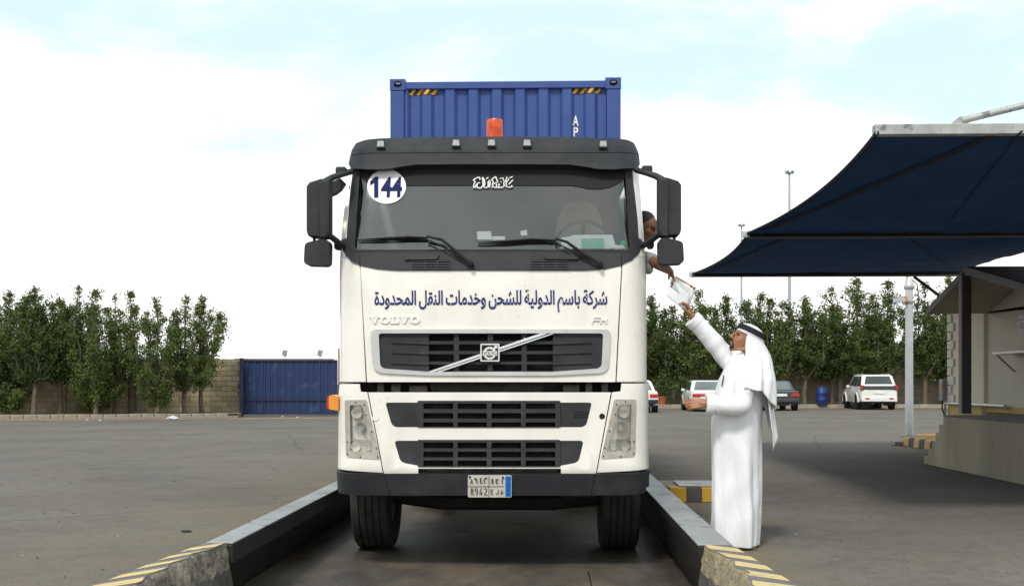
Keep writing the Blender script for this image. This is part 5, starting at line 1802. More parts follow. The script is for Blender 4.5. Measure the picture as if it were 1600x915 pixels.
MB().lathe([(0.0, 0.24), (0.05, 0.24), (0.075, 0.20), (0.09, 0.10), (0.115, 0.06), (0.115, 0.02), (0.09, -0.02), (0, -0.02)], (cp.x, cp.y, ztp + 0.02), n=18).build('body', SILVER, dm, smooth=True)
MB().tube([Vector((cp.x + 0.07, cp.y - 0.03, ztp + 0.2)), Vector((cp.x + 0.15, cp.y - 0.05, ztp + 0.1)), Vector((cp.x + 0.19, cp.y - 0.04, ztp - 0.2)), Vector((cp.x + 0.15, cp.y - 0.04, ztp - 0.5)), Vector((cp.x + 0.09, cp.y - 0.03, ztp - 0.6))], 0.012, 6).build('cable', CHASSIS, dm)
MB().lathe([(0.02, 0), (0.04, 0), (0.04, 0.04), (0.0, 0.05)], (cp.x - 0.03, cp.y, ztp + 0.25), n=10).build('antenna_cap', ORANGE, dm)
q = dep(1404, 468.5, 24.3)
bc_ = thing('box_camera', 'white box camera pointing left from the white pole', 'security camera', (q.x, q.y, q.z))
RM = Matrix.Rotation(-0.12, 3, 'Y')
MB().box(q, (0.26, 0.10, 0.10), RM).build('housing', POLEW, bc_, bevel=0.01)
MB().box(q + Vector((-0.01, 0, 0.062)), (0.30, 0.12, 0.012), RM).build('sunshield', POLEW, bc_)
MB().lathe([(0, 0), (0.035, 0), (0.035, 0.02), (0, 0.02)], q + Vector((-0.135, 0, -0.015)), (-1, 0, 0), 12).build('lens', BLACK, bc_)
MB().tube([q + Vector((0.08, 0, -0.04)), q + Vector((0.12, 0.02, -0.10)), Vector((cp.x - 0.07, cp.y, q.z - 0.05))], 0.018, 6).build('arm', SILVER, bc_)
MB().box(q + Vector((0.14, 0, 0.02)), (0.06, 0.06, 0.1)).build('junction', ORANGE, bc_)

# ================================================================== shade canopy
SAIL = mat('shade_cloth', (0.004, 0.018, 0.046), (0.003, 0.013, 0.035), rough=0.9, scale=0.8, detail=6, trans=0.28, bump=0.1, bscale=8)
SEAM = mat('cloth_seam', (0.005, 0.011, 0.028), rough=0.9)
GALV = mat('galvanised', (0.50, 0.51, 0.49), (0.36, 0.37, 0.35), rough=0.5, metal=0.35, scale=7, detail=9, speck=((0.2, 0.2, 0.2), 9, 0.62))
can = thing('shade_canopy', 'navy blue stretched cloth canopy on cantilever beams over the right lane', 'canopy', (5.8, 6.5, 3.2))
def beam(p0, p1, D, zlo, zhi, m):
    a, b = dep(p0, 600, D), dep(p1, 600, D)
    o = MB().box2((a.x, a.y, zlo), (b.x + 0, a.y + 0.10, zhi)).build('beam', m, can, bevel=0.004)
    return a, b
D1, D2, D3 = 9.35, 16.1, 22.1
def zz(py, D):
    return CAMP.z + (HOR - py) * D / FPX
b1a, b1b = beam(1368, 2560, D1, zz(210, D1), zz(194, D1), GALV)
b2a, b2b = beam(1163, 1900, D2, zz(370, D2), zz(363.5, D2), CHASSIS)
b3a, b3b = beam(1079, 1580, D3, zz(431, D3), zz(424.5, D3), CHASSIS)
for (pa, D, py) in ((1163, D2, 371.0), (1079, D3, 431.5)):
    a, b = dep(pa, py, D), dep(1900 if D == D2 else 1545, py, D)
    MB().box2((a.x, a.y - 0.012, zz(py + 1, D)), (b.x, a.y + 0.06, zz(py - 1.2, D))).build('beam_flange', mat('flange_grey', (0.20, 0.19, 0.18), rough=0.6), can)
def sail(A0, A1, B0, B1, sagL, sagR, droop, nu=60, nv=44):
    """cloth between near beam A0-A1 and far beam B0-B1; free edges cut inwards"""
    rows = []
    for j in range(nv + 1):
        v = j / nv
        l = A0.lerp(B0, v); r = A1.lerp(B1, v)
        l = l + Vector((sagL * 4 * v * (1 - v), 0, 0)); r = r - Vector((sagR * 4 * v * (1 - v), 0, 0))
        row = []
        for i in range(nu + 1):
            u = i / nu
            p = l.lerp(r, u)
            edge = min(1.0, 5 * u)
            p.z += droop * 4 * v * (1 - v) * math.sin(PI * min(1, 0.15 + 0.85 * u)) * 0.9 + edge * 0.022 * noise.noise(Vector((p.x * 2.2, p.y * 0.9, 3))) + edge * 0.012 * noise.noise(Vector((p.x * 0.8 + p.y, p.y * 3.0, 8)))
            row.append(p)
        rows.append(row)
    return rows
def V(px, py, D):
    return dep(px, py, D)
s1 = sail(V(1370, 208, D1), Vector((8.5, b1a.y, zz(208, D1))), V(1168, 365, D2), Vector((8.5, b2a.y, zz(365, D2))), 0.17, 0.2, -0.06)
s2 = sail(V(1166, 369, D2), Vector((8.3, b2a.y, zz(369, D2))), V(1082, 428, D3), Vector((8.45, b3a.y, zz(426, D3))), 0.14, 0.3, -0.05)
for s_ in (s1, s2):
    o = MB().grid(s_).build('cloth', SAIL, can, smooth='all')
    hem = MB()
    hem.tube([r[0] for r in s_], 0.022, 6)
    hem.build('hem', SEAM, o)
def seam(px0, py0, px1, py1, rowset, w, par):
    """strip sewn under the cloth along a straight line between two seen points"""
    def zat(x, y):
        best = min((abs(p.x - x) + abs(p.y - y), p.z) for r in rowset for p in r)
        return best[1]
    pts = []
    ya, yb = rowset[0][0].y, rowset[-1][0].y
    for f in np.linspace(0, 1, 15):
        px, py = px0 + (px1 - px0) * f, py0 + (py1 - py0) * f
        p = on_z(px, py, 3.36)
        z = zat(p.x, p.y) - 0.02
        p = on_z(px, py, z)
        z = zat(p.x, p.y) - 0.015
        pts.append(Vector((p.x, p.y, z)))
    vs = []
    for i, p in enumerate(pts):
        d = (pts[min(i + 1, 14)] - pts[max(i - 1, 0)]).normalized()
        s = Vector((d.y, -d.x, 0)).normalized() * w / 2
        vs.append([p - s, p + s])
    MB().grid(vs).build('seam', SEAM, par, solid=0.003)
cl_ = [o for o in can.children if o.name.startswith('cloth')]
seam(1196, 360, 1552, 214, s1, 0.10, cl_[0])
seam(1480, 350, 1597, 207, s1, 0.02, cl_[0])
seam(1103, 427, 1224, 374, s2, 0.07, cl_[1])
seam(1422, 374, 1492, 422, s2, 0.03, cl_[1])
# brackets, stay pipe and mast off to the right
p = dep(1505, 187, D1)
mb = MB()
mb.prism([(p.x - 0.10, zz(194, D1)), (p.x + 0.06, zz(194, D1)), (p.x + 0.035, zz(181, D1)), (p.x - 0.02, zz(181, D1))], lambda x, z: (x, p.y + 0.03, z), lambda x, z: (x, p.y + 0.045, z))
mb.build('stay_bracket', GALV, can)
q = dep(1600, 163.5, D1)
e = p + (q - p) * (4.6 / (q.x - p.x))
MB().tube([p + Vector((0.0, 0.04, 0.0)), e + Vector((0, 0.04, 0))], 0.028, 10).build('stay_pipe', GALV, can, smooth=True)
for D, zt_ in ((D1, 4.75), (D2, 4.75)):
    yy = b1a.y if D == D1 else b2a.y
    MB().box2((8.62, yy - 0.04, 0.0), (8.80, yy + 0.14, zt_)).build('column', GALV, can, bevel=0.006)
MB().box2((9.3, b3a.y - 0.04, 0.0), (9.48, b3a.y + 0.14, 3.5)).build('column', CHASSIS, can)
for (px, py, D) in ((1163, 366, D2), (1079, 428, D3)):
    a = dep(px, py, D)
    MB().box((a.x + 0.02, a.y - 0.01, a.z), (0.10, 0.05, 0.085)).build('end_plate', SILVER, can)
    MB().box((a.x + 0.30, a.y - 0.03, a.z + 0.04), (0.16, 0.03, 0.03), Matrix.Rotation(-0.3, 3, 'Y')).build('turnbuckle', SILVER, can)
a, b = dep(1428, 432, D3), dep(1468, 462, D3)
MB().tube([a, b, b + (b - a) * 0.9], 0.03, 6).build('knee_brace', CHASSIS, can)
a = dep(1497, 424, D3)
MB().box((a.x, a.y - 0.06, a.z), (0.16, 0.05, 0.07)).build('turnbuckle', SILVER, can)

# ================================================================== loading platform and booth
PLAT = mat('platform_concrete', (0.56, 0.49, 0.34), (0.37, 0.325, 0.23), rough=0.9, scale=1.1, detail=10, bump=0.25, bscale=35, stretch=(1, 1.6, 0.35), lo=0.35, hi=0.7)
plat = thing('concrete_platform', 'stained concrete platform with steps at its far end below the booth', 'platform', (7.8, 4.5, 0))
XF = 6.4
ys_ = [on_x(px, 700, XF).y for px in (1473.5, 1467, 1461.5, 1456, 1450, 1443)]
prof = [(-6.0, 0.0), (-6.0, 0.78), (ys_[0], 0.78)]
hs = [0.78, 0.65, 0.52, 0.39, 0.26, 0.13]
for k in range(5):
    prof += [(ys_[k], hs[k + 1]), (ys_[k + 1], hs[k + 1])]
prof += [(ys_[5], 0.0)]
mb = MB()
mb.prism(prof, lambda y, z: (XF, y, z if z > 0 else 0.003), lambda y, z: (10.5, y, z if z > 0 else 0.003))
mb.build('platform_body', PLAT, plat, bevel=0.012)
MB().box2((XF - 0.012, -6.0, 0.785), (8.0, ys_[0] + 0.01, 0.80)).build('platform_top', mat('platform_screed', (0.30, 0.29, 0.27), (0.22, 0.21, 0.2), rough=0.85, scale=2, bump=0.15), plat, bevel=0.004)

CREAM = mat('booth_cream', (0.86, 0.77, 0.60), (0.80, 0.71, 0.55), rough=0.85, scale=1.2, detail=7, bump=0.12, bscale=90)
CREAM_SHADED = mat('booth_cream_shaded', (0.72, 0.67, 0.54), (0.64, 0.59, 0.47), rough=0.85, scale=0.9, detail=7, bump=0.12, bscale=90)  # same cream render, darkened: shade under the porch roof put into the colour
YBASE = mat('booth_yellow', (0.60, 0.42, 0.14), (0.50, 0.36, 0.14), rough=0.85, scale=4)
XB = 8.0
def yB(px):
    return on_x(px, 600, XB).y
yfar, ycor, ynear = yB(1483.5), yB(1537), 0.2
booth = thing('booth', 'cream rendered booth with corner stones and a gabled porch on the right', 'booth', (9.4, 7.5, 0))
mb = MB()
mb.box2((XB, ycor, 0.0), (XB + 3.2, yfar, 2.72))
mb.build('wall', CREAM, booth, bevel=0.01)
MB().box2((XB + 0.06, ynear, 0.78), (XB + 3.2, ycor - 0.002, 2.72)).build('wall', CREAM_SHADED, booth)
MB().box2((XB - 0.02, ycor + 0.01, 0.0), (XB + 0.1, yfar + 0.02, 0.88)).build('plinth', YBASE, booth)
MB().box2((XB + 0.035, ynear, 0.782), (XB + 0.1, ycor - 0.01, 0.88)).build('plinth', YBASE, booth)
for i in range(13):
    zq = 0.92 + i * 0.165
    w = 0.30 if i % 2 == 0 else 0.17
    MB().box2((XB - 0.035, yfar - w, zq), (XB + 0.2, yfar + 0.035, zq + 0.150)).build('quoin', mat('quoin_stone', (0.80, 0.76, 0.66), (0.70, 0.66, 0.57), rough=0.9, scale=6, bump=0.2), booth, bevel=0.008)
MB().tube([(XB - 0.06, yfar + 0.05, 0.90), (XB - 0.06, yB(1576), 0.90)], 0.030, 10).build('pipe', SILVER, booth, smooth=True)
MB().tube([(XB - 0.06, yfar + 0.05, 0.92), (XB - 0.06, yfar + 0.05, 0.05)], 0.026, 8).build('downpipe', SILVER, booth, smooth=True)
p = on_x(1480, 610, XB - 0.1)
ub = MB().box2((XB - 0.12, yfar + 0.03, 0.95), (XB - 0.02, yfar + 0.22, 1.35)).build('meter_box', LAMPG, booth, bevel=0.006)
MB().box2((XB - 0.125, yfar + 0.05, 1.16), (XB - 0.118, yfar + 0.15, 1.25)).build('meter_label', YEL, ub)
MB().tube([(XB - 0.10, yfar + 0.08, 0.95), (XB - 0.12, yfar + 0.05, 0.8), (XB - 0.06, yfar + 0.03, 0.62)], 0.014, 6).build('meter_cable', CHASSIS, ub)
# gabled porch roof, ridge running away to the right
XR = 7.0
ap = on_x(1511, 424, XR); el = on_x(1449, 487, XR)
er_y, er_z = on_x(1640, 460, XR).y, on_x(1640, 460, XR).z
ROOFD = mat('roof_felt', (0.022, 0.022, 0.024), (0.03, 0.03, 0.03), rough=0.85, scale=4)
SOFF = mat('soffit', (0.48, 0.41, 0.31), (0.42, 0.36, 0.27), rough=0.9, scale=1.5)
for (ya, za), nm in (((el.y, el.z), 'far'), ((er_y, er_z), 'near')):
    th = 0.05
    vs = []
    mb = MB()
    mb.add([(XR, ap.y, ap.z + 0.08), (XR + 3.6, ap.y, ap.z + 0.08), (XR + 3.6, ya, za + 0.06), (XR, ya, za + 0.06),
            (XR, ap.y, ap.z + 0.045), (XR + 3.6, ap.y, ap.z + 0.045), (XR + 3.6, ya, za + 0.025), (XR, ya, za + 0.025)],
           [(0, 1, 2, 3), (4, 5, 6, 7), (0, 1, 5, 4), (1, 2, 6, 5), (2, 3, 7, 6), (3, 0, 4, 7)])
    mb.build('roof_slope', ROOFD, booth)
    mb = MB()
    mb.add([(XR + 0.02, ap.y, ap.z + 0.042), (XR + 3.6, ap.y, ap.z + 0.042), (XR + 3.6, ya, za + 0.022), (XR + 0.02, ya, za + 0.022),
            (XR + 0.02, ap.y, ap.z - 0.01), (XR + 3.6, ap.y, ap.z - 0.01), (XR + 3.6, ya, za - 0.03), (XR + 0.02, ya, za - 0.03)],
           [(0, 1, 2, 3), (4, 5, 6, 7), (0, 1, 5, 4), (1, 2, 6, 5), (2, 3, 7, 6), (3, 0, 4, 7)])
    mb.build('soffit', SOFF, booth)
    mb = MB()
    mb.add([(XR - 0.02, ap.y, ap.z + 0.07), (XR - 0.02, ya, za + 0.05), (XR - 0.02, ya, za - 0.06), (XR - 0.02, ap.y, ap.z - 0.05),
            (XR + 0.018, ap.y, ap.z + 0.07), (XR + 0.018, ya, za + 0.05), (XR + 0.018, ya, za - 0.06), (XR + 0.018, ap.y, ap.z - 0.05)],
           [(0, 1, 2, 3), (4, 5, 6, 7), (0, 1, 5, 4), (1, 2, 6, 5), (2, 3, 7, 6), (3, 0, 4, 7)])
    mb.build('bargeboard', mat('bargeboard_grey', (0.36, 0.35, 0.33), rough=0.8), booth)
# gable infill above the wall line
mb = MB()
mb.add([(XB + 0.03, el.y, el.z - 0.03), (XB + 0.03, ap.y, ap.z - 0.012), (XB + 0.03, er_y, er_z - 0.03), (XB + 0.03, er_y, 2.5), (XB + 0.03, el.y, 2.5),
        (XB + 0.2, el.y, el.z - 0.03), (XB + 0.2, ap.y, ap.z - 0.012), (XB + 0.2, er_y, er_z - 0.03), (XB + 0.2, er_y, 2.5), (XB + 0.2, el.y, 2.5)],
       [(0, 1, 2, 3, 4), (9, 8, 7, 6, 5)] + [(i, (i + 1) % 5, (i + 1) % 5 + 5, i + 5) for i in range(5)])
mb.build('gable', CREAM_SHADED, booth)
# column, wall notice, shelf
STEELD = mat('column_dark', (0.035, 0.042, 0.042), (0.05, 0.056, 0.055), rough=0.5, scale=3)
cy_ = on_x(1510, 600, 7.02).y
col = MB().box2((6.95, cy_ - 0.03, 0.80), (7.09, cy_ + 0.11, ap.z - 0.012)).build('porch_column', STEELD, booth, bevel=0.006)
MB().box2((6.935, cy_ - 0.02, 0.80), (6.949, cy_ + 0.10, ap.z - 0.05)).build('column_flange', mat('column_pink', (0.34, 0.28, 0.26), rough=0.6), col)
yn0, yn1 = yB(1585), yB(1606)
zn0, zn1 = on_x(1590, 520, XB).z, on_x(1590, 492, XB).z
nt = tag(MB().box2((XB + 0.048, yn1, zn0), (XB + 0.058, yn0, zn1)).build('wall_notice', PAPER), 'white paper notice pinned to the shaded booth wall', 'notice')
mb = MB()
for i, f in enumerate((0.72, 0.55, 0.45, 0.36, 0.27)):
    w = 0.5 if i == 0 else 0.34
    z = zn0 + (zn1 - zn0) * f
    mb.box2((XB + 0.0455, (yn0 + yn1) / 2 - w * (yn0 - yn1), z - 0.006), (XB + 0.047, (yn0 + yn1) / 2 + w * (yn0 - yn1), z + 0.006))
kind(mb.build('print_lines', INKG, nt), 'stuff')
ys0 = yB(1577)
zs_ = on_x(1590, 551, XB).z
sh = thing('wall_shelf', 'narrow metal shelf on a bracket on the shaded booth wall', 'shelf', (XB, ys0, zs_))
MB().box2((XB - 0.28, ys0 - 1.4, zs_ - 0.02), (XB + 0.058, ys0, zs_ + 0.015)).build('shelf_board', SILVER, sh, bevel=0.004)
MB().tube([(XB - 0.24, ys0 - 0.1, zs_ - 0.03), (XB + 0.05, ys0 - 0.1, zs_ - 0.30)], 0.015, 6).build('shelf_bracket', LAMPG, sh)
rd0 = on_x(1503, 540, XB)
tag(MB().box2((XB - 0.03, rd0.y - 0.05, on_x(1502, 558, XB).z), (XB - 0.003, rd0.y + 0.09, on_x(1502, 520, XB).z)).build('red_sign', mat('sign_red', (0.30, 0.05, 0.05), rough=0.5), None, bevel=0.004), 'narrow dark red sign on the booth wall behind the steel column', 'sign')

# ================================================================== parked cars
TYRE = RUBBER
def loft(mb, secs):
    m = len(secs[0])
    mb.grid(secs, close=True)
    n0 = len(mb.v) - m * len(secs)
    mb.f.append(tuple(n0 + i for i in range(m)))
    mb.f.append(tuple(n0 + m * (len(secs) - 1) + i for i in range(m)))
def car(name, label, cat, loc, rotz, paint, suv=False, group='cars parked along the far wall', extra=None, mirror=True, low=None):
    """rear bumper at y=0, nose at +y, wheels on z=0"""
    t = thing(name, label, cat, loc, rotz, group, local=True)
    if suv:
        Ln, hw, zb, zbelt, zroof = 4.55, 0.87, 0.34, 1.05, 1.68
        body = [(0.02, .50, .92, .80), (0.10, .40, 1.02, .85), (0.5, .36, 1.05, .87), (2.0, .34, 1.05, .87), (3.2, .34, 1.03, .87), (4.1, .38, .98, .85), (4.5, .46, .86, .76)]
        gh0 = (0.05, 3.15, hw - .03, zbelt - .02); gh1 = (0.42, 2.35, hw - .17, zroof)
        wh = 0.36
        axles = (0.95, 3.62)
    else:
        Ln, hw, zb, zbelt, zroof = 4.5, 0.86, 0.26, 0.90, 1.40
        body = [(0.02, .42, .86, .78), (0.10, .32, .92, .83), (0.7, .26, .93, .86), (1.6, .24, .92, .86), (3.0, .24, .90, .86), (4.0, .28, .84, .84), (4.45, .36, .70, .74)]
        gh0 = (0.72, 3.25, hw - .04, zbelt - .02); gh1 = (1.30, 2.55, hw - .20, zroof)
        wh = 0.31
        axles = (0.85, 3.5)
    def sec(y, z0, z1, w):
        r = 0.09
        return [(-w + .05, y, z0), (-w, y, z0 + r), (-w - .012, y, (z0 + z1) / 2), (-w + .015, y, z1 - r), (-w + .07, y, z1), (0, y, z1 + .012), (w - .07, y, z1), (w - .015, y, z1 - r), (w + .012, y, (z0 + z1) / 2), (w, y, z0 + r), (w - .05, y, z0), (0, y, z0)]
    mb = MB()
    loft(mb, [sec(*b) for b in body])
    bd = mb.build('body', paint, t, smooth=True, bevel=0.01)
    def loop(y0, y1, w, z, r=0.10):
        pts = []
        for cx, cy, a0 in ((w - r, y0 + r, -PI / 2), (w - r, y1 - r, 0), (-w + r, y1 - r, PI / 2), (-w + r, y0 + r, PI)):
            for i in range(4):
                a = a0 + PI / 2 * i / 3
                pts.append((cx + r * math.cos(a), cy + r * math.sin(a), z))
        return pts
    mb = MB()
    mid = tuple(gh0[i] * 0.12 + gh1[i] * 0.88 for i in range(4))
    loft(mb, [loop(gh0[0], gh0[1], gh0[2], gh0[3]), loop(mid[0], mid[1], mid[2], mid[3]), loop(gh1[0] + .12, gh1[1] - .1, gh1[2] - .05, gh1[3])])
    mb.build('cabin', paint, t, smooth=True)
    def gp_(fx, fy, fz):          # point on the cabin frame
        z = gh0[3] + (gh1[3] - gh0[3]) * fz
        y0 = gh0[0] + (gh1[0] - gh0[0]) * fz; y1 = gh0[1] + (gh1[1] - gh0[1]) * fz
        w = gh0[2] + (gh1[2] - gh0[2]) * fz
        return Vector((fx * w, y0 + (y1 - y0) * fy, z))
    def pane(nm, fxs, fys, side, m=GLASSD, z0=0.14, z1=0.84, back=False):
        if back:
            q = [gp_(fxs[0], fys, z0), gp_(fxs[1], fys, z0), gp_(fxs[1] * .94, fys, z1), gp_(fxs[0] * .94, fys, z1)]
            off = Vector((0, -0.012 if fys == 0 else 0.012, 0.004))
        else:
            q = [gp_(side, fys[0], z0), gp_(side, fys[1], z0), gp_(side, fys[3], z1), gp_(side, fys[2], z1)]
            off = Vector((side * 0.012, 0, 0.004))
        mb = MB()
        mb.add([p + off for p in q] + [p - off * 1.5 for p in q], [(0, 1, 2, 3), (7, 6, 5, 4)] + [(i, (i + 1) % 4, (i + 1) % 4 + 4, i + 4) for i in range(4)])
        return mb.build(nm, m, t)
    DG = mat('dark_glass', (0.035, 0.045, 0.045), (0.06, 0.07, 0.07), rough=0.12, scale=2, spec=0.6)
    LG = mat('pale_glass', (0.10, 0.12, 0.12), (0.16, 0.18, 0.18), rough=0.1, scale=2, spec=0.7)
    pane('rear_window', (-.82, .82), 0, 0, DG if suv else LG, 0.16 if not suv else 0.30, 0.88, True)
    pane('windscreen', (-.88, .88), 1, 0, DG, 0.12, 0.88, True)
    for s in (-1, 1):
        if suv:
            for a in ((.05, .30, .07, .30), (.33, .58, .34, .58), (.61, .90, .61, .84)):
                pane('side_window', None, a, s, DG, .14, .86)
        else:
            for a in ((.10, .48, .14, .48), (.52, .90, .52, .84)):
                pane('side_window', None, a, s, DG, .14, .86)
        for ay in axles:
            tw = MB().lathe([(wh * .58, -.10), (wh * .92, -.105), (wh, -.08), (wh, .08), (wh * .92, .105), (wh * .58, .10)], (s * (hw - .10), ay, wh), (1, 0, 0), 24).build('wheel', TYRE, t, smooth=True)
            MB().lathe([(wh * .60, 0.06), (wh * .56, .09), (wh * .30, .07), (0, .085)], (s * (hw - .10), ay, wh), (s, 0, 0), 18).build('rim', SILVER, tw, smooth=True)
            aa = np.linspace(R(0), R(180), 13)
            mbf = MB()
            ri, ro = wh + 0.03, wh + (0.10 if suv else 0.055)
            rows_ = []
            for q in aa:
                cs, sn = math.cos(q), math.sin(q)
                rows_.append([(s * (hw - .01), ay + ri * cs, wh + ri * sn), (s * (hw + (.045 if suv else .018)), ay + ri * cs, wh + ri * sn), (s * (hw + (.045 if suv else .018)), ay + ro * cs, wh + ro * sn), (s * (hw - .01), ay + (ro + .03) * cs, wh + (ro + .03) * sn)])
            mbf.grid(rows_)
            mbf.build('wheel_arch', paint, t, smooth=True)
            dk = MB().lathe([(0, -.01), (ri, -.01), (ri, .01), (0, .01)], (s * (hw + .004), ay, wh), (1, 0, 0), 24).build('wheel_well', BLACK, t)
        if mirror:
            MB().box((s * (hw + .06), gh0[1] - .55, gh0[3] + .08), (.16, .09, .12)).build('wing_mirror', paint, t, bevel=.02)
    # rear face
    if suv:
        MB().box((0, .012, .50), (1.66, .10, .22)).build('bumper', paint, t, bevel=.03)
        MB().box2((-.80, -.02, .985), (.80, .10, 1.14)).build('tailgate_band', DG, t, bevel=.015)
        for s in (-1, 1):
            MB().box2((s * .70, -.012, .94), (s * .865, .16, 1.17)).build('tail_light', REDL, t, bevel=.015)
            MB().box2((s * .46, -.045, .49), (s * .66, -.03, .57)).build('bumper_reflector', REDL, t, bevel=.006)
            MB().bar((s * .62, .75, zroof + .035), (s * .62, 2.3, zroof + .035), .04, .035).build('roof_rail', SILVER, t)
            MB().box2((s * .30, .25, .20), (s * .62, .55, .40)).build('underbody', CHASSIS, t)
        MB().box2((-.26, -.012, .76), (.26, .03, .88)).build('licence_plate', PAPER, t, bevel=.004)
        MB().box2((-.70, .10, .30), (.70, 4.2, .44)).build('underbody', CHASSIS, t)
    else:
        MB().box((0, .015, .48), (1.62, .11, .17)).build('bumper', low or paint, t, bevel=.03)
        MB().box2((-.60, .05, .24), (.60, 4.2, .36)).build('underbody', CHASSIS, t)
        MB().box2((-.68, -.004, .36), (.68, .06, .41)).build('lower_valance', PLASTIC, t)
        for s in (-1, 1):
            MB().box2((s * .46, -.018, .66), (s * .82, .10, .80)).build('tail_light', REDL, t, bevel=.012)
        if extra == 'bar':
            MB().box2((-.455, -.006, .70), (.455, .05, .79)).build('rear_panel', REDL, t)
        MB().box2((-.26, -.03, .665), (.26, 0.0, .785)).build('licence_plate', PAPER, t, bevel=.004)
        MB().tube([(.40, -.04, .28), (.40, .3, .28)], .03, 8).build('exhaust', LAMPG, t)
    return t
WCAR = mat('car_white', (0.78, 0.77, 0.73), (0.72, 0.71, 0.67), rough=0.25, coat=0.5, scale=2)
DCAR = mat('car_dark', (0.030, 0.033, 0.036), (0.045, 0.047, 0.05), rough=0.25, coat=0.5, scale=2)
def carpos(px, py):
    p = on_z(px, py, 0.0)
    return (p.x, p.y, 0.003)
car('parked_car', 'white off-road estate with black tailgate band parked by the wall', 'car', carpos(1374, 640), R(-3), WCAR, suv=True)
car('parked_car', 'white saloon behind the left hand of the robed man', 'car', carpos(1111, 643), 0, WCAR, extra='bar', low=PLASTIC)
car('parked_car', 'dark grey saloon partly hidden by the robed man', 'car', carpos(1221, 641.5), 0, DCAR)
car('parked_car', 'white saloon with a red tail light peeping out behind the truck', 'car', carpos(999, 644.5), R(2), WCAR, low=PLASTIC)
# blue barrel
c = dep(1284, 629, 58.4)
BARL = mat('barrel_blue', (0.008, 0.028, 0.14), (0.01, 0.035, 0.17), rough=0.45, scale=4)
br = thing('barrel', 'blue plastic barrel on the kerb strip beside the off-road car', 'barrel', (c.x, c.y, 0.16))
MB().lathe([(0, 0.0), (0.27, 0.0), (0.29, 0.03), (0.30, 0.25), (0.315, 0.28), (0.30, 0.31), (0.30, 0.58), (0.315, 0.61), (0.30, 0.64), (0.29, 0.85), (0.27, 0.88), (0, 0.87)], (c.x, c.y, 0.163), n=24).build('drum', BARL, br, smooth=True)
MB().lathe([(0.285, 0.865), (0.295, 0.875), (0.285, 0.90), (0.26, 0.895)], (c.x, c.y, 0.163), n=24).build('drum_rim', BARL, br, smooth=True)
# litter
rng = random.Random(4)
WBAG = mat('bag_white', (0.8, 0.8, 0.8), rough=0.4, trans=0.2)
def bag(px, py, r, lab, z=0.0):
    p = on_z(px, py, z)
    mb = MB()
    mb.ball((0, 0, 0), (r, r * 0.7, r * 0.42), n=14)
    q = rng.random() * 50
    mb.v = [(p.x + x * (1 + .9 * noise.noise(Vector((x / r * 2.2 + q, y / r * 2.2, zc / r * 3)))), p.y + y, z + 0.003 + max(0, r * .3 + zc + r * .35 * noise.noise(Vector((x / r * 3 + q, y / r * 3, 1))))) for x, y, zc in mb.v]
    o = mb.build('plastic_bag', WBAG, None)
    return tag(o, lab, 'litter')
bag(270, 655, 0.17, 'crumpled white plastic bag at the kerb left of the gate')
bag(1440, 637, 0.10, 'scrap of white plastic by the kerb right of the camera pole')
for px, py, lab in ((136, 656, 'tiny white scrap on the asphalt under the left trees'), (156, 657, 'tiny white scrap lying before the kerb under the bushy tree'), (441, 651, 'white scrap on the ground before the blue gate'), (465, 652, 'white scrap on the ground below the gate, near the truck')):
    bag(px, py, 0.04, lab)
p = on_z(291, 831, 0)
mb = MB()
mb.ball((0, 0, 0), (0.05, 0.022, 0.012), n=10)
mb.v = [(p.x + x * (1 + .6 * noise.noise(Vector((x * 60, y * 60, 0)))), p.y + y, 0.010 + zc) for x, y, zc in mb.v]
tag(mb.build('dark_scrap', RUBBER, None), 'small dark scrap on the asphalt beside the left guide rail', 'litter')
# ================================================================== people
SKIN = mat('skin_tan', (0.36, 0.165, 0.085), (0.30, 0.13, 0.065), rough=0.5, scale=14, bump=0.05, bscale=200)
SKIN2 = mat('skin_brown', (0.20, 0.085, 0.045), (0.16, 0.066, 0.036), rough=0.5, scale=14, bump=0.05, bscale=200)
HAIR = mat('hair_black', (0.010, 0.008, 0.007), (0.02, 0.016, 0.014), rough=0.7, scale=60, bump=0.4, bscale=300)
def cloth_mat(name, c, c2, trans=0.0):
    """white cloth with sharp irregular creases"""
    m = mat(name, c, c2, rough=0.85, scale=5, trans=trans)
    t = m.node_tree
    L = t.links.new
    b = t.nodes['Principled BSDF']
    tc = t.nodes.new('ShaderNodeTexCoord')
    prev = None
    for sc, st, rot in ((5.5, (1.0, 1.0, 0.22), 0.22), (12.0, (1.0, 1.0, 0.30), -0.35)):
        mp = t.nodes.new('ShaderNodeMapping')
        mp.inputs['Scale'].default_value = st
        mp.inputs['Rotation'].default_value = (0.0, rot, 0.0)
        L(tc.outputs['Object'], mp.inputs[0])
        n = t.nodes.new('ShaderNodeTexNoise')
        n.inputs['Scale'].default_value = sc
        n.inputs['Detail'].default_value = 2.5
        n.inputs['Distortion'].default_value = 0.5
        L(mp.outputs[0], n.inputs['Vector'])
        s_ = t.nodes.new('ShaderNodeMath'); s_.operation = 'SUBTRACT'; s_.inputs[1].default_value = 0.5
        a_ = t.nodes.new('ShaderNodeMath'); a_.operation = 'ABSOLUTE'
        p_ = t.nodes.new('ShaderNodeMath'); p_.operation = 'POWER'; p_.inputs[1].default_value = 0.7
        L(n.outputs['Fac'], s_.inputs[0]); L(s_.outputs[0], a_.inputs[0]); L(a_.outputs[0], p_.inputs[0])
        bp = t.nodes.new('ShaderNodeBump')
        bp.inputs['Strength'].default_value = 0.38
        bp.inputs['Distance'].default_value = 0.050 if prev is None else 0.016
        L(p_.outputs[0], bp.inputs['Height'])
        if prev is not None:
            L(prev, bp.inputs['Normal'])
        prev = bp.outputs[0]
    L(prev, b.inputs['Normal'])
    return m
COTTON = cloth_mat('white_cotton', (0.81, 0.81, 0.835), (0.78, 0.78, 0.81))
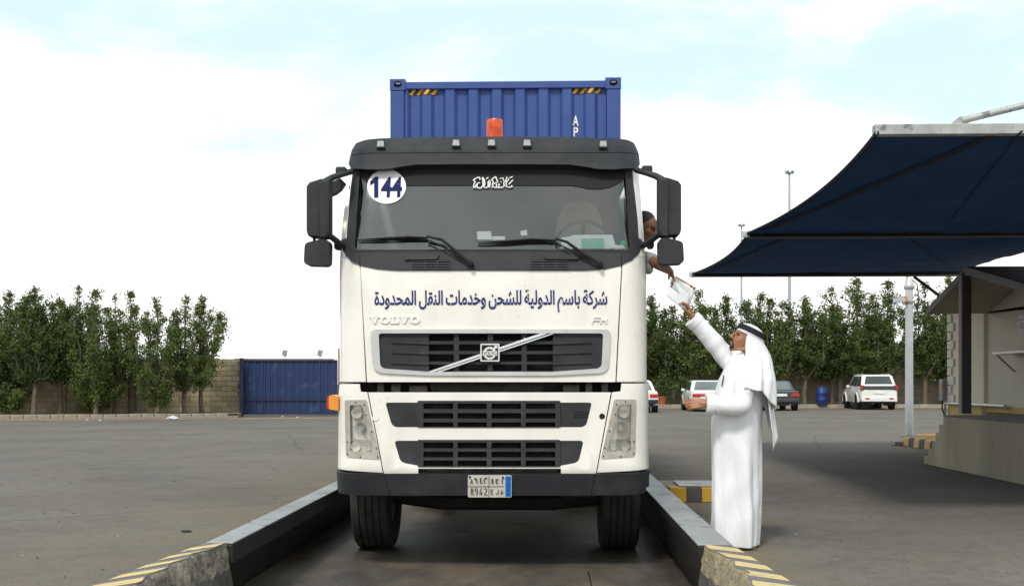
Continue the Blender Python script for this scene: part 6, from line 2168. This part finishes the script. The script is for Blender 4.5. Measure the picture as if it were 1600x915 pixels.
GHUT = cloth_mat('headscarf_white', (0.88, 0.88, 0.90), (0.86, 0.86, 0.885), 0.12)
AGAL = mat('agal_black', (0.008, 0.008, 0.010), rough=0.75, bump=0.3, bscale=200)
SHIRT = mat('shirt_grey', (0.30, 0.33, 0.33), (0.22, 0.25, 0.26), rough=0.9, scale=9, bump=0.1, bscale=120)
EYEW = mat('eye_white', (0.7, 0.68, 0.64), rough=0.3)

def hand(mb, w, d, n, s, curl, thumb=(0.7, 0.55, 0.45), k=1.0, spread=0.06):
    """five-fingered hand: w wrist, d fingers, n palm side, s thumb side, curl per joint"""
    w, d, n, s = Vector(w), Vector(d).normalized(), Vector(n).normalized(), Vector(s).normalized()
    n = (n - d * n.dot(d)).normalized()
    s = (s - d * s.dot(d) - n * s.dot(n)).normalized()
    offs = (0.030, 0.0105, -0.0095, -0.028)
    base = (0.088, 0.092, 0.088, 0.080)
    segs = ((.040, .025, .020), (.044, .028, .021), (.041, .026, .020), (.032, .020, .018))
    for i in range(4):
        kn = w + (d * base[i] + s * offs[i]) * k
        mb.limb([w + s * offs[i] * 0.55 * k, w + (d * base[i] * 0.5 + s * offs[i] * 0.85) * k, kn], [0.0165 * k, 0.0150 * k, 0.0105 * k], 10)
        ang = 0.0
        p = kn
        pts, rs = [p], [0.0100 * k]
        for j in range(3):
            ang += curl[j] * (1 + 0.12 * (i - 1))
            dd = d * math.cos(ang) + n * math.sin(ang) + s * (spread * (1.5 - i))
            p = p + dd.normalized() * segs[i][j] * k
            pts.append(p)
            rs.append((0.0090, 0.0082, 0.0068)[j] * k * (0.9 if i == 3 else 1))
        mb.limb(pts, rs, 10)
    t0 = w + (d * 0.022 + s * 0.020) * k
    td = (s * thumb[0] + d * thumb[1] + n * thumb[2]).normalized()
    t1 = t0 + td * 0.042 * k
    t2 = t1 + (td * 0.8 + d * 0.45 + n * 0.15).normalized() * 0.032 * k
    t3 = t2 + (td * 0.6 + d * 0.6 + n * 0.35).normalized() * 0.026 * k
    mb.limb([t0, t1, t2, t3], [0.0165 * k, 0.0125 * k, 0.0105 * k, 0.0080 * k], 10)
    mb.limb([w - d * 0.03 * k, w + d * 0.02 * k], [0.026 * k, 0.024 * k], 12)

def head(mb, c, f, u, k=1.0, ears=True):
    """skull, jaw, brow, nose, lips and ears; f faces forward, u up"""
    f, u = Vector(f).normalized(), Vector(u).normalized()
    u = (u - f * u.dot(f)).normalized()
    s = f.cross(u)
    M = Matrix((f, s, u)).transposed()
    q = lambda a, b, z: c + (f * a + s * b + u * z) * k
    mb.ball(q(-.012, 0, .025), (.100 * k, .077 * k, .098 * k), M, 20)
    mb.ball(q(.028, 0, -.030), (.066 * k, .064 * k, .080 * k), M, 18)
    mb.ball(q(.045, 0, -.082), (.040 * k, .042 * k, .034 * k), M, 14)          # jaw and chin
    mb.limb([q(-.03, .052, -.05), q(.03, .038, -.088), q(.062, .0, -.100)], [.022 * k, .020 * k, .020 * k])
    mb.limb([q(-.03, -.052, -.05), q(.03, -.038, -.088), q(.062, .0, -.100)], [.022 * k, .020 * k, .020 * k])
    mb.limb([q(.079, .036, .030), q(.092, 0, .030), q(.079, -.036, .030)], [.010 * k, .012 * k, .010 * k])        # brow
    mb.limb([q(.090, 0, .020), q(.104, 0, .002), q(.116, 0, -.020)], [.008 * k, .010 * k, .0125 * k])       # nose
    for b in (-1, 1):
        mb.ball(q(.103, b * .012, -.023), (.011 * k, .009 * k, .008 * k), M, 10)
        mb.ball(q(.050, b * .038, -.020), (.032 * k, .027 * k, .034 * k), M, 12)      # cheeks
        if ears:
            mb.ball(q(-.010, b * .078, -.008), (.020 * k, .009 * k, .032 * k), M, 10)
    mb.limb([q(.082, .022, -.052), q(.094, 0, -.049), q(.082, -.022, -.052)], [.0065 * k, .0085 * k, .0065 * k])
    mb.limb([q(.080, .018, -.064), q(.090, 0, -.064), q(.080, -.018, -.064)], [.0065 * k, .0090 * k, .0065 * k])
    return q, M

# ------------------------------------------------------------------ the man in the white robe
def w3(px, py, y):
    return at(px, py, y)
foot = w3(1150, 850, 0.0)
man = thing('person', 'man in a white robe, white headscarf and black headband raising papers to the cab window', 'person', (foot.x, 0, 0))
hc = Vector((1.985, 0.0, 1.607))
hf = Vector((-math.cos(R(27)), -0.10, math.sin(R(27))))
hu = Vector((math.sin(R(27)), 0, math.cos(R(27))))
mb = MB()
q_, HM = head(mb, hc, hf, hu, 1.06)
mb.limb([hc + Vector((0.0, 0, -0.07)), Vector((1.965, 0, 1.46)), Vector((1.955, 0, 1.38))], [0.058, 0.058, 0.075], 14)
mb.limb([Vector((1.955, 0.0, 1.27)), Vector((1.94, 0, 1.10)), Vector((1.94, 0, 0.92))], [0.10, 0.11, 0.12], 16)
mb.limb([Vector((1.955, -0.12, 1.35)), Vector((1.955, 0.12, 1.35))], [0.045, 0.045])
for b, dx in ((-1, 0.02), (1, -0.03)):
    mb.limb([Vector((1.94, b * .09, .92)), Vector((1.93 + dx, b * .095, .50)), Vector((1.95 + dx, b * .10, .09))], [.085, .058, .042])
    mb.limb([Vector((1.97 + dx, b * .10, .045)), Vector((1.90 + dx, b * .11, .035)), Vector((1.80 + dx, b * .12, .028))], [.038, .034, .024])
RS, RE, RW = w3(1150, 580, .15), w3(1110, 529, .12), w3(1081.5, 494, .09)
mb.limb([RS, RE, RW], [.036, .040, .028])
d_ = (w3(1071, 466, .06) - RW)
hand(mb, RW, d_, Vector((-.75, .10, -.35)), Vector((-.25, -1, 0)), (0.55, 0.65, 0.45), (0.55, 0.75, 0.55), 1.0)
LS, LE, LW = w3(1163, 580, -.16), w3(1160, 634, -.26), w3(1100, 630, -.24)
mb.limb([LS, LE, LW], [.036, .040, .029])
hand(mb, LW, Vector((-1, .15, -.06)), Vector((-.15, 1, -.35)), Vector((0, .25, 1)), (0.60, 1.05, 0.8), (0.25, 0.85, 0.55), 1.12, 0.02)
body = mb.build('body', SKIN, man, smooth='all')
remesh(body, 0.0048, 3, 0.5)
mb = MB()
for b in (-1, 1):
    mb.ball(q_(.080, b * .030, .012), (.0075, .011, .0045), HM, 10)
mb.build('eyes', HAIR, man, smooth=True)
mb = MB()
mb.limb([q_(.085, .030, -.050), q_(.103, .012, -.040), q_(.106, 0, -.037), q_(.103, -.012, -.040), q_(.085, -.030, -.050)], [.004, .006, .0065, .006, .004])
mb.ball(q_(.052, 0, -.088), (.0405, .036, .026), HM, 16)
for b in (-1, 1):
    mb.limb([q_(.088, b * .026, -.052), q_(.082, b * .028, -.066), q_(.070, b * .026, -.082)], [.003, .006, .012])
for b in (-1, 1):
    mb.limb([q_(.090, b * .014, .038), q_(.084, b * .034, .042), q_(.070, b * .052, .036)], [.0045, .0055, .004])
bd_ = mb.build('beard', HAIR, man, smooth='all')
remesh(bd_, 0.004, 2)

# robe: body sections (front px, back px, half depth) up the figure, folds pushed in and out
secs = [(850, 1110.5, 1184, .200), (842, 1111, 1184.5, .200), (800, 1113, 1186.5, .195), (740, 1113, 1187, .190), (700, 1112, 1187.5, .190), (660, 1112, 1188.5, .192), (640, 1113, 1190, .198),
        (615, 1116.5, 1191, .205), (592, 1124, 1190, .208), (578, 1131, 1186, .195), (568, 1136, 1179, .150), (561, 1139, 1172, .100), (556, 1141.5, 1167, .066), (551, 1143, 1164, .058)]
SP = [(w3(1150, s[0], 0).z, w3(s[1], s[0], 0).x, w3(s[2], s[0], 0).x, s[3]) for s in secs]
zs_ = [s[0] for s in SP]
def robe_at(z):
    return [float(np.interp(z, zs_, [s[i] for s in SP])) for i in (1, 2, 3)]
def fold(a, z):
    """cloth folds: long hanging pleats low down, slanting drag lines from the bent arm"""
    low = max(0.0, min(1.0, (1.15 - z) / 0.6))
    v = 0.023 * low * math.sin(5 * a + 1.1 + 0.9 * math.sin(2.2 * z)) + 0.011 * low * math.sin(9 * a + 2.0 * z)
    near = max(0.0, math.cos(a + PI / 2))                 # side towards the camera
    dg = z * 9.0 + (a + PI / 2) * 3.2
    band = math.exp(-((z - 0.95) / 0.22) ** 2)
    v += 0.014 * near * band * (abs(math.sin(dg * 0.9)) ** 2 - 0.4)
    v += 0.006 * near * math.exp(-((z - 0.35) / 0.3) ** 2) * math.sin(z * 14 - (a + PI / 2) * 4)
    v += 0.003 * noise.noise(Vector((math.cos(a) * 3, math.sin(a) * 3, z * 6)))
    return v
mb = MB()
rows = []
n = 72
for z in np.linspace(zs_[0], zs_[-1], 96):
    x0, x1, ry = robe_at(z)
    cx, rx = (x0 + x1) / 2, (x1 - x0) / 2
    row = []
    for k in range(n):
        a = 2 * PI * k / n
        fr = fold(a, z)
        ca, sa = math.cos(a), math.sin(a)
        e = 0.86
        ux, uy = math.copysign(abs(ca) ** e, ca), math.copysign(abs(sa) ** e, sa)
        row.append((cx + (rx + fr * 0.7) * ux, (ry + fr) * uy, z))
    rows.append(row)
mb.grid(rows, close=True)
mb.f.append(tuple(range(n)))
m0 = n * 95
mb.f.append(tuple(m0 + i for i in range(n)))
def sleeve(pts, rs, wr):
    P_ = [Vector(p) for p in pts]
    # resample the path
    L = [0]
    for a, b in zip(P_, P_[1:]):
        L.append(L[-1] + (b - a).length)
    out, rr = [], []
    m = 34
    for i in range(m + 1):
        t = L[-1] * i / m
        p = Vector([float(np.interp(t, L, [q[j] for q in P_])) for j in range(3)])
        out.append(p)
        r = float(np.interp(t, L, rs))
        rr.append(r + wr * (0.5 * math.sin(t * 62) + 0.5 * math.sin(t * 37 + 1)) * math.sin(PI * min(1, 1.05 * i / m)))
    # soften the bends
    for _ in range(3):
        out = [out[0]] + [(out[i - 1] + out[i] * 2 + out[i + 1]) / 4 for i in range(1, m)] + [out[m]]
    mb.tube(out, rr, 20)
sleeve([w3(1158, 585, .10), w3(1135, 558, .14), w3(1110, 529, .12), w3(1092, 508, .10), w3(1081, 497.5, .09)], [.078, .082, .074, .068, .064], .004)
sleeve([w3(1159, 574, -.10), w3(1163, 606, -.21), w3(1159, 634, -.255), w3(1132, 633, -.25), w3(1104, 631.5, -.24)], [.076, .078, .075, .074, .072], .005)
robe = mb.build('robe', COTTON, man, smooth='all')
remesh(robe, 0.0068, 3, 0.45)
# cuffs, hem seam and collar as thin raised bands
def band(pts, r, w, nm):
    a, b = Vector(pts[0]), Vector(pts[1])
    d = (b - a).normalized()
    MB().lathe([(r + .002, 0), (r + .0065, .002), (r + .0065, w - .002), (r + .002, w), (r - .004, w), (r - .004, 0), (r + .002, 0)], a, d, 26).build(nm, COTTON, man, smooth=True)
band((w3(1081, 497.5, .09), w3(1092, 508, .10)), .066, .055, 'cuff')
band((w3(1104, 631.5, -.24), w3(1132, 633, -.25)), .076, .060, 'cuff')
rows = []
for z in (w3(0, 556, 0).z, w3(0, 549, 0).z):
    x0, x1, ry = robe_at(w3(0, 553, 0).z)
    rows.append([((x0 + x1) / 2 + ((x1 - x0) / 2 + .004) * math.cos(a), (ry + .004) * math.sin(a), z + (0.012 if math.cos(a) > 0 else 0)) for a in np.linspace(0, 2 * PI, 29)[:-1]])
MB().grid(rows, close=True).build('collar', COTTON, man, smooth=True, solid=.004)
MB().tube([w3(1131, 586, -.125), w3(1127.5, 603, -.135)], .0045, 6).build('pen', BLACK, man)
# headscarf
def rot_ring(t, rf, rb, ry, a, sh=0.0):
    ca, sa = math.cos(a), math.sin(a)
    r = rb if ca > 0 else rf
    fl = Vector((-hf.x, 0, -hf.z)).normalized()           # towards the back of the head
    return hc + hu * t + fl * (r * ca + sh) + Vector((0, 1, 0)) * (ry * sa)
mb = MB()
rows = []
for t, rf, rb, ry in ((.135, .006, .006, .006), (.133, .040, .040, .038), (.120, .075, .078, .062), (.098, .094, .108, .080), (.070, .103, .122, .090), (.042, .106, .132, .094)):
    rows.append([rot_ring(t, rf, rb, ry, a, 0.005) for a in np.linspace(0, 2 * PI, 49)[:-1]])
mb.grid(rows, close=True)
cap_ = mb.build('headscarf', GHUT, man, smooth='all', solid=.004)
drape = [(1.50, 2.005, .172, .118, .42), (1.44, 2.0, .190, .165, .56), (1.38, 1.99, .205, .235, .68), (1.30, 1.98, .225, .300, .78), (1.20, 1.97, .238, .325, .88), (1.06, 1.965, .240, .335, 1.0), (0.70, 1.96, .24, .34, 1.3)]
def hem_z(a):
    d = abs(math.degrees(a))
    return float(np.interp(d, [0, 28, 50, 66, 105], [1.075, 1.085, 1.14, 1.225, 1.235])) + 0.008 * math.sin(6 * a)
rows = []
A_ = np.linspace(R(-104), R(104), 61)
nr = 40
for j in range(nr + 1):
    s = j / nr
    row = []
    for a in A_:
        top = rot_ring(.045, .106, .134, .096, a, 0.005)
        zb = hem_z(a)
        z = top.z + (zb - top.z) * s
        zq = [top.z] + [d[0] for d in drape if d[0] < top.z - .02]
        xc = float(np.interp(-z, [-q for q in zq], [hc.x + .01] + [d[1] for d in drape if d[0] < top.z - .02]))
        rb = float(np.interp(-z, [-q for q in zq], [(top - hc).length * 0 + .132] + [d[2] for d in drape if d[0] < top.z - .02]))
        ry = float(np.interp(-z, [-q for q in zq], [.096] + [d[3] for d in drape if d[0] < top.z - .02]))
        g = max(0.0, min(1.0, (s - 0.12) / 0.6))
        fo = g * (0.016 * math.sin(9 * a + 0.8) + 0.010 * math.sin(15 * a + 3 * s))
        fa = min(1.0, s * 5)
        p = Vector((xc + (rb + fo) * math.cos(a), (ry + fo) * math.sin(a), z))
        row.append(top.lerp(p, fa))
    rows.append(row)
MB().grid(rows).build('scarf_drape', GHUT, cap_, smooth='all', solid=.004)
rows = []
for j in range(25):
    s = j / 24
    row = []
    for a in np.linspace(R(-46), R(34), 29):
        d = math.degrees(a)
        zb = float(np.interp(d, [-46, -30, -6, 12, 34], [0.92, 0.76, 0.86, 0.88, 1.0]))
        z = 1.25 + (zb - 1.25) * s
        r = 0.208 + 0.02 * s + 0.014 * s * math.sin(8 * a + 2)
        row.append((1.965 + r * math.cos(a) * (1 + 0.10 * s), (0.26 + 0.01 * s) * math.sin(a) - 0.02, z))
    rows.append(row)
MB().grid(rows).build('scarf_tail', GHUT, cap_, smooth='all', solid=.004)
mb = MB()
for t, rr_ in ((.078, .0135), (.096, .0125)):
    rg = [rot_ring(t, .106 - (t - .07) * .25, .124 - (t - .07) * .35, .094 - (t - .07) * .25, a, 0.005) for a in np.linspace(0, 2 * PI, 49)]
    mb.tube(rg, rr_, 8, cap=False)
mb.build('headband', AGAL, man, smooth=True)
mb = MB()
for b, dx in ((-1, 0.02), (1, -0.03)):
    mb.box2((1.76 + dx, b * .115 - .05, 0.002), (2.02 + dx, b * .115 + .05, 0.016))
mb.build('sandals', mat('sandal_brown', (0.20, 0.07, 0.03), rough=0.6), man, bevel=.006)

# ------------------------------------------------------------------ the driver leaning out
dh = at(1008.5, 355, 0.86)
drv = thing('person', 'driver with short black hair leaning out of the cab window and reaching down', 'person', (0.95, 1.0, 2.1))
mb = MB()
df = Vector((0.74, -0.42, -0.42))
qd, DM = head(mb, dh, df, Vector((0.22, -0.15, 0.9)), 1.02)
ch = Vector((0.98, 0.98, 2.34))
mb.limb([dh - Vector((0.03, -0.03, .07)), dh + (ch - dh) * 0.6, ch], [.055, .058, .08])
mb.limb([ch, Vector((0.80, 1.0, 2.12))], [.12, .14], 14)
EL, WR = at(1019, 407, 0.55), at(1047, 424, 0.16)
SH = Vector((1.12, .90, 2.36))
mb.limb([SH, EL], [.052, .043])
mb.limb([EL, EL.lerp(WR, .35), WR], [.045, .046, .028])
hand(mb, WR, at(1057, 441, 0.07) - WR, Vector((-.75, -.1, -.6)), Vector((-.1, -1, .1)), (0.35, 0.45, 0.35), (0.35, 0.85, 0.45), 1.0)
db = mb.build('body', SKIN2, drv, smooth='all')
remesh(db, 0.0048, 3, 0.5)
mb = MB()
mb.ball(qd(-.026, 0, .046), (.098, .082, .088), DM, 20)
for b in (-1, 1):
    mb.ball(qd(-.03, b * .055, .0), (.055, .027, .05), DM, 12)
    mb.limb([qd(.094, b * .012, .036), qd(.086, b * .034, .040), qd(.070, b * .050, .034)], [.0055, .0065, .004])
hr = mb.build('hair', HAIR, drv, smooth='all')
remesh(hr, 0.005, 2)
mb = MB()
mb.limb([qd(.085, .030, -.050), qd(.104, 0, -.037), qd(.085, -.030, -.050)], [.006, .010, .006])
mb.limb([qd(.074, .018, -.086), qd(.084, 0, -.092), qd(.074, -.018, -.086)], [.008, .011, .008])
mb.build('moustache', HAIR, drv, smooth=True)
mb = MB()
for b in (-1, 1):
    mb.ball(qd(.082, b * .030, .012), (.010, .013, .006), DM, 10)
mb.build('eyes', HAIR, drv, smooth=True)
mb = MB()
mb.limb([Vector((0.97, .98, 2.32)), Vector((0.80, 1.0, 2.10))], [.155, .175], 18)
mb.limb([Vector((0.92, .84, 2.34)), Vector((0.9, 1.16, 2.34))], [.10, .10], 14)
mb.limb([SH + Vector((-.08, .04, 0)), SH, SH.lerp(EL, .55), SH.lerp(EL, .95)], [.10, .085, .075, .068], 16)
mb.limb([SH.lerp(EL, .8), at(1013, 421, .52)], [.05, .042], 12)
st = mb.build('shirt', SHIRT, drv, smooth='all')
remesh(st, 0.008, 3)

# ------------------------------------------------------------------ the papers handed over
pp = thing('paper_bundle', 'folded white papers and a brown envelope held between the driver and the robed man', 'papers', tuple(at(1065, 458, 0.08)))
def sheet(q, nm, m, curl, parent=pp, n=9):
    c = [at(*p) for p in q]
    rows = []
    for j in range(n):
        v = j / (n - 1)
        row = []
        for i in range(n):
            u = i / (n - 1)
            p = c[0].lerp(c[1], u).lerp(c[3].lerp(c[2], u), v)
            p = p + Vector((0, -curl * math.sin(PI * u) * (0.5 + v * 0.5), 0))
            row.append(p)
        rows.append(row)
    return MB().grid(rows).build(nm, m, parent, smooth='all', solid=.0012)
sheet([(1050, 430.5, .080), (1087, 452, .10), (1077, 478, .085), (1050, 461, .075)], 'sheet', PAPER, .006)
sheet([(1047.5, 434, .058), (1079, 463, .068), (1072, 487, .060), (1042, 463, .045)], 'sheet', PAPER, .012)
sheet([(1047.5, 434, .056), (1054, 440, .040), (1062.5, 459, .052), (1048, 448, .050)], 'sheet', mat('paper_shade', (0.52, 0.54, 0.58), (0.46, 0.48, 0.52), rough=0.8), .004)  # shadow in the fold, laid in as a greyer flap of paper
sheet([(1056, 431, .090), (1087.5, 449.5, .106), (1086, 453.5, .104), (1055, 435, .088)], 'envelope', mat('envelope_brown', (0.50, 0.29, 0.14), rough=0.8), .002)
mb = MB()
for px, py in ((1080, 447.5), (1084.5, 450.3)):
    p = at(px, py, .092)
    mb.box(p, (.014, .006, .010), Matrix.Rotation(R(30), 3, 'Y'))
mb.build('stamp', BLACK, pp)
mb = MB()
for k in range(5):
    a, b = at(1062 + k * 1.2, 443 + k * 4, .0815 - .006), at(1079 - k * .6, 453 + k * 3.6, .0815)
    mb.tube([a, b], .0008, 4)
kind(mb.build('print_lines', INKG, pp), 'stuff')

# ------------------------------------------------------------------ things lying on the dashboard
def dash_sheet(nm, lab, q, m, Y=0.20, tilt=0.03):
    c = [at(px, py, Y + tilt * (i < 2)) for i, (px, py) in enumerate(q)]
    mb = MB()
    mb.add(c + [p + Vector((0, .004, 0)) for p in c], [(0, 1, 2, 3), (7, 6, 5, 4)] + [(i, (i + 1) % 4, (i + 1) % 4 + 4, i + 4) for i in range(4)])
    return tag(mb.build(nm, m, None), lab, 'paper')
BRP = mat('paper_bright', (0.86, 0.88, 0.90), rough=0.7)
o = dash_sheet('paper_sheet', 'white sheet with a pale green panel standing on the dashboard before the wheel', [(893, 367), (957, 366.5), (964, 390.5), (890, 390.5)], BRP, .17)
c = [at(px, py, .163) for px, py in ((908, 372.5), (943, 372.5), (944, 388), (909, 388))]
MB().add(c, [(0, 1, 2, 3)]).build('green_panel', mat('paper_green', (0.28, 0.66, 0.55), rough=0.7), o)
dash_sheet('paper_sheet', 'narrow white sheet left of the green panelled sheet on the dashboard', [(877, 371), (894, 369), (893, 390.5), (876, 390.5)], BRP, .185)
o = dash_sheet('paper_packet', 'white packet lying low behind the middle of the windscreen', [(745, 361.5), (767, 361), (769, 374), (746, 374)], BRP, .2)
dash_sheet('paper_slip', 'flat white slip beside the packet behind the windscreen', [(769, 369), (789, 369), (789, 374.5), (769, 374.5)], BRP, .21)
dash_sheet('paper_tag', 'tiny white tag behind the right wiper in the windscreen', [(813, 361), (823, 359), (824, 367), (814, 368)], BRP, .25)
p = at(974, 381, .16)
tag(MB().ball(p, (.030, .02, .028), n=12).build('green_ornament', mat('ornament_green', (0.03, 0.42, 0.10), rough=0.6), None, smooth=True), 'small green ornament in the lower right corner of the windscreen', 'ornament')
mb = MB()
c = at(968, 388, .15)
mb.ball((0, 0, 0), (.055, .03, .022), n=14)
mb.v = [(c.x + x * (1 + .5 * noise.noise(Vector((x * 50, z * 50, 1)))), c.y + y, c.z + z * (1 + .8 * noise.noise(Vector((x * 60, 3, z * 40))))) for x, y, z in mb.v]
tag(mb.build('tissue', BRP, None), 'crumpled white tissue in the lower right corner of the windscreen', 'tissue')
